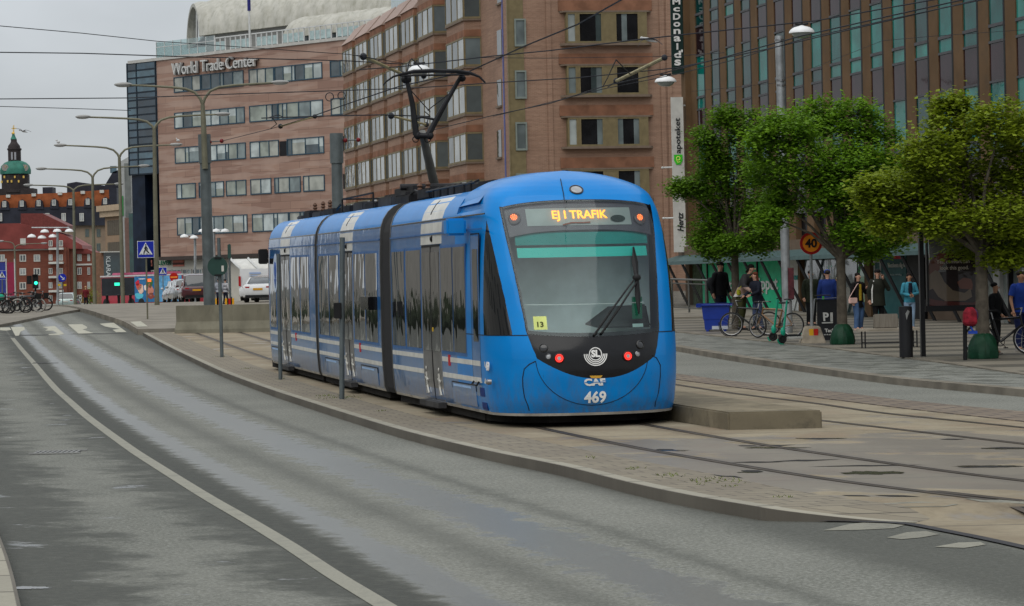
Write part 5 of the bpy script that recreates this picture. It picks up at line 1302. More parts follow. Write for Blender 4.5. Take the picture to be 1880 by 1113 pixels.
mb = MB(); xs_ = GB.L(1612, 500)[0]; zs = GB.L(1612, 482)[1]
for q in ((-.3,.3,0,.05),(-.18,.18,.75,.8),(-.03,.03,0,.8),(-.25,-.2,-2.2,0),(.2,.25,-2.2,0)): mb.box(xs_+q[0]*1.3, xs_+q[1]*1.3, -.03, -.001, zs+q[2], zs+q[3])
mb.build("poster_symbol", mPW, vp)
mb = MB(); xs_ = GB.L(1648, 462)[0]; zs = GB.L(1648, 462)[1]; mb.box(xs_-.3, xs_+.5, -.03, -.001, zs-.25, zs+.3); mb.build("poster_badge", C(190,40,60), vp)
shop(1668, 1692, mBlkF, "entrance", -.05)
shop(1796, 1812, M("shop_column_pale", (.42,.42,.40), .6), "shop_column", -.2); shop(1815, 1880, glass("pale_shop_glass", (.20,.23,.22), .1, .2), "shop_window"); shop(1830, 1842, M("shop_column_pale", (.42,.42,.40), .6), "shop_column", -.12); shop(1858, 1861, mBlkF, "mullion", -.15)
# white angular planter wall in front of the shops
mb = MB(); Yp = 96
def gp_(px, py, Y=96): 
    p = At(px, py, Y); return p
mb = MB(); mb.prism([gp_(1622,534), gp_(1660,526), gp_(1662,560), gp_(1625,566)], (.05,.6,0)); o = mb.build("angular_wall", M("white_board", (.55,.55,.52), .6)); tag(o, 'white angular board leaning behind the man in the striped dark jacket', 'board')
# light bar brackets: vertical signs on the corner --------------------------
def blade(name, label, px0, px1, py0, py1, Z, mat, cat='sign'):
    a = At(px0, py0, Z); b = At(px1, py1, Z); c = At(px1-(px1-px0), py1, Z)
    cx_ = (a.x+b.x)/2; r = thing(name, label, cat, ((At((px0+px1)/2,(py0+py1)/2,Z)).x, Z, 0)); w2 = (px1-px0)/2/F_PX*Z
    mb = MB(); mb.box(-w2, w2, -.12, .12, b.z, a.z); mb.build("board", mat, r); return r, w2, b.z, a.z
sA, w2, z0, z1 = blade("vertical_sign", 'tall dark vertical sign with white letters running down at the top of the brick corner', 1231.5, 1253.5, -30, 136, 116.2, C(16,42,38,.5))
zz = At(1240, 4, 116.2).z; 
mLW = M("sign_white", (.70,.70,.68), .5)
lets = [("M",4,18),("c",24,34),("D",37,52),("o",58,69),("n",73,84),("a",90,100),("l",104,115) ,("d",118,134),("'",0,0),("s",0,0)]
tx = [("M",-3,13,1),("c",19,30,1),("D",35,49,1.05),("o",53,64,1),("n",69,80,1),("a",87,97,1),("l",84,97,.3),("d",93,108,.9),("s",112,122,.95)]
mb = MB()
seq = [("M",-1,9,.95),("c",14,22,.8),("D",25,37,.9),("o",41,50,.85),("n",54,63,.85),("a",67,77,.85),("l",80,92,.22),("d",94,107,.85),("'",92,97,.2),("s",110,121,.8)]
for ch, a, b, fw in seq:
    vs, fs = text_mesh(ch, 1, .5, bold=.03); mnx, mxx = min(v.x for v in vs), max(v.x for v in vs); mny, mxy = min(v.y for v in vs), max(v.y for v in vs)
    zA, zB = At(1242, a, 116.2).z, At(1242, b, 116.2).z; W_ = w2*1.35*fw*.5 + .001; off = .19 if ch == "'" else 0; n = len(mb.v)
    mb.v += [V((off-W_+(v.x-mnx)/(mxx-mnx)*2*W_, -.13-.02*(v.z+.5), zB+(v.y-mny)/(mxy-mny)*(zA-zB))) for v in vs]
    for f in fs: mb.f.append([n+i for i in f]); mb.m.append(0)
mb.build("letters", mLW, sA)
sB, w2, z0, z1 = blade("vertical_sign", 'long white vertical banner sign with a green badge on the brick corner, letters reading upward', 1234.5, 1256.5, 179, 463, 116.0, M("banner_white", (.55,.54,.50), .6))
for nm, txt, a, b, w0 in (("letters", "apoteket", 217, 282, .52), ("small_letters", "Hertz", 390, 425, .45)):
    vs, fs = text_mesh(txt, 1, .5, bold=.012 if txt[0] == 'a' else .02, shear=.25 if txt[0] == 'H' else 0); mnx, mxx = min(v.x for v in vs), max(v.x for v in vs); mny, mxy = min(v.y for v in vs), max(v.y for v in vs)
    zA, zB = At(1245, a, 116.0).z, At(1245, b, 116.0).z; ww = w2*w0*1.15; xo = .03
    mb = MB(); mb.v = [V((xo-(-ww+(v.y-mny)/(mxy-mny)*2*ww), -.13-.02*(v.z+.5), zB+(v.x-mnx)/(mxx-mnx)*(zA-zB))) for v in vs]; mb.f = fs; mb.m = [0]*len(fs); mb.build(nm, C(30,34,36), sB)
mb = MB(); c = At(1247, 293, 116.0); ww = w2*.7; mb.prism([V((-ww, -.14, c.z+.2)), V((ww, -.14, c.z+.2)), V((ww,-.14,c.z-.05)), V((ww*.5,-.14,c.z-.22)), V((-ww*.5,-.14,c.z-.22)), V((-ww,-.14,c.z-.05))], (0,-.02,0)); bd = mb.build("badge", C(60,190,40), sB)
mb = MB(); mb.torus((0,-.17,c.z+.04), (0,1,0), .075, .018, 16, 5); mb.tube([(-.08,-.17,c.z-.02),(-.02,-.17,c.z-.13),(.08,-.17,c.z-.10)], .015, 4); mb.build("badge_mark", C(235,245,120), bd)
for nm, r_, Z, L_ in (("a", sB, 116.0, ((194,1),(307,-1),(400,-1),(452,1))), ("b", sA, 116.2, ((36,1),(120,1)))):
    for py, s in L_:
        z = At(1250, py, Z).z; mb = MB(); mb.cyl((s*w2*.9, 0, z), (s*(w2+.45), .2, z), .035, n=6); mb.ell((s*(w2+.40), .15, z), (.06,.06,.05), 6, 4); mb.build("bracket", mRailW, r_)
# ================================================================ LEFT CITY
def front(name, label, Z, cat='building', group=None):
    F_ = Fac((0, Z), (1, 0)); return F_, F_.root(name, label, cat, group)
def fbox(F_, px0, px1, py0, py1, y0=0, y1=12, mb=None, zb=None):
    x0, z1 = F_.L(px0, py0, y0); x1 = F_.L(px1, py0, y0)[0]; z0 = F_.L(px0, py1, y0)[1] if zb is None else zb
    mb = mb or MB(); mb.box(x0, x1, y0, y1, z0, z1); return mb
mRB = brick_mat("red_brick", (.21,.055,.028), (.165,.042,.023), (.18,.09,.06), .6, .2)
mRoofR = M("red_sheet_roof", (.20,.045,.038), .5, var=.25, vs=.4)
mWinG = [glass("flat_glass", (.05,.06,.065), .05, .1, 1, coat=.6), glass("flat_glass_pale", (.28,.30,.30), .08, .1, 1, coat=.5)]
mWhF = M("white_frame", (.50,.49,.45), .6)
def small_window(F_, par, px, py, w, hh, y=0, mf=None, cross=True, seed=0):
    x, z = F_.L(px, py, y); s = (F_.P.y+y)/F_PX; w *= s; hh *= s; mb = MB(); fw = .12*w+.02
    mb.box(x-w/2, x-w/2+fw, y-.12, y+.05, z-hh/2, z+hh/2); mb.box(x+w/2-fw, x+w/2, y-.12, y+.05, z-hh/2, z+hh/2); mb.box(x-w/2+fw, x+w/2-fw, y-.12, y+.05, z+hh/2-fw, z+hh/2); mb.box(x-w/2+fw, x+w/2-fw, y-.12, y+.05, z-hh/2, z-hh/2+fw)
    if cross: mb.box(x-fw/2, x+fw/2, y-.11, y+.05, z-hh/2+fw, z+hh/2-fw)
    o = mb.build("window", mf or mWhF, par); g = MB(); g.box(x-w/2+fw, x+w/2-fw, y-.06, y+.04, z-hh/2+fw, z+hh/2-fw); g.build("pane", mWinG[seed % 2], o); return o
# --- red brick apartments
FR, rb = front("apartment_building", 'red brick apartment block with red sheet roof and white balconies at far left', 520)
fbox(FR, -60, 138, 455, 620).build("wall", mRB, rb); fbox(FR, 138, 175, 464, 620, 1).build("wall", mRB, rb)
fbox(FR, 121, 126, 455, 620, -1.2, 0).build("wall", mRB, rb); fbox(FR, 90, 121, 455, 620, -2.0, 0).build("stair_tower", mRB, rb)
def roofp(F_, par, pts, y0, y1, mat, name="roof"):
    mb = MB(); P = [F_.L(a, b, y0) for a, b in pts]; mb.prism([V((x, y0, z)) for x, z in P], (0, y1-y0, 0)); return mb.build(name, mat, par)
roofp(FR, rb, [(-60,457),(-60,412),(35,410),(60,416),(115,430),(150,450),(152,457)], -.8, 12, mRoofR)
roofp(FR, rb, [(38,424),(38,392),(78,392),(124,414),(124,424)], -.2, 9, M("red_sheet_dark", (.15,.035,.03), .5, var=.2))
roofp(FR, rb, [(136,466),(138,458),(160,457),(178,466)], .5, 9, mRoofR)
fbox(FR, -60, 122, 460, 462.5, -.15, .1).build("string_course", mWhF, rb); fbox(FR, 124, 175, 485, 488, .8, 1.1).build("string_course", mWhF, rb)
for j, y in enumerate((447, 473, 498, 524, 548)):
    for i, x in enumerate((3, 42, 68)):
        if y > 450 or x: small_window(FR, rb, x, y+1, 12, 13, seed=i+j)
    for x in (93, 112): small_window(FR, rb, x, y, 7, 11, y=-2.0, seed=j)
    for x in (146, 163): 
        if y > 470: small_window(FR, rb, x, y+(0 if x < 150 else 0), 8 if x < 150 else 5, 13, y=1, seed=j)
for y in (455, 481, 507, 533):
    b = fbox(FR, 89, 115, y, y+4, -3.4, -2.0).build("balcony", mWhF, rb)
fbox(FR, 37, 47, 438, 450, -.9, 0).build("dormer", mWhF, rb)
# --- dark mansard with orange tiles
FM, mbd = front("mansard_building", 'long building with an orange tiled roof and dark mansard dormers behind the red flats', 650)
mTile = M("orange_tile", (.29,.085,.03), .8, var=.3, vs=.5); mMan = M("mansard_dark", (.022,.024,.035), .5, var=.3, vs=.5); mBeige = M("beige_render", (.24,.18,.13), .8, var=.15, vs=.3)
fbox(FM, -80, 200, 413, 640).build("wall", mBeige, mbd)
roofp(FM, mbd, [(-80,414),(-80,384),(198,378),(208,414)], -1.0, 10, mMan)
roofp(FM, mbd, [(-80,386),(-80,362),(120,354),(206,348),(200,384)], .2, 10, mTile)
fbox(FM, 200, 214, 345, 420, -1.2, 10).build("gable_wall", mMan, mbd)
rn = random.Random(9)
for i, x in enumerate((8, 40, 71, 99, 129, 161, 193)):
    y = 373 - i*.9
    roofp(FM, mbd, [(x-7.5,y+13),(x-6,y-2),(x,y-6),(x+6,y-2),(x+9,y+13)], -1.3, 2, mMan, "dormer"); small_window(FM, mbd, x, y+2, 7, 11, y=-1.4, cross=(i % 2 == 0), seed=1)
for i, x in enumerate((0, 87, 117, 150)):
    small_window(FM, mbd, x, 399, 8, 15, y=-1.2, seed=1)
for x in (160, 181): 
    for y in (428, 454): small_window(FM, mbd, x, y, 7, 14, seed=0, mf=M("frame_green", (.10,.13,.11), .6))
fbox(FM, 78, 96, 344, 356, 3, 8).build("chimney", mMan, mbd); roofp(FM, mbd, [(123,362),(123,337),(140,334),(192,341),(207,316),(218,312),(218,352)], 4, 12, mMan)
fbox(FM, 202, 214, 305, 318, 4, 8).build("roof_lantern", mCG[1], mbd)
mb = MB(); rn = random.Random(6)
for x in (15, 62, 110, 152, 187): 
    a, z = FM.L(x, 361-x*.05, -.2); mb.box(a-.5, a+.5, -.4, .2, z-.35, z+.35)
mb.build("skylight", mWhF, mbd)
# --- church tower
FT, ch = front("church_tower", 'dark church tower with green copper dome, gilt cross and clock faces at far left', 800)
mCop = M("copper_green", (.035,.155,.115), .6, var=.3, vs=.5); mTwr = M("tower_dark", (.035,.028,.028), .7, var=.3, vs=.4); mGold = M("gilt", (.75,.50,.12), .35, .6)
s8 = 800/F_PX
def tw(px, prof, mat, name, n=8, par=None, rot=R(22.5)):
    mb = MB(); x = FT.L(px, 300)[0]; rings = []
    for r, py in prof:
        z = FT.L(px, py)[1]; rings.append([V((x+r*s8*math.cos(rot+2*math.pi*k/n), r*s8*math.sin(rot+2*math.pi*k/n), z)) for k in range(n)])
    mb.loft(rings); return mb.build(name, mat, par or ch, smooth=(n > 10))
tw(28, [(27,640),(27,356),(29,354),(29,350),(26,349),(26,321)], mTwr, "shaft"); dome = tw(28, [(28,320),(28.5,313),(26,305),(20,299),(13,296)], mCop, "dome", 20)
tw(27, [(12,297),(12,277),(13.5,275),(13.5,273),(11,272)], mTwr, "lantern"); tw(26.5, [(11.5,273),(11,268),(7,263),(5.5,260),(5.5,256)], mTwr, "lantern_cap", 16)
tw(26, [(6,256),(4,252),(2.5,248),(2.5,247)], mCop, "finial_roof", 12); tw(25.5, [(.3,248),(3,246),(3,244),(.5,242),(.4,232)], mGold, "cross")
mb = MB(); x, z = FT.L(25.5, 236); mb.box(x-.7, x+.7, -.1, .1, z-.12, z+.12); mb.box(x-.1, x+.1, -.1, .1, z-1.2, z+1.0); mb.build("cross", mGold, ch)
for px in (14, 49): 
    mb = MB(); x, z = FT.L(px, 309); mb.lathe([(1.0,0),(1.0,.2)], (x, -3.9 if px == 14 else -2.8, z), 16, (0,-1,0)); cf = mb.build("clock_face", M("clock_grey", (.25,.23,.21), .6), ch)
    mb = MB(); mb.tube([(x, -4.2 if px == 14 else -3.1, z), (x+.4, -4.2 if px == 14 else -3.1, z+.6)], .06, 4); mb.build("clock_hand", mGold, cf)
for px, py in ((13,326),(32,326),(48,326),(8,335),(19,334),(26,334),(39,334)):
    mb = MB(); x, z = FT.L(px, py); mb.box(x-.22, x+.22, -4.3, -3.9, z-.35, z+.35); mb.build("gilt_ornament", mGold, ch)
mb = MB()
for dx in (-3, 3): 
    x, z = FT.L(27+dx, 287); mb.box(x-.25, x+.25, -1.95, -1.5, z-1.1, z+1.1)
mb.build("lantern_opening", M("sky_gap", (.30,.30,.32), .8), ch)
fbox(FT, -10, 60, 347, 365, -4, 4).build("tower_base", mTwr, ch)
# --- stone classical building, pavilion, pale building
ac = R(30); pc = At(222, 400, 330); FS = Fac((pc.x, pc.y), (math.sin(ac), -math.cos(ac))); stn = FS.root("stone_building", 'pale sandstone building with cornice and rows of narrow windows left of the office corner', 'building')
x0 = FS.L(193, 420)[0]; x1 = FS.L(226, 400)[0]
mb = MB(); mb.box(x0, x1+3, 0, 14, -3, FS.L(222, 386)[1]); mb.build("wall", M("sandstone", (.27,.185,.12), .8, var=.2, vs=.3), stn)
mb = MB(); zt_ = FS.L(222, 386)[1]; mb.box(x0-.8, x1+3, -.8, 14, zt_, zt_+.7); mb.box(x0-.5, x1+3, -.5, 14, zt_-.7, zt_); mb.build("cornice", M("sandstone_light", (.42,.32,.22), .8), stn)
for i in range(9):
    x = x0+.8+i*(x1-x0-.8)/8.5
    for za, zb_ in ((405,432),(445,470)):
        mb = MB(); z1 = FS.L(205, za)[1]; z0 = FS.L(205, zb_)[1]; mb.box(x, x+.55, -.05, .3, z0, z1); mb.build("window", M("window_bronze", (.10,.08,.055), .5), stn)
FP, pv = front("pavilion", 'dark glass pavilion carrying large white letters beside a brown wall', 300)
fbox(FP, 168, 191, 464, 560).build("wall", M("brown_wall", (.22,.12,.075), .7, var=.2), pv); fbox(FP, 190, 224, 464, 560, -.4, 8).build("dark_glazing", glass("pavilion_glass", (.015,.035,.04), .05, .1), pv)
fbox(FP, 183, 224, 462, 464, -1, 8).build("roof_edge", mWhF, pv)
mb = MB(); vs, fs = text_mesh("KLARA S", 1, .5, bold=.01); mnx, mxx = min(v.x for v in vs), max(v.x for v in vs); mny, mxy = min(v.y for v in vs), max(v.y for v in vs)
xa_, za_ = FP.L(194.5, 471, -.45); xb_, zb_ = FP.L(204, 516, -.45)
mb.v = [V((xa_+(v.y-mny)/(mxy-mny)*(xb_-xa_), -.5-.05*v.z, za_+(v.x-mnx)/(mxx-mnx)*(zb_-za_))) for v in vs]; mb.f = fs; mb.m = [0]*len(fs); mb.build("letters", M("letters_white", (.62,.66,.66), .5), pv)
FG, pg = front("pale_building", 'narrow pale glazed building with a slanted roof just left of the office corner', 290)
roofp(FG, pg, [(224,560),(222,296),(243,284),(243,560)], 0, 10, M("pale_cladding", (.40,.41,.40), .6)); fbox(FG, 228, 238, 300, 480, -.15, 1).build("grey_glazing", glass("grey_glazing", (.12,.13,.12), .08), pg)
fbox(FG, 228.5, 236.5, 400, 560, -.4, -.15).build("brown_panel", M("brown_panel", (.20,.12,.10), .6), pg); fbox(FG, 236, 246, 392, 560, -1, 0).build("teal_panel", glass("teal_panel", (.008,.06,.055), .1), pg)
fbox(FG, 222, 226, 360, 396, -.1, 0).build("green_banner", C(60,140,75), pg)
# banners at the far left edge
for lab, a, b, c in (('blue vertical street banner at the far left edge', -6, 11.5, C(50,60,130)), ('pink vertical street banner beside the blue one at far left', 13, 27, C(140,42,70))):
    p0, p1 = At(a, 482, 230), At(b, 545, 230); r = thing("street_banner", lab, "banner", ((p0.x+p1.x)/2, 230, p1.z)); w2 = (p1.x-p0.x)/2
    mb = MB(); mb.box(-w2, w2, -.02, .02, 0, p0.z-p1.z); mb.build("cloth", c, r); mb = MB(); mb.cyl((w2+.05,0,-3), (w2+.05,0,p0.z-p1.z+.3), .05, n=6); mb.build("pole", mRailW, r)

# ================================================================ POLES, SIGNS, WIRES
mPole = M("lamp_pole_olive", (.16,.155,.11), .6, .2, var=.2, vs=1.5); mPoleG = M("grey_pole_paint", (.11,.13,.135), .5, .2, var=.25, vs=1.5, dirt=.2); mGalv = M("galvanised", (.34,.36,.37), .45, .5, var=.3, vs=2, dirt=.2)
mHead = M("lamp_head_grey", (.30,.30,.29), .5); mOpal = M("opal_shade", (.72,.73,.73), .35, var=.06); mLensG = M("lamp_glass", (.35,.36,.36), .2, coat=.6)
def street_lamp(lab, xb, xt, yb, ys, tl, tr, Z, top=None):
    base = At(xb, yb, Z); r = thing("street_lamp", lab, "street lamp", base, 0, 'double armed street lamps along the road')
    q = lambda px, py: At(px, py, Z) - base
    w0 = 9/F_PX*Z*.62; zb = q(xt, ys)
    mb = MB(); mb.tube([V((0,0,-1.5)), q(xb+(xt-xb)*.5, (yb+ys)/2), zb], [.14,.12,.095], 10); mb.build("pole", mPole, r, smooth=True)
    for (tx, ty) in (tl, tr):
        s = 1 if tx > xt else -1; dx = abs(tx-xt); 
        pts = [q(xt, ys)]
        for u, v in ((.03,.30),(.10,.62),(.22,.80),(.40,.88),(.70,.95),(1.0,1.0)): pts.append(q(xt+s*dx*u, ys+(ty-ys)*v + 0))
        mb = MB(); mb.tube(pts, [.075,.07,.065,.06,.055,.05,.045], 8); arm = mb.build("arm", mPole, r, smooth=True)
        tip = pts[-1]; mb = MB(); mb.ell(tip + V((s*.05,0,.02)), (.42,.17,.10), 12, 8); hd = mb.build("lamp_head", mHead, r, smooth=True)
        mb = MB(); mb.ell(tip + V((s*.05,0,-.04)), (.34,.14,.07), 12, 6); mb.build("lens", mLensG, hd, smooth=True)
    return r
street_lamp('tallest double armed lamp, standing on top of the thick grey pole left of the tram', 375, 372, 250, 192, (228,156), (512,152), 125)
street_lamp('double armed olive lamp right of the near blue pedestrian sign', 288, 283, 557, 238, (154,215), (407,210), 146)
street_lamp('double armed lamp whose pole stands before the narrow pale building', 226, 219, 560, 290, (112,267), (322,266), 173)
street_lamp('double armed lamp whose pole stands between the red flats and the pavilion', 174, 170, 562, 327, (77,310), (263,305), 196)
street_lamp('double armed lamp whose pole crosses the right end of the red flats', 138, 135, 563, 351, (53,340), (217,338), 222)
street_lamp('small distant double armed lamp in front of the red flats near the left edge', 29, 27, 560, 456, (2,443), (80,447), 330)
def six_lamp(lab, xp, yt, yb, Z, heads):
    base = At(xp, yb, Z); r = thing("cluster_lamp", lab, "street lamp", base, 0, 'lamp posts with clusters of white shades'); q = lambda px, py: At(px, py, Z)-base
    mb = MB(); mb.tube([V((0,0,-1.5)), q(xp, yt)], .10, 8); mb.build("pole", mGalv, r, smooth=True)
    mb = MB(); xs = sorted(x for x, y in heads); mb.tube([q(xs[0], yt-2), q(xs[-1], yt-2)], .05, 5); mb.build("crossbar", mGalv, r)
    for x, y in heads:
        c = q(x, y); rr = 8.0/F_PX*Z; mb = MB(); mb.lathe([(rr*1.0,-.08),(rr*.95,0),(rr*.7,.14*rr*2.2),(rr*.3,.2*rr*2.2),(.03,.24*rr*2.2)], c, 16); mb.build("lamp_shade", mOpal, r, smooth=True)
    return r
six_lamp('galvanised post with six white lamp shades in front of the red flats', 105.5, 420, 566, 215, [(82,425),(105,424),(127,424),(58,434),(77,436),(97,434)])
six_lamp('post with white lamp shades before the office block, left of the thick grey pole', 358, 434, 550, 210, [(338.5,434),(356,436)])
six_lamp('post with white lamp shades mostly hidden behind the thick grey pole', 393, 424, 550, 205, [(372,424),(397,424),(413,424)])
# thick catenary masts
def mast(lab, xt, yt, xb, yb, Z, w, mat, collar=None, grp='thick catenary masts'):
    base = At(xb, yb, Z); r = thing("catenary_mast", lab, "mast", base, 0, grp); q = lambda px, py: At(px, py, Z)-base
    mb = MB(); rr = w/2/F_PX*Z; mb.tube([V((0,0,-1.2)), q(xt, yt)], [rr*1.08, rr*.94], 18); p = mb.build("pole", mat, r, smooth=True)
    if collar:
        a, b = collar; ta = (yb-a)/(yb-yt); tb = (yb-b)/(yb-yt); T = q(xt, yt); mb = MB(); mb.tube([T*ta, T*tb], rr*1.16, 18); mb.build("collar", mat, r, smooth=True)
    return r, q, rr
m1, q1, r1 = mast('thick grey mast topped by a double armed lamp, left of the tram', 375, 247, 385, 557, 125.3, 20, mPoleG, (247, 300))
m2, q2, r2 = mast('thick grey mast rising from behind the middle of the tram roof', 617.5, 245, 623, 560, 118, 21, mPoleG, (245, 300))
for mm, qq, pts in ((m1, q1, ((385,261),(407,259))), (m2, q2, ((634,258),(658,257)))):
    mb = MB(); mb.tube([qq(pts[0][0]-8, pts[0][1]), qq(pts[1][0], pts[1][1])], .03, 5); mb.k = 1
    for p in pts: mb.ell(qq(*p), (.10,.10,.10), 10, 6)
    mb.build("insulator_arm", [mPoleG, C(110,25,30,.4)], mm)
m3, q3, r3 = mast('tall galvanised mast standing between the plaza trees', 1430, 66, 1446.5, 612, G(1446, 611, .145).y, 16, mGalv, (612, 552))
mb = MB(); 
for y in (74, 148, 157): 
    c = q3(1431+(y-66)*.03, y); mb.lathe([(r3*1.12,-.02),(r3*1.12,.03)], c, 14)
mb.tube([q3(1426, 74), q3(1436, 74)], .03, 5); mb.build("clamp", mChrome, m3)
mb = MB(); c = q3(1450.5, 520); mb.box(c.x-.07, c.x+.10, c.y-r3-.03, c.y-r3+.08, q3(1450,550).z, q3(1450,492).z); mb.build("sticker_panel", M("sticker_dark", (.08,.02,.025), .5, var=.6, vs=6), m3)
# wires -----------------------------------------------------------------
def WZ(px, py, zh):
    r = ray(px, py); return CP + r*((zh-CP.z)/r.z)
mWire = M("overhead_wire", (.02,.022,.028), .6)
def wire(lab, pts, zh, r=.011, sag=0):
    P = [WZ(x, y, zh) if y < 480 else At(x, y, 60) for x, y in pts]; P2 = []
    for a, b in zip(P, P[1:]):
        for k in range(8): t = k/8; p = a + (b-a)*t; P2.append(p - V((0,0,sag*4*t*(1-t))))
    P2.append(P[-1]); mb = MB(); mb.tube(P2, r, 5); o = mb.build("overhead_wire", mWire); tag(o, lab, 'overhead wire', 'overhead wires above the street'); return o
wire('thin overhead wire highest at the left edge, sloping down toward the office sign', [(-20,46),(150,61),(290,76),(640,100),(750,118)], 8.2, .010)
wire('overhead wire crossing the sky just below the topmost one at left', [(-20,96),(150,98),(330,104),(640,112),(740,118)], 7.6, .013)
wire('overhead wire crossing left sky level with the highest lamp arms and on past the pantograph', [(-20,182),(236,180),(450,172),(640,166),(770,161),(940,150),(1060,143),(1240,125),(1400,92),(1880,-20)], 6.6, .012)
wire('faint lowest overhead wire in the left sky', [(-20,195),(120,199),(240,203)], 6.2, .008)
wire('contact wire running through the pantograph head and up to the right', [(575,213),(640,190),(735,158),(862,131),(960,86),(1060,45),(1140,0),(1180,-25)], 5.72, .012)
wire('contact wire spanning from above the pantograph across the brick hotel front', [(660,128),(740,122),(905,103),(1010,93),(1170,73),(1290,60),(1500,38),(1880,-30)], 6.3, .011)
wire('contact wire ending at the bracket below the pantograph strip', [(480,217),(600,213),(700,211),(790,214)], 5.6, .013)
wire('lower overhead wire sloping up across the hotel front to the hanging lamp', [(790,240),(905,212),(1010,190),(1110,158),(1215,135),(1330,105),(1472,66),(1640,28),(1880,-25)], 6.0, .011)
wire('thin wire beside the previous one, crossing the teal windows', [(905,214),(1110,163),(1240,137),(1340,112),(1480,70),(1660,30),(1880,-16)], 6.1, .008)
wire('faint span wire across the stone pillars above the trees', [(1270,168),(1420,153),(1620,75),(1720,66),(1880,55)], 8.0, .006)
wire('faint wire over the hotel windows below the gull', [(880,106),(1000,107),(1130,105),(1222,104),(1330,97)], 7.4, .007)
wire('stay wire sloping from the office wall down to the left mast', [(408,259),(500,236),(575,213)], 6.4, .009)
# bracket tubes
mTubeY = M("bracket_tube_yellow", (.36,.31,.17), .6, var=.2)
def bracket(lab, pts, zh, r=.035, extra=()):
    P = [WZ(x, y, zh) for x, y in pts]; c = P[0]; rt = thing("catenary_bracket", lab, "bracket", c, 0, 'catenary bracket tubes'); mb = MB(); mb.tube([p-c for p in P], r, 8); mb.build("tube", mTubeY, rt, smooth=True)
    mb = MB(); mb.ell(P[0]-c, (.07,.07,.07), 8, 5); mb.ell(P[-1]-c, (.06,.06,.06), 8, 5)
    for e in extra: mb.tube([WZ(x, y, zh)-c for x, y in e], .012, 5)
    mb.build("clamp", mWire, rt)
bracket('pale bracket tube sloping down from the hotel bays to the pantograph', [(667,104),(738,136)], 6.3, .034, [[(655,102),(667,104),(690,109)],[(745,140),(752,112),(756,108)],[(756,108),(775,128)]])
bracket('short pale bracket tube between the pantograph arms', [(718,213),(783,229)], 5.7, .026, [[(783,229),(788,212),(780,205)],[(712,211),(718,213)]])
bracket('pale bracket tube in front of the office windows', [(515,232),(578,214)], 6.4, .024, [[(494,216),(510,211),(518,214)],[(497,236),(508,228),(500,216)]])
bracket('pale bracket tube on the hotel front left of the dark vertical sign', [(1132,149),(1220,106)], 6.2, .038, [[(1107,159),(1116,142),(1131,110)],[(1131,110),(1162,142)],[(1116,160),(1132,149)]])
# hanging lamps
def pendant(lab, px, py, Z, hk=None):
    c = At(px, py, Z); r = thing("hanging_lamp", lab, "lamp", c, 0, 'white lamps hung from span wires'); rr = .30
    mb = MB(); mb.lathe([(.31,-.0),(.31,.03),(.27,.09),(.19,.14),(.08,.17),(.03,.19)], (0,0,0), 24); mb.build("lamp_shade", mOpal, r, smooth=True)
    mb = MB(); mb.lathe([(.02,-.13),(.12,-.12),(.21,-.07),(.26,.0)], (0,0,0), 20); mb.build("lamp_glass", M("prism_glass", (.30,.33,.32), .15, coat=.8), r, smooth=True)
    mb = MB(); mb.tube([(-.16,0,.22),(0,0,.20),(.16,0,.23)], .03, 6); mb.cyl((0,0,.17),(0,0,.24),.03, n=6); mb.build("hanger", mBlk, r)
pendant('white hanging lamp behind the top of the pantograph', 770, 131, 74); pendant('white hanging lamp just left of the dark vertical sign foot', 1222, 151, 78); pendant('white hanging lamp beside the top of the galvanised mast', 1472, 61, 66)
# small masts & signs -------------------------------------------------------
def post(lab, name, cat, xt, yt, xb, yb, Z, w=.05, mat=None, base=True, **kw):
    b = At(xb, yb, Z); r = thing(name, lab, cat, b, **kw); mb = MB(); mb.tube([V((0,0,-.05)), At(xt, yt, Z)-b], w, 10); mb.build("pole", mat or mPoleG, r, smooth=True); return r, b
def gz(px, py, off): return G(px, py, off)
z = G(407, 656, bo); r, b = post('round green back of a traffic sign on a thin post before the concrete barrier', "traffic_sign", "sign", 401.5, 437, 407.5, 656, z.y, .045)
c = At(399.5, 489.5, z.y-.07)-b; rr = 18.5/F_PX*z.y; mb = MB(); mb.lathe([(rr,-.012),(rr,.012)], c, 32, (0,1,0)); sb = mb.build("sign_plate", M("sign_back_green", (.022,.055,.045), .5), r, smooth=False)
mb = MB(); mb.box(c.x-.08, c.x+.10, c.y-.04, c.y+.02, c.z+.20, c.z+.24); mb.box(c.x-.08, c.x+.10, c.y-.04, c.y+.02, c.z-.24, c.z-.20); mb.k = 1; mb.box(c.x+.10, c.x+.16, c.y-.02, c.y-.012, c.z-.13, c.z+.02); mb.build("bracket", [mBlk, mWhF], sb)
z = G(515, 697, bo); post("thin grey post at the kerb in front of the tram rear door", "post", "post", 511, 466, 515, 697, z.y, .040)
z = G(628, 733, bo); r, b = post('grey post with a black box before the middle tram section', "post", "post", 628.5, 436, 627.5, 733, z.y, .045)
mb = MB(); c = At(624, 571, z.y)-b; mb.box(c.x-.10, c.x+.03, c.y-.08, c.y+.06, c.z-.13, c.z+.14); mb.build("control_box", mBlk, r, bev=.01)
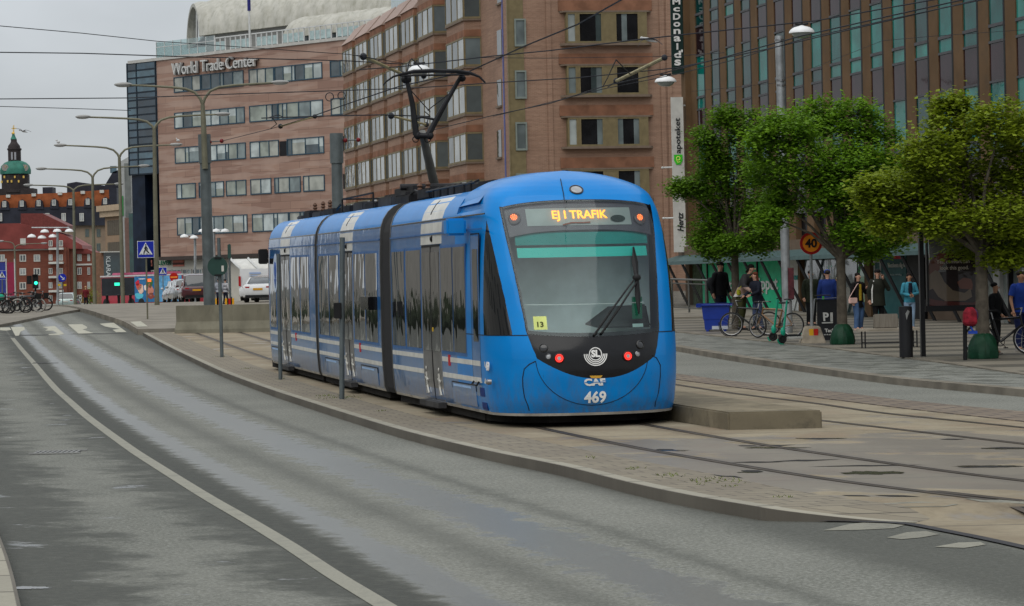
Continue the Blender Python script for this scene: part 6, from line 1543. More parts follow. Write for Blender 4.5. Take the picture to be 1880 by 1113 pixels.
# pedestrian crossing signs
mSBlue = M("sign_blue", (.008,.022,.33), .4, var=.05); mSW = M("sign_face_white", (.62,.64,.66), .5, var=.05)
def crossing_sign(lab, px, py, s, xb, yb, Z):
    r, b = post(lab, "crossing_sign", "sign", px, py, xb, yb, Z, .034, mPole, group='blue pedestrian crossing signs')
    c = At(px, py, Z)-b + V((0,-.06,0)); w2 = s/2/F_PX*Z
    q = lambda x, z_, y=0: V((c.x+x*w2, c.y+y, c.z+z_*w2))
    mb = MB(); mb.box(c.x-w2, c.x+w2, c.y-.012, c.y+.012, c.z-w2, c.z+w2); p = mb.build("sign_plate", mSW, r)
    mb = MB(); mb.box(c.x-w2*.94, c.x+w2*.94, c.y-.018, c.y-.012, c.z-w2*.94, c.z+w2*.94); mb.build("sign_field", mSBlue, p)
    mb = MB(); mb.prism([q(-.80,-.62,-.026), q(.80,-.62,-.026), q(0,.82,-.026)], (0,.008,0)); mb.build("triangle", mSW, p)
    mb = MB(); y = -.034
    mb.ell(q(.02,.52,y), (w2*.09, .004, w2*.10), 10, 6); T = lambda pts, rr: mb.tube([q(a, b_, y) for a, b_ in pts], rr*w2, 5)
    T([(.02,.38),(.0,.02)], .11); T([(0,.02),(.20,-.22),(.36,-.42)], .075); T([(0,.02),(-.16,-.20),(-.22,-.44)], .075); T([(.02,.32),(.20,.12),(.22,-.02)], .05); T([(.0,.32),(-.16,.10)], .05)
    for x in (-.58,-.26,.12,.48): mb.box(c.x+(x-.05)*w2, c.x+(x+.09)*w2, c.y-.036, c.y-.030, c.z-.58*w2, c.z-.50*w2)
    mb.build("pedestrian_symbol", mBlk, p)
    return r
zz = G(271, 586, .21).y
crossing_sign('nearest blue and white pedestrian crossing sign on a thin post', 268, 458, 31, 271, 586, zz)
crossing_sign('smaller blue pedestrian crossing sign before the white shop fronts', 299, 498.5, 15, 300, 560, 205)
crossing_sign('blue pedestrian crossing sign at the left picture edge above the bicycles', 4, 505, 16, 4, 560, 190)
r, b = post('round red no entry sign with an orange bar near the parked cars', "no_entry_sign", "sign", 319.5, 509, 320, 560, 190, .03)
c = At(319.5, 509, 190)-b; mb = MB(); mb.lathe([(.31,-.01),(.31,.01)], c+V((0,-.05,0)), 24, (0,1,0)); p = mb.build("sign_plate", C(170,25,20), r); mb = MB(); mb.box(c.x-.24, c.x+.24, c.y-.08, c.y-.062, c.z-.05, c.z+.05); mb.build("bar", C(240,140,50), p)
r, b = post('round blue keep right sign with a white arrow before the red flats', "arrow_sign", "sign", 114.5, 510, 115, 566, 195, .03)
c = At(114.5, 510, 195)-b; mb = MB(); mb.lathe([(.29,-.01),(.29,.01)], c+V((0,-.05,0)), 24, (0,1,0)); p = mb.build("sign_plate", mSBlue, r)
mb = MB(); y = c.y-.07; mb.tube([(c.x-.14,y,c.z+.14),(c.x+.10,y,c.z-.10)], .03, 5); mb.tube([(c.x+.14,y,c.z+.02),(c.x+.14,y,c.z-.14),(c.x-.02,y,c.z-.14)], .025, 5); mb.build("arrow", mSW, p)
for lab, x in (('left one of two small yellow plates on the blue arrow sign post', 109), ('right one of two small yellow plates on the blue arrow sign post', 119.5)):
    c = At(x, 523.5, 194.5); mb = MB(); mb.box(-.10, .10, -.02, .02, -.07, .07); o = mb.build("yellow_plate", C(190,160,20)); o.location = c; tag(o, lab, 'sign')
# traffic light
r, b = post('black traffic light showing green above the parked bicycles', "traffic_light", "traffic light", 65, 515, 65, 570, 160, .06, mBlk)
c = At(65, 517, 160)-b; mb = MB(); mb.box(c.x-.16, c.x+.16, c.y-.12, c.y+.12, c.z-.42, c.z+.42); mb.box(c.x-.16, c.x+.16, c.y-.26, c.y-.12, c.z+.36, c.z+.40); mb.build("housing", mBlk, r, bev=.02)
mb = MB(); mb.box(c.x-.50, c.x-.22, c.y-.08, c.y+.12, c.z-.15, c.z+.35); mb.build("side_housing", mBlk, r, bev=.02)
mb = MB(); mb.lathe([(.10,0),(.10,.01),(.03,.02)], (c.x+.05, c.y-.13, c.z-.09), 16, (0,-1,0)); mb.build("green_lamp", emit("lamp_green", (.02,1,.55), 1.6), r)
# signal box pole before the white hall
r, b = post('slim grey post with a green box left of the white van', "signal_post", "post", 421, 448, 423, 557, 140, .05, mPoleG); c = At(421, 462, 140)-b; mb = MB(); mb.box(c.x-.08, c.x+.08, c.y-.08, c.y+.08, c.z-.35, c.z+.35); mb.build("box", M("box_green", (.03,.07,.06), .5), r)
# concrete barrier -------------------------------------------------------
A = G(322, 612, bo); Bp = At(600, 607, A.y); B = GX(Bp.x, A.y-1.0, .1)
mBar = M("barrier_concrete", (.17,.16,.12), .85, var=.25, vs=1.2, bump=.4, bs=10, dirt=.3, sc=(1,1,.4))
hb2 = At(325, 560, A.y).z - A.z
mb = MB(); y0 = A.y; prof = [(-.28, 0), (-.26,.15), (-.13,.42), (-.10,hb2), (.10,hb2), (.13,.42), (.26,.15), (.28,0)]
x0, x1 = A.x, B.x
mb.loft([[V((x0+(.0 if z < .4 else .05), y0+a, A.z+z-.03)) for a, z in prof], [V((x1, y0-1.0+a, A.z+z-.03)) for a, z in prof]])
o = mb.build("concrete_barrier", mBar, None, bev=.012); tag(o, 'low grey stained concrete barrier wall across the track end behind the tram', 'barrier')
# ---- plaza furniture: railing --------------------------------------------
def railing(lab, pa, pb, Z0, Z1, ht, n):
    a = At(*pa, Z0); b = At(*pb, Z1); r = thing("railing", lab, "railing", a); d = b-a; d.z = b.z-a.z
    mb = MB(); mb.tube([V((0,0,ht)), d+V((0,0,ht))], .035, 6); mb.tube([V((0,0,ht-.14)), d+V((0,0,ht-.14))], .022, 5); mb.tube([V((0,0,.15)), d+V((0,0,.15))], .022, 5); mb.build("handrail", M("railing_grey", (.13,.13,.12), .5, .3), r)
    mb = MB()
    for k in range(n+1): p = d*(k/n); mb.tube([p+V((0,0,.15)), p+V((0,0,ht-.14))], .012, 4)
    mb.build("balusters", M("railing_dark", (.045,.045,.042), .5, .3), r)
    for k in range(5): 
        p = d*(k/4); mb = MB(); mb.tube([p, p+V((0,0,ht))], .035, 6); mb.build("post", M("railing_grey2", (.11,.11,.10), .5, .3), r)
railing('grey metal railing right of the tram before the green posters', (1205,570), (1330,578), 96, 90, 1.12, 60)
# ---- birds ---------------------------------------------------------------
mGullW = M("gull_white", (.50,.50,.50), .8); mGullG = M("gull_grey_wing", (.10,.10,.11), .8)
def gull(lab, px, py, Z, wp, sc):
    c = At(px, py, Z); r = thing("gull", lab, "bird", c); mb = MB(); mb.loft([[V((x*sc, 0+ry*math.cos(a)*sc, zz*sc+rz*math.sin(a)*sc)) for a in [k*math.pi/4 for k in range(8)]] for x, zz, ry, rz in ((-.26,.06,.02,.02),(-.22,.07,.04,.04),(-.15,.06,.03,.03),(0,0,.07,.07),(.15,-.04,.05,.05),(.30,-.09,.05,.01))]); mb.build("body", mGullW, r, smooth=True)
    for s, pts in zip((-1, 1), wp):
        ring = []
        for (x, zz), w in zip(pts, (.12,.11,.08,.02)): ring.append([V((x*sc, -w*sc, zz*sc)), V((x*sc, w*sc, zz*sc)), V((x*sc, w*sc, (zz-.02)*sc)), V((x*sc, -w*sc, (zz-.02)*sc))])
        mb = MB(); mb.loft(ring); mb.build("wing", mGullG, r)
gull('gull flying with spread dark wings right of the church cross', 42, 241, 130, [[(0,.02),(-.15,.14),(-.30,.17),(-.42,.18)], [(0,.02),(.18,.08),(.34,.05),(.52,-.05)]], .75)
gull('gull gliding with bent wings before the hotel windows', 1190, 73, 75, [[(0,.02),(-.14,.02),(-.24,-.02),(-.34,-.22)], [(0,.02),(.14,.04),(.26,.0),(.46,-.16)]], .85)
def perched(lab, px, py, Z):
    c = At(px, py, Z); r = thing("gull", lab, "bird", c); mb = MB(); mb.ell((0,0,.0), (.12,.08,.08), 8, 6); mb.ell((-.09,0,.11), (.05,.05,.05), 8, 6); mb.build("body", mGullW, r, smooth=True)
    mb = MB(); mb.tube([(0,0,-.06),(0,0,-.13)], .01, 4); mb.tube([(-.13,0,.11),(-.18,0,.10)], .012, 4); mb.build("leg_and_bill", C(160,130,60), r)
perched('small gull perched on the right lamp head near the office corner', 327, 258, 173)
perched('small gull perched on the left lamp head near the church tower', 107, 261, 173)

for lab, px, py, rr in (('left one of two coiled cable loops on the wire right of the office windows', 605, 178, 7.5), ('right one of two coiled cable loops on the wire near the hotel bays', 627, 176, 7)):
    c = WZ(px, py, 6.6); mb = MB(); mb.torus((0,0,0), (.2,1,0), rr/F_PX*c.y, .012, 20, 5); o = mb.build("cable_coil", mWire); o.location = c; tag(o, lab, 'cable')
# ================================================================ TREES
def leaf_mat(name, a, b):
    t = NT(name); co = t.coord('Object'); n = t.noise(co, 2.4, 3); n2 = t.noise(co, 9, 2); c = t.mix(t.ramp(n,.35,.65), a, b); c = t.mix(t.math('MULTIPLY', t.ramp(n2,.35,.65), .5), c, tuple(x*.5 for x in a)); t.base(c)
    t.p.inputs['Roughness'].default_value = .55; t.p.inputs['Specular IOR Level'].default_value = .25
    tr = t.n('ShaderNodeBsdfTranslucent'); t.l(c, tr.inputs[0]); m = t.n('ShaderNodeMixShader'); m.inputs[0].default_value = .45; t.l(t.p.outputs[0], m.inputs[1]); t.l(tr.outputs[0], m.inputs[2]); t.l(m.outputs[0], t.out.inputs[0]); return t.mat
mBark = M("bark", (.10,.085,.065), .9, var=.35, vs=6, bump=.6, bs=20)
def tree(lab, base, blobs, seed, mleaf, trunk_r=.13, dens=1.0, lean=(0,0), fork=.38, name="plane_tree"):
    """blobs: (x, y, z, rx, rz) crown masses relative to the base"""
    rn = random.Random(seed); r = thing(name, lab, "tree", base, 0, 'trees on the plaza'); mb = MB()
    top = max(b[2] for b in blobs); zf = top*fork
    tp = V((lean[0], lean[1], zf)); mb.tube([V((0,0,-.1)), V((lean[0]*.3, lean[1]*.3, zf*.4)), tp], [trunk_r*1.15, trunk_r, trunk_r*.85], 10)
    clumps = []
    for (x, y, z, rx, rz) in blobs:
        c = V((x, y, z)); m1 = tp + (c-tp)*.45 + V((rn.uniform(-.2,.2), rn.uniform(-.2,.2), .15)); mb.tube([tp - V((0,0,.05)), m1, c], [trunk_r*.5, trunk_r*.24, trunk_r*.09], 6)
        n = int(30*dens*rx*rx/.6)+20
        for _ in range(n):
            while True:
                d = V((rn.uniform(-1,1), rn.uniform(-1,1), rn.uniform(-1,1)))
                if .25 < d.length < 1: break
            d = d.normalized()*(.5+.5*rn.random()**.6); q = c + V((d.x*rx, d.y*rx, d.z*rz)); clumps.append((q, rn.uniform(.22,.42)))
            if rn.random() < .22: mid = c + (q-c)*.5 + V((0,0,.06)); mb.tube([c, mid, q], [trunk_r*.13, trunk_r*.09, .008], 4)
    mb.build("trunk", mBark, r, smooth=True)
    vs = []; fs = []
    for q, s in clumps:
        for _ in range(int(56*dens)):
            d = V((rn.gauss(0,1), rn.gauss(0,1), rn.gauss(0,.55))); p = q + d*s*.55; 
            L = rn.uniform(.07,.13); a = rn.uniform(0, 6.28); u = V((math.cos(a), math.sin(a), rn.uniform(-.7,.25))).normalized(); w_ = u.cross(V((rn.uniform(-.5,.5), rn.uniform(-.5,.5), 1))).normalized()
            k = len(vs); vs += [p, p+u*L*.5+w_*L*.42-V((0,0,L*.1)), p+u*L*1.1, p+u*L*.5-w_*L*.42-V((0,0,L*.1))]; fs.append((k, k+1, k+2)); fs.append((k, k+2, k+3))
    me = bpy.data.meshes.new("crown"); me.from_pydata([tuple(v) for v in vs], [], fs); me.materials.append(mleaf); o = bpy.data.objects.new("crown", me); COL.objects.link(o); o.parent = r
    return r
def blobs_px(base, Z, lst, rn):
    out = []; 
    for (px, py, rx, ry) in lst:
        s = Z/F_PX; p = At(px, py, Z) - base; k = max(rx, ry)
        out.append((p.x, rn.uniform(-.9,.9), p.z, rx*s, ry*s))
    return out
rn = random.Random(21)
mL1 = leaf_mat("leaf_green", (.12,.25,.016), (.22,.40,.025)); mL2 = leaf_mat("leaf_olive", (.175,.24,.016), (.285,.365,.022)); mL3 = leaf_mat("leaf_dark", (.095,.205,.014), (.17,.32,.02))
t1 = At(1352, 606, 84); 
tree('leafy tree nearest the brick corner, rising behind the people with bicycles', t1, blobs_px(t1, 84, [(1296,262,26,34),(1270,345,28,18),(1302,405,28,32),(1340,300,50,46),(1375,235,42,32),(1345,380,48,40),(1310,450,24,24),(1400,340,40,50),(1250,342,12,12),(1330,215,26,18),(1395,425,34,36),(1310,330,40,40),(1300,440,26,20),(1345,450,34,18),(1398,440,28,22),(1405,385,40,36),(1310,300,30,26)], rn), 1, mL3, .13)
t2 = G(1547, 632, .145)
tree('broad green tree standing in a green watering bag behind the bench', t2, blobs_px(t2, t2.y, [(1430,245,50,36),(1500,215,56,36),(1570,215,54,36),(1620,270,50,40),(1420,320,46,44),(1480,300,56,48),(1560,300,58,50),(1640,330,36,34),(1520,365,44,28),(1445,372,36,28),(1590,380,44,34),(1570,425,40,26),(1640,400,34,24),(1400,270,30,30),(1600,455,30,18),(1555,430,26,20),(1625,440,34,22),(1660,360,36,30),(1665,300,30,26),(1412,400,22,16),(1540,340,50,40)], rn), 2, mL1, .13, 1.05)
t3 = G(1805, 658, .145)
tree('yellowish green tree at the right edge, its trunk in a green bag behind the poster', t3, blobs_px(t3, t3.y, [(1760,225,50,36),(1830,230,56,40),(1890,250,50,50),(1700,285,50,36),(1640,335,42,32),(1750,310,56,44),(1830,320,60,50),(1900,340,50,50),(1680,365,50,30),(1760,390,54,36),(1840,405,56,40),(1620,370,30,20),(1760,190,24,20),(1720,408,40,20),(1800,445,50,24),(1880,440,44,30),(1640,405,36,24),(1600,345,26,20),(1850,470,44,22),(1700,340,46,40),(1890,400,44,40)], rn), 3, mL2, .145, 1.0, fork=.42)
t4 = At(1455, 480, 92); 
def gp(px, py): return G(px, py, .145)
# ================================================================ PEOPLE
mSkin = M("skin", (.48,.27,.19), .55, var=.12); mSkinD = M("skin_tan", (.34,.18,.11), .55, var=.12)
def skin_body(J, E, Rd, name, mat, parent, sub=1):
    me = bpy.data.meshes.new("sk"); me.from_pydata([tuple(p) for p in J], E, []); o = bpy.data.objects.new("sk", me); COL.objects.link(o)
    m = o.modifiers.new("s", 'SKIN'); m.use_smooth_shade = True
    for v, r_ in zip(me.skin_vertices[0].data, Rd): v.radius = r_ if isinstance(r_, tuple) else (r_, r_); v.use_root = False
    me.skin_vertices[0].data[0].use_root = True
    if sub: s = o.modifiers.new("u", 'SUBSURF'); s.levels = sub; s.render_levels = sub
    dg = bpy.context.evaluated_depsgraph_get(); m2 = bpy.data.meshes.new_from_object(o.evaluated_get(dg)); bpy.data.objects.remove(o); bpy.data.meshes.remove(me)
    return m2
def person(lab, foot, face, H, top, legs, hair, arms=None, coat_len=.0, hat=None, skin=None, lean=0.0, shoes=(40,40,42), shorts=False, sleeves=True, stride=.10, bag=None, hair_len=.0, legspos=None, extra=None, legw=1.0, topw=1.0):
    """face: heading angle in radians, 0 = looking at the camera (-Y); positive turns to the viewer's right"""
    skin = skin or mSkin; k = H/1.75; r = thing("person", lab, "person", foot, face)
    # local frame: -Y forward, X to the person's ... viewer right when facing the camera
    hipz = .92*k; L = lean
    def up(t, x=0, y=0):  # point along the trunk from hip, t metres
        return V((x*k, (y - math.sin(L)*t)*k, hipz + math.cos(L)*t*k))
    hip = V((0,0,hipz)); chest = up(.40); neck = up(.56); head = up(.70, 0, -.02)
    sh = {s: up(.48, s*.185) for s in (-1, 1)}; hp = {s: V((s*.09*k, 0, hipz-.04*k)) for s in (-1, 1)}
    lp = legspos or {-1: (V((-.10*k, -stride*.5*k, .50*k)), V((-.11*k, -stride*.2*k, .09*k))), 1: (V((.10*k, -stride*.1*k, .49*k)), V((.11*k, stride*.8*k, .09*k)))}
    ar = arms or {-1: (up(.22, -.25, .02), up(-.02, -.25, -.08)), 1: (up(.22, .25, .02), up(-.02, .25, -.08))}
    ar = {s: tuple(up(*p) if isinstance(p, tuple) else p for p in ar[s]) for s in ar}
    J = [hip, up(.2), chest, neck, up(.62, 0, -.01), head, up(.80, 0, -.02)]; E = [(0,1),(1,2),(2,3),(3,4),(4,5),(5,6)]
    Rd = [(.13*k,.10*k),(.115*k,.085*k),(.14*k,.10*k),(.055*k,.055*k),(.05*k,.052*k),(.075*k,.088*k),(.055*k,.066*k)]
    for s in (-1, 1):
        i = len(J); J += [sh[s], ar[s][0], ar[s][1], ar[s][1] + (ar[s][1]-ar[s][0]).normalized()*.07*k]; E += [(2,i),(i,i+1),(i+1,i+2),(i+2,i+3)]; Rd += [.055*k, .042*k, .028*k, .03*k]
        i = len(J); J += [hp[s], lp[s][0], lp[s][1], lp[s][1]+V((0,-.15*k,-.04*k))]; E += [(0,i),(i,i+1),(i+1,i+2),(i+2,i+3)]; Rd += [.085*k, .055*k, .038*k, .035*k]
    me = skin_body(J, E, Rd, "body", skin, r); me.materials.clear(); me.materials.append(skin)
    bm = bmesh.new(); bm.from_mesh(me)
    # nose, ears, fingers joined into the body mesh
    mb = MB(); hd = up(.73, 0, -.02); fw = V((0,-1,0))
    mb.ell(hd + V((0,-.098*k,-.01*k)), (.014*k,.022*k,.022*k), 8, 5)
    for s in (-1, 1): mb.ell(hd + V((s*.082*k, 0, -.01*k)), (.012*k,.022*k,.03*k), 8, 5)
    for s in (-1, 1):
        w_ = ar[s][1]; d = (w_-ar[s][0]).normalized(); side = d.cross(V((0,1,0)));  side = side.normalized() if side.length > .1 else V((1,0,0)); p0 = w_ + d*.085*k
        mb.ell(w_+d*.055*k, (.035*k,.028*k,.04*k), 8, 6)
        for q, (o_, L_) in enumerate(((-.030,.060),(-.010,.072),(.010,.066),(.030,.052))):
            a = p0 + side*o_*k; b = a + d*L_*.55*k; c = b + (d*.8+V((0,-.6,0))).normalized()*L_*.5*k; mb.tube([a-d*.02*k, b, c], [.0095*k,.0085*k,.006*k], 5)
        a = w_ + d*.03*k - side*.03*k; mb.tube([a, a + (d-side*.9).normalized()*.045*k, a + (d*1.3-side*.8).normalized()*.075*k], [.011*k,.010*k,.007*k], 5)
    n = len(bm.verts); bvs = [bm.verts.new(p) for p in mb.v]
    for f in mb.f:
        try: bm.faces.new([bvs[i] for i in f])
        except ValueError: pass
    bm.to_mesh(me); bm.free(); me.polygons.foreach_set("use_smooth", [True]*len(me.polygons)); bo_ = bpy.data.objects.new("body", me); COL.objects.link(bo_); bo_.parent = r
    # face marks: eyes, brows, mouth
    mb = MB()
    for s in (-1, 1): mb.ell(hd + V((s*.032*k,-.082*k,.012*k)), (.010*k,.008*k,.006*k), 6, 4); mb.box(hd.x+s*.032*k-.018*k, hd.x+s*.032*k+.018*k, hd.y-.093*k, hd.y-.083*k, hd.z+.026*k, hd.z+.031*k)
    mb.build("eyes", C(35,24,20), r); mb = MB(); mb.ell(hd + V((0,-.088*k,-.048*k)), (.022*k,.008*k,.006*k), 8, 4); mb.build("mouth", C(140,70,65), r)
    # clothes
    def mt(c, nm): return c if not isinstance(c, tuple) else C(*c, .85, 0, 0, .35, nm)
    mtop = mt(top, 'top'); mleg = mt(legs, 'leg')
    def ring(c, rx, ry, dirv=None, n_=14):
        return [c + V((rx*math.cos(2*math.pi*a/n_), ry*math.sin(2*math.pi*a/n_), 0)) for a in range(n_)]
    T = MB(); w_ = topw*k
    hem = -.06 - coat_len
    T.loft([ring(up(hem) if coat_len < .1 else V((0, .0, hipz+hem*k)), .185*w_*(1+coat_len*.3), .135*w_*(1+coat_len*.3)), ring(up(.02), .175*w_, .13*w_), ring(up(.20), .165*w_, .125*w_), ring(up(.38), .195*w_, .135*w_), ring(up(.48), .205*w_, .12*w_), ring(up(.545), .12*w_, .09*w_), ring(up(.585), .068*w_, .065*w_)])
    for s in (-1, 1):
        a, b, c = up(.49, s*.165), ar[s][0], ar[s][1]; 
        if sleeves: T.tube([a, a+(b-a)*.5, b, b+(c-b)*.5, c], [.078*w_,.068*w_,.056*w_,.052*w_,.042*w_], 10); T.ell(b, (.055*w_,)*3, 8, 6)
        else: T.tube([a, a+(b-a)*.7], [.078*w_,.07*w_], 10)
        T.ell(a, (.08*w_,.075*w_,.075*w_), 10, 6)
    T.build("jacket", mtop, r, smooth=True)
    P = MB(); P.loft([ring(V((0,0,hipz-.10*k)), .165*k, .12*k), ring(V((0,0,hipz+.02*k)), .16*k, .12*k), ring(V((0,0,hipz+.08*k)), .15*k, .11*k)])
    for s in (-1, 1):
        a, (b, c) = hp[s] - V((0,0,.02*k)), lp[s]; lw = legw
        if shorts: P.tube([a, a+(b-a)*.5, a+(b-a)*.95], [.10*k*lw,.095*k*lw,.09*k*lw], 10)
        else: P.tube([a, a+(b-a)*.5, b, b+(c-b)*.5, c-V((0,0,.01*k))], [.098*k*lw,.088*k*lw,.070*k*lw,.062*k*lw,.060*k*lw], 10)
    P.build("trousers", mleg, r, smooth=True)
    S_ = MB()
    for s in (-1, 1):
        c = lp[s][1]; 
        S_.loft([[c + V((x*k, y*k, z*k)) for x, z in ((-.045,-.085),(.045,-.085),(.045,-.05+hh),(.0,-.03+hh),(-.045,-.05+hh))] for y, hh in ((.07,.03),(.0,.05),(-.10,.0),(-.19,-.025))])
    S_.build("shoes", C(*shoes, .7), r, smooth=True)
    if hair:
        Hm = MB(); Hm.ell(up(.790, 0, .022), (.086*k,.092*k,.068*k), 12, 8)
        if hair_len: Hm.loft([ring(up(.80, 0, .03), .075*k, .05*k), ring(up(.68, 0, .055), .092*k, .055*k), ring(up(.68-hair_len, 0, .07), .085*k, .045*k), ring(up(.66-hair_len, 0, .07), .03*k, .02*k)])
        Hm.build("hair", C(*hair, .8, 0, 0, .3, 'hair'), r, smooth=True)
    if hat:
        Hm = MB(); Hm.lathe([(.092*k,-.01*k),(.092*k,.03*k),(.075*k,.07*k),(.03*k,.09*k)], up(.775, 0, -.005), 14); Hm.prism([up(.775)+V((x*k, y*k, 0)) for x, y in ((-.07,-.07),(-.05,-.155),(.05,-.155),(.07,-.07))], (0,0,.012*k)); Hm.build("cap", C(*hat, .8), r, smooth=True)
    if extra: extra(r, up, k)
    return r
def foot(px, Z, off=.145): return GX((pxc(px, 560+0*px)-940)/F_PX*Z, Z, off)
def ph(px, pyh, Z, off=.145):   # height so that the head top is at pyh
    f = foot(px, Z, off); z = At(px, pyh, Z).z - f.z; return f, z
mKhaki = C(52,58,40,.85)
# man in dark cap and jacket, shorts
f, H = ph(1324, 482, 86); 
person('man in a dark cap, jacket and shorts standing behind the blue tub', f, R(35), H, (17,18,22), (16,20,34), (25,20,18), hat=(14,14,16), shorts=True, arms={-1:((-.28,.24) and (.22,-.27,.03),(.0,-.27,-.03)), 1:((.22,.26,.02),(.02,.24,-.12))}, topw=1.12, extra=lambda r, up, k: (lambda mb: (mb.ell(up(.25,-.23,.14), (.13,.13,.22), 10, 8), mb.build("backpack", C(20,24,28), r, smooth=True)))(MB()))
def bag_box(col, x, y, z, sx, sy, sz, nm="handbag"):
    def ff(r, up, k):
        mb = MB(); c = up(z, x, y); mb.box(c.x-sx, c.x+sx, c.y-sy, c.y+sy, c.z-sz, c.z+sz); mb.build(nm, C(*col, .6), r, bev=.02)
        mb = MB(); mb.tube([c+V((-sx,0,sz)), up(.50, x*.5, -.13), up(.54, -x*.5, .0)], .012, 5); mb.build("strap", C(*col, .6), r)
    return ff
mBeigeJ = NT("patchwork_jacket"); _c = mBeigeJ.coord('Object'); _s = mBeigeJ.n('ShaderNodeSeparateXYZ'); mBeigeJ.l(_c, _s.inputs[0]); mBeigeJ.base(mBeigeJ.mix(mBeigeJ.ramp(_s.outputs['Z'], 1.28, 1.30), mBeigeJ.mix(mBeigeJ.ramp(_s.outputs['Z'], 1.08, 1.10), (.50,.48,.43), (.36,.24,.19)), (.015,.014,.015))); mBeigeJ.p.inputs['Roughness'].default_value = .85; mBeigeJ = mBeigeJ.mat
f, H = ph(1362, 486, 83)
person('woman in a pink and cream padded jacket bending over a bicycle, yellow bag at hip', f, R(60), H*1.03, mBeigeJ, (62,64,36), (22,15,14), lean=.42, arms={-1:((.24,-.28,-.12),(.10,-.26,-.36)), 1:((.24,.26,-.15),(.12,.2,-.40))}, topw=1.25, hair_len=.05, extra=bag_box((150,150,30), -.22, -.02, .06, .09, .05, .08))
f, H = ph(1392, 500, 82.4)
person('woman with brown hair and dark coat leaning in beside the bicycles', f, R(-60), H, (22,26,38), (60,70,95), (95,48,32), lean=.12, arms={-1:((.24,-.26,-.1),(.12,-.2,-.34)), 1:((.24,.24,-.1),(.14,.18,-.36))}, hair_len=.16, topw=1.1)
f, H = ph(1490, 498, 86)
person('bearded man in a dark green coat behind the round speed sign post', f, R(10), H, (34,40,28), (24,26,28), (40,28,22), coat_len=.12, topw=1.2)
f, H = ph(1521, 497, 80)
person('person seen from behind in a blue jacket and bright blue cap', f, R(180), H, (22,42,98), (28,30,36), (40,36,34), hat=(28,62,150), coat_len=.14, topw=1.22)
f, H = ph(1541, 509, 88)
person('person with pale blond hair partly hidden by the tree trunk', f, R(-30), H, (150,135,110), (60,60,66), (205,190,150), hair_len=.12)
f, H = ph(1577, 502, 79.5)
def shirt(col):
    def ff(r, up, k):
        mb = MB(); mb.loft([[up(t, x, y) for x, y in ((-w_,-.125),(0,-.150),(w_,-.125),(w_,-.10),(-w_,-.10))] for t, w_ in ((.0,.05),(.25,.055),(.50,.04))]); mb.build("shirt", C(*col, .8), r)
    return ff
def ex1(r, up, k): shirt((150,125,30))(r, up, k); bag_box((215,180,170), -.24, -.06, .0, .13, .06, .085)(r, up, k)
person('long haired woman in a black coat and wide jeans with a pale pink handbag', f, R(28), H, (14,13,14), (72,98,135), (24,16,14), hair_len=.26, coat_len=.16, extra=ex1, legw=1.25, arms={-1:((.22,-.24,.0),(-.02,-.24,-.06)), 1:((.24,.24,-.04),(.36,.14,-.24))}, shoes=(200,170,160))
f, H = ph(1613, 496, 79)
def ex2(r, up, k):
    mb = MB(); mb.tube([up(.53,-.15,-.07), up(.25,-.21,-.08), up(-.12,-.21,-.08)], .022, 6); mb.build("white_stripe", C(205,205,200), r)
person('man in a dark green jacket with a long white side stripe, hand at his face', f, R(15), H, (34,36,28), (12,12,14), (20,18,18), hat=(18,18,20), coat_len=.14, topw=1.2, extra=ex2, arms={-1:((.22,-.28,.0),(-.02,-.27,-.04)), 1:((.28,.30,-.08),(.58,.10,-.18))})
f, H = ph(1671, 503, 79)
def ex3(r, up, k): mb = MB(); mb.loft([[up(t, x, y) for x, y in ((-w_,-.13),(0,-.152),(w_,-.13),(w_,-.11),(-w_,-.11))] for t, w_ in ((.15,.05),(.35,.07),(.55,.05))]); mb.build("scarf", C(18,20,34), r)
person('young woman in a turquoise jacket and pale jeans holding a phone', f, R(8), H, (58,130,150), (135,160,185), (26,16,14), skin=mSkinD, hair_len=.18, extra=ex3, arms={-1:((.22,-.26,-.02),(.16,-.06,-.26)), 1:((.22,.26,-.02),(.18,.02,-.28))}, shoes=(210,205,200))
f, H = ph(1828, 520, 59)
person('man in black leaning on a bicycle beside the right hand tree trunk', f, R(55), H, (13,14,17), (15,15,18), (16,14,14), skin=mSkinD, topw=1.12, arms={-1:((.22,-.26,-.02),(.06,-.2,-.24)), 1:((.22,.26,-.05),(.0,.26,-.18))}, shoes=(110,105,100))
f, H = ph(1876, 499, 60.5)
person('man in a royal blue T-shirt and navy trousers cut by the right picture edge', f, R(20), H, (20,48,120), (24,34,74), (28,22,20), skin=mSkinD, sleeves=False, topw=1.15, shoes=(150,145,140), legw=1.1)
f = V((At(158, 560, 205).x, 205, h(205)+.1)); 
person('distant pedestrian in a dark red jacket before the red flats', f, R(170), At(158, 526, 205).z - f.z, (95,26,32), (24,24,34), (190,150,110), shoes=(120,120,130))
f = V((At(402, 545, 141).x, 141, h(141)+.2)); 
def hv(r, up, k):
    mb = MB()
    for t in (.12, .34):
        mb.loft([[up(t+d_, .21*math.cos(a), .15*math.sin(a)) for a in [q*math.pi/7 for q in range(14)]] for d_ in (0, .05)])
    mb.build("reflective_band", C(40,45,60), r)
person('worker in a white reflective vest standing behind the round sign back', f, R(180), At(402, 512, 141).z - f.z, (150,155,165), (30,34,52), (40,32,30), extra=hv, topw=1.15)
f = V((At(414, 545, 143).x, 143, h(143)+.2)); 
person('second worker in dark trousers partly hidden by the signal post and sign back', f, R(150), At(416, 513, 143).z - f.z, (165,165,170), (26,30,44), (30,26,24), extra=hv, topw=1.05)
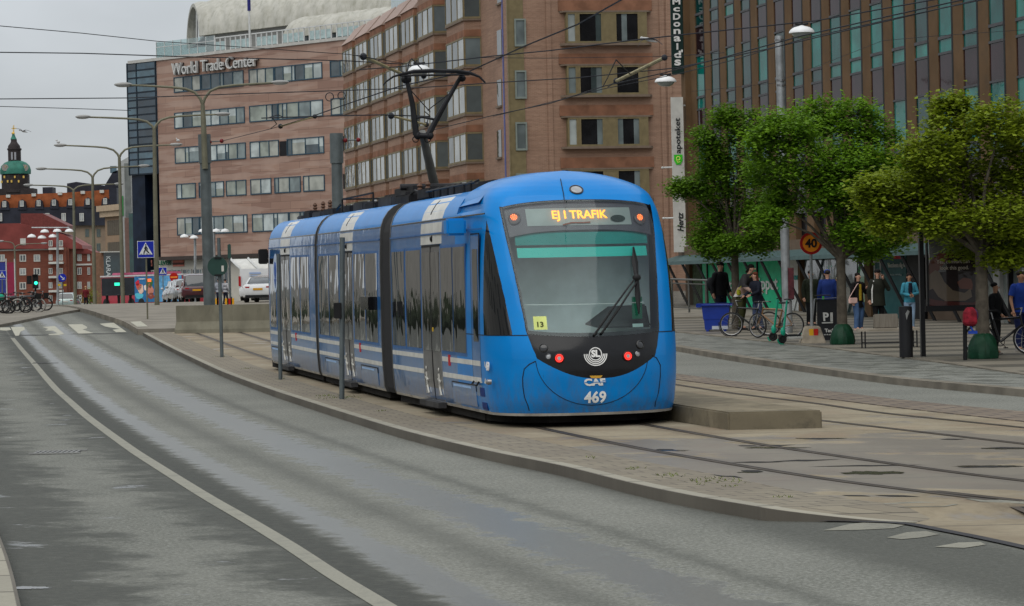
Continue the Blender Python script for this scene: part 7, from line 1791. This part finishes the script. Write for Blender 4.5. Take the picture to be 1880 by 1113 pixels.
# ================================================================ BICYCLES, SCOOTERS
mTyre = M("tyre", (.018,.018,.018), .8); mRim = M("rim_alloy", (.42,.42,.42), .35, .6); mSpoke = M("spoke", (.25,.25,.25), .4, .6)
def bicycle(lab, pos, ang, frame=(25,25,28), group='parked bicycles', basket=False, tyre=None, guard=False, r=.34, steer=0.0, lean=0, tk=1.0):
    o = thing("bicycle", lab, "bicycle", pos, ang, group); o.rotation_euler = (lean, 0, ang); mF = C(*frame, .35, .2, .4)
    bx, fx = -.52, .53
    def wheel(x, st):
        ax = V((math.sin(st), math.cos(st), 0)); c = V((x, 0, r)); mb = MB(); mb.torus(c, ax, r-.022, .024*tk, 32, 6); w_ = mb.build("wheel", tyre or mTyre, o, smooth=True)
        mb = MB(); mb.torus(c, ax, r-.042, .012, 28, 5); mb.build("rim", mRim, w_, smooth=True)
        mb = MB(); u = V((math.cos(st), -math.sin(st), 0)); 
        for k in range(14): a = k*math.pi*2/14; mb.tube([c + ax*(.03 if k % 2 else -.03), c + (u*math.cos(a)+V((0,0,1))*math.sin(a))*(r-.045)], .0028, 3)
        mb.lathe([(.02,-.04),(.03,-.03),(.02,0),(.03,.03),(.02,.04)], c, 8, ax); mb.build("spokes", mSpoke, w_)
        if guard: mb = MB(); mb.torus(c, ax, r+.02, .014, 16, 4, .3 if x < 0 else .6, 2.8); mb.build("mudguard", mBlk, w_)
    wheel(bx, 0); wheel(fx, steer)
    bb = V((-.08,0,.28)); st = V((-.22,0,.76)); hd = V((.36,0,.80)); hl = V((.39,0,.64)); rw = V((bx,0,r))
    mb = MB(); mb.tube([st, hd], .024*tk, 8); mb.tube([bb, hl], .027*tk, 8); mb.tube([bb, st], .024*tk, 8)
    for s in (-.05, .05): mb.tube([bb+V((0,s,0)), rw+V((0,s,0))], .011, 6); mb.tube([st, rw+V((0,s,0))], .010, 6)
    mb.tube([hl, hd+V((-.01,0,.05))], .024, 8); mb.build("frame", mF, o, smooth=True)
    fk = MB(); c = V((fx,0,r))
    for s in (-.05, .05): fk.tube([hl+V((.01,s*.6,-.02)), c+V((0,s,0))], .012, 6)
    fk.build("fork", mF, o)
    mb = MB(); mb.tube([st, st+V((-.04,0,.16))], .013, 6); mb.build("seat_post", mRim, o); mb = MB(); c = st+V((-.05,0,.19)); mb.loft([[c+V((x,w_*math.cos(a),.025*math.sin(a))) for a in [q*math.pi/4 for q in range(8)]] for x, w_ in ((-.14,.06),(-.06,.075),(.05,.03),(.15,.018))]); mb.build("saddle", mBlk, o, smooth=True)
    mb = MB(); t = hd+V((-.01,0,.05)); mb.tube([t, t+V((.04,0,.13))], .014, 6); q = t+V((.04,0,.13)); mb.tube([q+V((-.12,-.30,.0)), q+V((0,-.22,.02)), q, q+V((0,.22,.02)), q+V((-.12,.30,0))], .012, 6); mb.build("handlebar", mRim, o); mb = MB()
    for s in (-1, 1): mb.cyl(q+V((-.14,s*.305,0)), q+V((-.03,s*.26,.01)), .018, n=6)
    mb.build("grips", mBlk, o)
    mb = MB(); mb.torus(bb, (0,1,0), .09, .008, 16, 4); mb.tube([bb+V((0,-.06,0)), bb+V((.12,-.06,-.12))], .009, 5); mb.tube([bb+V((0,.06,0)), bb+V((-.12,.06,.12))], .009, 5); mb.box(bb.x+.07, bb.x+.17, -.15, -.06, bb.z-.135, bb.z-.115); mb.tube([bb+V((0,.02,.09)), rw+V((0,.02,.04))], .005, 4); mb.tube([bb+V((0,.02,-.09)), rw+V((0,.02,-.04))], .005, 4); mb.build("crankset", mBlk, o)
    if basket:
        mb = MB(); c = V((fx+.02,0,.80)); mb.loft([[c+V((x*s_, y*s_, z)) for x, y in ((-.14,-.19),(.14,-.19),(.14,.19),(-.14,.19))] for s_, z in ((.8,-.14),(1,.12))], False); mb.build("basket", M("basket_black", (.02,.02,.02), .8), o)
    return o
# left cluster
for i, (px, wz, a, fr_, bk, lab) in enumerate(((-4, 134, .1, (30,34,30), False, 'parked bicycle cut by the left edge, leftmost of the row'), (28, 135, .08, (18,18,20), False, 'black parked bicycle with a pale chain tube, middle of the left row'), (52, 136.5, .12, (24,24,30), True, 'parked bicycle with a dark basket and whitewall tyres at the right end of the row'), (16, 138, .15, (60,60,64), False, 'parked bicycle with silver frame standing behind the black one'), (46, 139.5, .05, (34,30,28), True, 'hindmost parked bicycle with a front basket under the green traffic light'))):
    p = foot(px, wz, .12); bicycle(lab, p, a, fr_, 'bicycles parked at the left kerb', bk, M("whitewall", (.32,.31,.28), .8) if i in (2,) else None, i % 2 == 0, lean=.06*(i%3-1), tk=1.6)
bagp = foot(2, 136, .12); mb = MB(); mb.ell((0,0,.80), (.20,.2,.15), 12, 8); o = mb.build("bag", C(20,150,120,.6), None, smooth=True); o.location = bagp; tag(o, 'turquoise bag on the leftmost parked bicycle', 'bag')
for px, wz, a, fr_, lab in ((66, 140.5, .1, (20,20,24), 'dark parked bicycle at the far right of the left row, wheel beyond the basket bike'), (-14, 137, .0, (40,20,20), 'parked bicycle mostly outside the left edge behind the turquoise bag')):
    bicycle(lab, foot(px, wz, .12), a, fr_, 'bicycles parked at the left kerb', True, tk=1.6)
# right cluster
p = gp(1378, 617); bicycle('dark bicycle with mudguards parked beside the blue tub, leftmost on the plaza', p, R(172), (22,26,24), 'bicycles on the plaza', guard=True, steer=.1)
p = gp(1424, 620); bicycle('bicycle with orange and grey frame parked left of the galvanised mast', p, R(150), (120,90,60), 'bicycles on the plaza', steer=.35)
p = foot(1843, 58.6); bicycle('black bicycle behind the man in black at the right', p, R(-12), (14,14,16), 'bicycles on the plaza')
def scooter(lab, pos, ang, col, group='rental kick scooters on the plaza', col2=(30,32,34)):
    o = thing("kick_scooter", lab, "scooter", pos, ang, group); mC = C(*col, .4, 0, .3)
    for x in (-.45, .45):
        mb = MB(); mb.torus((x,0,.12), (0,1,0), .085, .035, 20, 8); mb.lathe([(.05,-.03),(.05,.03)], (x,0,.12), 12, (0,1,0)); mb.build("wheel", mTyre, o, smooth=True)
    mb = MB(); mb.box(-.42, .30, -.08, .08, .10, .17); mb.build("deck", C(*col2, .5), o, bev=.015)
    mb = MB(); mb.tube([(.45,0,.22),(.40,0,.40),(.30,0,1.10)], [.035,.032,.026], 8); mb.ell((.43,0,.30), (.07,.06,.12), 10, 6); mb.build("stem", mC, o, smooth=True)
    mb = MB(); mb.tube([(.26,-.24,1.12),(.29,0,1.13),(.26,.24,1.12)], .016, 6); mb.build("handlebar", mBlk, o)
    mb = MB(); mb.torus((-.45,0,.12), (0,1,0), .14, .02, 12, 5, .2, 2.4); mb.torus((.45,0,.12), (0,1,0), .14, .02, 12, 5, .8, 2.6); mb.build("mudguard", mC, o)
    return o
scooter('teal kick scooter leaning low between the orange bicycle and the mast', gp(1450, 626), R(160), (20,150,120))
scooter('teal kick scooter with pale deck just right of the mast foot', gp(1466, 630), R(200), (20,150,120), col2=(190,190,185))
scooter('bright green kick scooter behind the speed sign post', gp(1505, 618), R(60), (50,160,30))
# ================================================================ PLAZA OBJECTS
# blue tub
p = gp(1316, 608); r = thing("blue_tub", 'large blue plastic tub standing at the kerb in front of the man in shorts', "tub", p, R(-8)); mTub = M("tub_blue", (.01,.035,.26), .4, coat=.3)
mb = MB(); mb.loft([[V((x*s_, y*s_, z)) for x, y in ((-.42,-.36),(.42,-.36),(.42,.36),(-.42,.36))] for s_, z in ((.80,.05),(.86,.35),(.90,.36),(1,.78))]); 
mb.build("tub", mTub, r, bev=.02); mb = MB(); mb.box(-.56,.50,-.42,-.34,.76,.84); mb.box(-.56,.50,.34,.42,.76,.84); mb.box(-.58,-.42,-.42,.42,.72,.84); mb.box(.40,.50,-.42,.42,.76,.84); mb.build("rim", mTub, r, bev=.015)
mb = MB(); mb.box(-.30,-.22,-.3,.3,0,.06); mb.box(.22,.30,-.3,.3,0,.06); mb.k = 0; mb.build("feet", mTub, r); mb = MB(); mb.box(-.12,.36,-.33,-.31,.06,.16); mb.build("label_plate", C(170,175,185), r)
# speed sign
Zs = gp(1491, 629).y; r, b = post('round orange 40 speed sign with a red rim on a post in a concrete foot', "speed_sign", "sign", 1488.5, 447, 1491, 616, Zs, .04, mGalv)
c = At(1488.5, 447, Zs)-b+V((0,-.06,0)); rr = 20.5/F_PX*Zs; mb = MB(); mb.lathe([(rr,-.012),(rr,.012)], c, 36, (0,-1,0)); pl = mb.build("sign_plate", C(165,25,22,.45), r); mb = MB(); mb.lathe([(rr*.76,-.0),(rr*.76,.018)], c, 36, (0,-1,0)); mb.build("sign_field", C(235,140,30,.5), pl)
mb = MB(); add_text(mb, "40", .30, c+V((0,-.022,-.01)), (1,0,0), (0,0,1), .004, bold=.010, sx=1.0); mb.build("numerals", mBlk, pl)
mb = MB(); mb.loft([[V((x*s_, y*s_, z)) for x, y in ((-.32,-.30),(.32,-.30),(.32,.30),(-.32,.30))] for s_, z in ((1,-.22),(1,-.18),(.58,.24))]); mb.build("concrete_foot", M("foot_concrete", (.36,.31,.24), .85, var=.3, bump=.3), r, bev=.02)
mb = MB(); 
for x, cc in ((-.10, 0), (.02, 1)): mb.k = cc; mb.box(x, x+.11, -.245, -.215, -.02, .17)
mb.build("reflector_sticker", [C(225,170,40), C(190,40,30)], r)
# A-frame board
p = gp(1520, 626); r = thing("sandwich_board", 'black A-frame board with a white P and steel frame beside the speed sign', "board", p, R(6)); mBd = M("board_black", (.015,.016,.018), .5)
mb = MB(); mb.prism([V((-.34,-.28,.02)), V((.34,-.28,.02)), V((.27,-.03,1.08)), V((-.27,-.03,1.08))], (0,.02,0)); bd = mb.build("board", mBd, r)
mb = MB(); mb.tube([(-.46,.0,.0),(-.33,-.04,1.10),(.30,-.04,1.12),(.42,0,0)], .016, 6); mb.tube([(-.46,.3,.0),(-.33,.04,1.10)], .016, 6); mb.tube([(.42,.3,.0),(.30,.04,1.12)], .016, 6); mb.build("frame", mGalv, r)
sl_ = V((0,-.25,-1.06)).normalized(); 
mb = MB(); add_text(mb, "P", .30, (-.08,-.155,.62), (1,0,0), V((0,.23,1)), .004, bold=.01); add_text(mb, "Tack", .13, (.0,-.235,.27), (1,0,0), V((0,.23,1)), .004, bold=.004); add_text(mb, "för att du parkerar rätt", .05, (.0,-.255,.17), (1,0,0), V((0,.23,1)), .004, bold=.001); mb.box(.04,.10,-.20,-.16,.50,.74); mb.box(-.19,.10,-.20,-.16,.46,.49); mb.build("lettering", C(200,200,195), bd)
# green watering bags
def bagwater(lab, p, s=1):
    r = thing("watering_bag", lab, "watering bag", p, 0, 'green watering bags round tree trunks'); n = 28; rings = []
    for z, rr in ((0,.40),(.10,.41),(.30,.37),(.48,.31),(.60,.24),(.66,.18)):
        rings.append([V((rr*s*(1+.07*math.sin(9*a+z*7)+.04*math.sin(17*a))*math.cos(a), rr*s*(1+.07*math.sin(9*a+z*7))*math.sin(a), z*s)) for a in [q*2*math.pi/n for q in range(n)]])
    mb = MB(); mb.loft(rings); mb.build("bag", M("watering_bag_green", (.005,.04,.018), .45, var=.3, vs=3, bump=.6, bs=9), r, smooth=True)
    mb = MB(); mb.tube([(0,-.42*s,.1),(0,-.33*s,.45*s),(0,-.22*s,.66*s)], .010, 4); mb.build("seam", C(10,50,25), r)
bagwater('green ribbed bag round the trunk of the tree behind the bench', V((t2.x, t2.y-.0, h(t2.y)+.145)), .76); bagwater('green bag round the right hand tree trunk beside the man in black', V((t3.x, t3.y, h(t3.y)+.145)), .80)
# bench
p = gp(1633, 638); r = thing("bench", 'long slatted bench with a box backrest and thin dark legs', "bench", p, R(3)); mWd = M("weathered_wood", (.34,.30,.24), .8, var=.3, vs=5, sc=(.3,1,1)); mMt = M("bench_metal", (.025,.025,.027), .5, .3)
mb = MB()
for k in range(5): mb.box(-.75, .75, -.26+k*.105, -.165+k*.105, .42, .46)
mb.box(-.75,.75,-.262,.262,.40,.418); mb.build("seat", mWd, r)
mb = MB(); mb.box(-.36, .22, -.02, .10, .46, .80); mb.build("backrest", M("backrest_slats", (.19,.17,.14), .8, var=.25, vs=9, sc=(8,1,.3)), r, bev=.02)
for x in (-.62,.62):
    for y in (-.22,.22): mb = MB(); mb.cyl((x,y,0),(x,y,.40),.018, n=6); mb.build("leg", mMt, r)
mb = MB(); mb.tube([(-.62,-.22,.12),(.62,-.22,.12)], .012, 5); mb.tube([(-.62,.22,.12),(.62,.22,.12)], .012, 5); mb.build("stretcher", mMt, r)
# bollard / litter post
p = gp(1664, 656); r = thing("bollard", 'black oval metal bollard with a peeled sticker right of the bench', "bollard", p, 0); mb = MB(); mb.lathe([(.145,0),(.145,1.06),(.14,1.09),(.02,1.10)], (0,0,0), 24); mb.build("body", mMt, r, smooth=True)
mb = MB(); mb.prism([V((.02,-.146,.86)), V((.07,-.135,.98)), V((.03,-.146,1.02)), V((-.02,-.148,.94)), V((.0,-.148,.80))], (0,-.004,0)); mb.build("sticker", C(150,150,148), r)
# poster frame
Zp = gp(1694, 654).y; pb = At(1694, 655, Zp); pb.z = h(Zp)+.145; r = thing("poster_stand", 'black advertising frame showing beige trousers and a slogan, at the plaza edge', "advertising stand", pb, 0); q = lambda px, py, dy=0: At(px, py, Zp+dy) - pb
mFr = M("stand_black", (.012,.012,.013), .4, .2)
def qbox(mb, x0, x1, y0, y1, d0, d1): a = q(x0, y0); b = q(x1, y1); mb.box(a.x, b.x, d0, d1, b.z, a.z)
mb = MB(); qbox(mb, 1686, 1699, 423, 655, -.10, .10); mb.build("post", mFr, r, bev=.01)
mb = MB(); qbox(mb, 1699, 1804, 424, 431, -.09, .09); qbox(mb, 1699, 1804, 562, 570, -.09, .09); qbox(mb, 1699, 1705, 431, 562, -.09, .09); qbox(mb, 1797, 1804, 431, 562, -.09, .09); mb.build("frame", mFr, r)
mb = MB(); qbox(mb, 1705, 1797, 431, 562, -.05, .05); po = mb.build("poster", M("poster_back", (.09,.088,.085), .35, coat=.6, var=.05), r)
def pshape(name, pts, col, d=-.055): mb = MB(); mb.prism([q(x, y)+V((0,d,0)) for x, y in pts], (0,-.003,0)); mb.build(name, C(*col, .4, 0, .5), po)
pshape("poster_shape", [(1705,500),(1797,497),(1797,562),(1705,562)], (26,10,9), -.051); pshape("poster_shape", [(1740,462),(1797,455),(1797,500),(1735,505)], (30,18,16), -.053)
pshape("poster_shape", [(1705,482),(1722,466),(1736,462),(1744,470),(1720,500),(1705,512)], (88,46,30)); pshape("poster_shape", [(1736,462),(1740,448),(1742,452),(1750,470),(1742,474)], (60,26,20))
pshape("poster_shape", [(1705,505),(1716,496),(1724,500),(1733,518),(1748,533),(1770,538),(1781,530),(1784,545),(1772,552),(1735,553),(1722,545),(1712,530),(1705,533)], (98,84,68), -.060); pshape("poster_shape", [(1756,518),(1768,510),(1782,512),(1785,522),(1784,532),(1762,530)], (95,50,34), -.058)
pshape("poster_shape", [(1705,548),(1722,552),(1785,556),(1797,550),(1797,562),(1705,562)], (66,20,12), -.062)
mb = MB(); c1 = q(1749, 480.5); c2 = q(1751, 492); add_text(mb, "Yes, comfort can", .118, c1+V((0,-.068,0)), (1,0,0), (0,0,1), .002, sx=.88, bold=.001); add_text(mb, "look this good.", .118, c2+V((0,-.068,0)), (1,0,0), (0,0,1), .002, sx=.88, bold=.001); mb.build("poster_lettering", C(175,165,150), po)
# thin black post with red backpack
Zq = gp(1772, 661).y; r, b = post('thin black post hung with a red backpack, left of the right hand tree', "hanging_post", "post", 1771.5, 590, 1772, 662, Zq, .045, mFr)
c = At(1780, 581, Zq-.1); bp = thing("backpack", 'red backpack with blue straps hanging on the thin black post', "backpack", c); mb = MB(); mb.loft([[V((x*s_,-.05+y*s_,z)) for x, y in ((-.14,-.08),(.0,-.11),(.14,-.08),(.15,.06),(-.15,.06))] for s_, z in ((.6,-.20),(1,-.14),(.95,.08),(.5,.19))]); mb.build("pack", M("backpack_red", (.20,.010,.02), .8, var=.5, vs=9), bp, smooth=False, bev=.015)
mb = MB(); mb.ell((.11,-.03,.02), (.07,.07,.13), 10, 6); mb.build("side_pocket", C(70,50,80), bp, smooth=True); mb = MB(); mb.tube([(-.05,-.05,-.1),(.05,-.08,-.30),(.08,-.05,-.34)], .02, 5); mb.box(-.04,.14,-.09,-.02,-.36,-.30); mb.build("strap", C(25,60,150), bp)
# ================================================================ VEHICLES
mWhP = M("car_white", (.62,.63,.64), .25, coat=1, var=.04); mSil = M("car_silver", (.28,.30,.31), .3, .5, coat=1, var=.05); mDk = M("car_dark", (.03,.032,.036), .25, .2, coat=1); mCGl = glass("car_glass", (.02,.025,.028), .05, .1)
mTail = M("tail_red", (.35,.01,.015), .25, coat=1); mPlate = C(205,150,30,.5)
def car(lab, pos, ang, mat, Lc=4.5, Wc=1.84, Hc=1.45, kind='saloon', grp='cars on the street behind the barrier', plate=True):
    """rear faces -Y"""
    o = thing("parked_car", lab, "car", pos, ang, grp); hw = Wc/2
    if kind == 'van': sec = [(0,.35,.6,Hc-.05),(.05,.3,.95,Hc),(Lc*.7,.3,1.0,Hc),(Lc*.82,.3,1.0,Hc*.80),(Lc*.86,.3,1.0,1.15),(Lc,.35,.75,.95)]
    prof = {'saloon': [(0,.35,.9,.95),(.08,.28,1.02,1.04),(.45,.26,1.05,1.08)], }
    lo = MB(); rings = []
    belt = 1.0 if kind != 'van' else Hc
    ys = [(0,.45,.86),(.06,.33,.97),(.35,.26,1.03 if kind != 'van' else 1.1),(Lc*.5,.24,.98),(Lc*.80,.24,.92),(Lc*.95,.28,.78),(Lc,.42,.62)]
    for y, zb, zt_ in ys:
        w_ = hw*(.90 if y in (0, Lc) else .96 if y < .1 or y > Lc*.9 else 1.0); rings.append([V((x*w_, y, z)) for x, z in ((-.93,zb),(-1,zb+.12),(-1,zt_-.22),(-.93,zt_-.05),(-.80,zt_),(.80,zt_),(.93,zt_-.05),(1,zt_-.22),(1,zb+.12),(.93,zb))])
    lo.loft(rings); lo.build("body", mat, o, smooth=True)
    if kind == 'van': cab = [(.04,.9,.9),(.10,.93,Hc),(Lc*.72,.93,Hc),(Lc*.83,.88,Hc*.86),(Lc*.90,.85,1.05)]
    elif kind == 'suv': cab = [(.05,.88,.95),(.35,.80,Hc-.08),(.7,.80,Hc),(Lc*.55,.80,Hc),(Lc*.75,.86,.98)]
    else: cab = [(.55,.84,1.0),(1.1,.74,Hc-.06),(1.8,.74,Hc),(2.5,.74,Hc-.02),(3.5,.84,.93)]
    gl_ = MB(); gl_.loft([[V((x*hw*w_, y, z)) for x, z in ((-1.0,.85),(-.98,.85+(zt_-.85)*.5),(-.86 if kind != 'van' else -.97,zt_-.03),(-.7,zt_+.0),(.7,zt_),(.86 if kind != 'van' else .97,zt_-.03),(.98,.85+(zt_-.85)*.5),(1.0,.85))] for y, w_, zt_ in cab])
    if kind == 'van': gl_.build("cargo_body", mat, o, smooth=True)
    else:
        gl_.build("glasshouse", mCGl, o, smooth=True); rf = MB(); c = [q_ for q_ in cab if q_[2] > Hc-.12]; 
        rf.loft([[V((x*hw*w_, y, z)) for x, z in ((-.90,zt_-.10),(-.87,zt_-.02),(-.6,zt_+.02),(.6,zt_+.02),(.87,zt_-.02),(.90,zt_-.10))] for y, w_, zt_ in c]); rf.build("roof", mat, o, smooth=True)
        for s in (-1, 1):
            mb = MB(); a, b_ = cab[0], c[0]; mb.tube([V((s*hw*a[1]*.97, a[0], a[2])), V((s*hw*b_[1]*.93, b_[0]+.03, b_[2]-.04))], .05, 6); mb.build("pillar", mat, o)
    for s in (-1, 1):
        mb = MB(); 
        if kind == 'van': mb.box(s*hw*.90-.07, s*hw*.90+.07, -.02, .05, .95, 1.55)
        else: mb.loft([[V((s*hw*x, y, z)) for z in (.80,.88)] + [V((s*hw*x, y+.05, z)) for z in (.88,.80)] for x, y in ((.50,-.01),(.75,.0),(.95,.08))])
        mb.build("tail_lamp", mTail, o)
        mb = MB(); mb.ell((s*(hw+.10), Lc*.62, 1.0), (.11,.06,.08), 8, 6); mb.build("mirror", mat, o, smooth=True)
        for y in (.85, Lc-.9):
            mb = MB(); mb.lathe([(.33,-.10),(.34,-.05),(.34,.05),(.31,.10),(.1,.10)], (s*(hw-.12), y, .33), 20, (s,0,0)); w_ = mb.build("wheel", mTyre, o, smooth=True); mb = MB(); mb.lathe([(.21,0),(.21,.015),(.04,.03)], (s*(hw-.02), y, .33), 14, (s,0,0)); mb.build("rim", mRim, w_)
    mb = MB(); mb.box(-.26,.26,-.03,.01,.68,.79); mb.build("number_plate", mPlate if plate else mWhF, o); mb = MB(); mb.box(-hw*.75,hw*.75,-.03,.06,.26,.42); mb.build("bumper_insert", mBlk, o)
    return o
def gpos(px, Z, off=.2): return V(((px-940)/F_PX*Z, Z, h(Z)+off))
car('white electric saloon seen from behind, just left of the tram tail', gpos(474, 147), R(-6), mWhP, Hc=1.44)
vn = car('white high roof van parked beyond the white saloon', gpos(468, 166, .15), R(-4), mWhP, 5.6, 2.0, 2.0, 'van', plate=False)
mb = MB(); add_text(mb, "VID TURE", .22, (.15,-.03+.03,2.0), (1,0,0), (0,0,1), .01, bold=.003) if False else mb.box(-.30,.40,.02,.05,1.68,1.78); mb.box(-.30,.20,.02,.05,1.55,1.59); mb.build("faded_lettering", C(150,170,205), vn)
car('dark red and black SUV half hidden by the thick grey mast', gpos(362, 168), R(10), M("car_maroon", (.06,.012,.018), .3, coat=1), 4.6, 1.9, 1.72, 'suv')
car('silver estate car left of the dark SUV', gpos(345, 176), R(14), mSil, 4.5, 1.8, 1.50, 'suv'); car('pale silver hatchback with a pinkish roof edge, left end of the parked queue', gpos(334, 186), R(14), M("car_pale", (.42,.44,.47), .3, .3, coat=1), 4.3, 1.8, 1.52, 'suv')
car('distant silver car with yellow plate beside the bus tail', gpos(311, 255), 0, mSil, 4.4, 1.8, 1.5, 'saloon')
car('small pale hatchback driving away before the red flats', gpos(120, 243, .0), 0, M("car_pale_teal", (.36,.44,.42), .3, .3, coat=1), 4.0, 1.75, 1.5, 'suv', plate=False)
# bus -----------------------------------------------------------------------
Zb = 250; pa_ = At(186, 560, Zb+2); pb2 = At(338, 560, Zb-7); d = V((pb2.x-pa_.x, pb2.y-pa_.y, 0)); Lb = d.length; bs = thing("bus", 'red articulated city bus with a colourful advert on its rear half', "bus", V((pa_.x, pa_.y, h(Zb)-.05)), math.atan2(d.y, d.x))
mBusR = M("bus_red", (.36,.012,.03), .35, coat=.8, var=.1); mBusG = glass("bus_glass", (.010,.012,.016), .08, .1, coat=0, spec=.2); mBusW = M("bus_roof_white", (.55,.52,.52), .5)
k = lambda px: Lb*(px-186)/(338-186)
mb = MB(); mb.box(0, Lb, 0, 2.55, .35, 3.0); mb.build("body", mBusR, bs, bev=.08); mb = MB(); mb.box(k(188), k(250), -.03, .02, 1.25, 2.85); mb.build("windows", mBusG, bs)
mb = MB(); mb.box(-.02, Lb+.02, -.05, 2.6, 2.95, 3.08); rf = mb.build("roof_edge", mBusW, bs)
for a, b_ in ((200, 222), (238, 262), (275, 300)): mb = MB(); mb.box(k(a), k(b_), .4, 2.2, 3.05, 3.32); mb.build("roof_pod", M("pod_pink", (.45,.12,.20), .5), bs, bev=.08)
mb = MB(); mb.box(k(250), k(290), -.05, .0, .6, 2.92); ad = mb.build("advert", M("advert_blue", (.03,.16,.36), .4, var=.2), bs); mb = MB(); mb.box(k(291), k(335), -.05, 0, .6, 2.92); mb.build("advert", M("advert_light_blue", (.12,.35,.60), .4, var=.3), bs)
rn = random.Random(8)
for c_, px, z, rx, rz in (((210,90,70), 258, 2.0, .42, .35), ((225,190,170), 262, 1.75, .4, .4), ((200,40,60), 256, 2.35, .3, .25), ((60,110,60), 277, 2.3, .5, .5), ((200,130,110), 279, 1.7, .45, .5), ((90,190,210), 258, 1.15, .6, .32), ((140,70,60), 280, 1.15, .5, .25), ((230,220,210), 270, 1.9, .2, .3), ((225,225,230), 264, 2.7, .5, .05)):
    mb = MB(); mb.prism([V((k(px)+rx*math.cos(a)*(1+.2*math.sin(3*a+px)), -.055, z+rz*math.sin(a)*(1+.2*math.cos(2*a+px)))) for a in [q_*math.pi/9 for q_ in range(18)]], (0,-.006,0)); mb.build("advert_shape", C(*c_, .45), ad)
mb = MB(); mb.box(k(213), k(222), -.07, -.03, 2.15, 2.42); mb.build("line_display", emit("display_green", (.02,1,.55), 1.1), bs); mb = MB(); mb.box(k(274.5), k(281), -.07, -.045, 2.42, 2.7); mb.build("number_display", emit("display_orange", (1,.15,.02), 1.0), bs)
for px in (196, 243, 262, 322): mb = MB(); mb.lathe([(.48,-.1),(.48,.06),(.25,.10),(.05,.10)], (k(px), 0, .48), 20, (0,-1,0)); mb.build("wheel", mTyre, bs, smooth=True)
# bollards, striped boards, bush
for i, (px, lab) in enumerate(((197, 'leftmost of the three small black bollards before the bus'), (218.5, 'middle one of the three small black bollards before the bus'), (240, 'right one of the three small black bollards before the bus'))):
    p = gpos(px, 200, .12); r = thing("bollard", lab, "bollard", p, 0, 'black bollards before the bus'); mb = MB(); mb.lathe([(.10,0),(.10,.75),(.12,.78),(.12,.84),(.05,.90)], (0,0,0), 12); mb.build("post", mBlk, r, smooth=True)
for px0, px1, lab in ((394, 405, 'small red and yellow striped board left of the thin sign post, above the barrier'), (413, 430, 'larger red and yellow striped board right of the sign post, above the barrier')):
    Z = 128; a = At(px0, 548, Z); b_ = At(px1, 557, Z); r = thing("barrier_board", lab, "barrier board", V((a.x, Z, h(Z)+.2)), 0, 'red and yellow barrier boards'); mb = MB(); n = 3 if px1 > 420 else 2; w_ = (b_.x-a.x)/n
    for k_ in range(n): mb.k = k_ % 2; mb.box(k_*w_, (k_+1)*w_-.001, -.02, .02, b_.z-h(Z)-.25, a.z-h(Z)-.2)
    mb.build("board", [C(225,165,30), C(185,30,25)] if px0 > 400 else [C(225,165,30), C(200,70,25)], r); mb = MB(); mb.box(.1,.16,-.03,.03,0,.6); mb.box(w_*n-.16,w_*n-.1,-.03,.03,0,.6); mb.build("leg", mBlk, r)
# canopy hall with curved white roof behind van
FCp, cnp = front("station_canopy", 'curved white ribbed canopy behind the white van', 215)
mb = MB(); x0, zt_ = FCp.L(424, 476); x1, zb_ = FCp.L(560, 502); rings = []
for i in range(22):
    x = x0 + .3*0 + (x1-x0)*i/21; rings.append([V((x + 2.0*(1-math.cos(t_)), -4.5*math.sin(t_)*.6, zb_ - .5 + (zt_-zb_+.5)*math.cos(t_)*1.0)) for t_ in [q_*math.pi/2/10 for q_ in range(11)]])
mb.loft(rings, False, False); mb.build("canopy", M("canopy_white", (.58,.58,.55), .5, var=.1), cnp)
mb = MB()
for i in (0, 5, 10, 15, 20): mb.tube([p+V((0,-.06,.05)) for p in rings[i]], .09, 6)
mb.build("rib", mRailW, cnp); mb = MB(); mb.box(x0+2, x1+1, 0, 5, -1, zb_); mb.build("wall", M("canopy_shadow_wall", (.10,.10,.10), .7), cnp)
p = gpos(166, 208, .1); r = thing("shrub", 'small green bush behind the pedestrian in the red jacket', "shrub", p); vs = []; fs = []; rn = random.Random(4)
for _ in range(900):
    d = V((rn.gauss(0,.30), rn.gauss(0,.30), .75+rn.gauss(0,.34))); a = rn.uniform(0,6.28); u = V((math.cos(a), math.sin(a), rn.uniform(-.5,.8)))*.10; w_ = u.cross(V((0,0,1)))*.5; n_ = len(vs); vs += [d-w_, d+u, d+w_]; fs.append((n_, n_+1, n_+2))
mb = MB(); mb.add(vs, fs); mb.build("foliage", mL2, r); mb = MB(); mb.cyl((0,0,0),(0,0,.8),.03, n=5); mb.build("stem", mBark, r)
# ================================================================ LEFT SIDE OF THE STREET (unseen, added for the tram windows to mirror)
fe = thing("added_building", 'pale stone building added unseen on the left side of the street, for the tram windows to mirror', "building", (-36, 30, 0), 0)
mPS = M("pale_stone", (.42,.40,.36), .8, var=.15, vs=.2); mb = MB(); mb.box(-15, 0, 0, 115, 0, 15); mb.build("wall", mPS, fe)
for k in range(23):
    for z in (5.2, 9.0):
        mb = MB(); mb.box(-.02, .06, k*5+1.2, k*5+3.0, z, z+2.2); mb.build("window", mHG[1], fe)
rn = random.Random(12); mb = MB(); rings = []  # added out of view; uneven tops mirror as dark figures in the windows
for k in range(150):
    y = k*.5; hh = .85+.8*noise.noise(V((y*.9, 3, 0)))+(.5 if rn.random() < .3 else 0); rings.append([V((-.5,y,0)), V((-.55,y,hh*.8)), V((-.2,y,hh)), V((.2,y,hh)), V((.55,y,hh*.8)), V((.5,y,0))])
mb.loft(rings); o = mb.build("added_hedge", M("hedge_dark", (.02,.028,.014), .9, var=.4)); o.location = (-25, 42, .1); tag(o, 'uneven dark hedge on the left pavement, added unseen for dark reflections low in the tram windows', 'added_hedge')
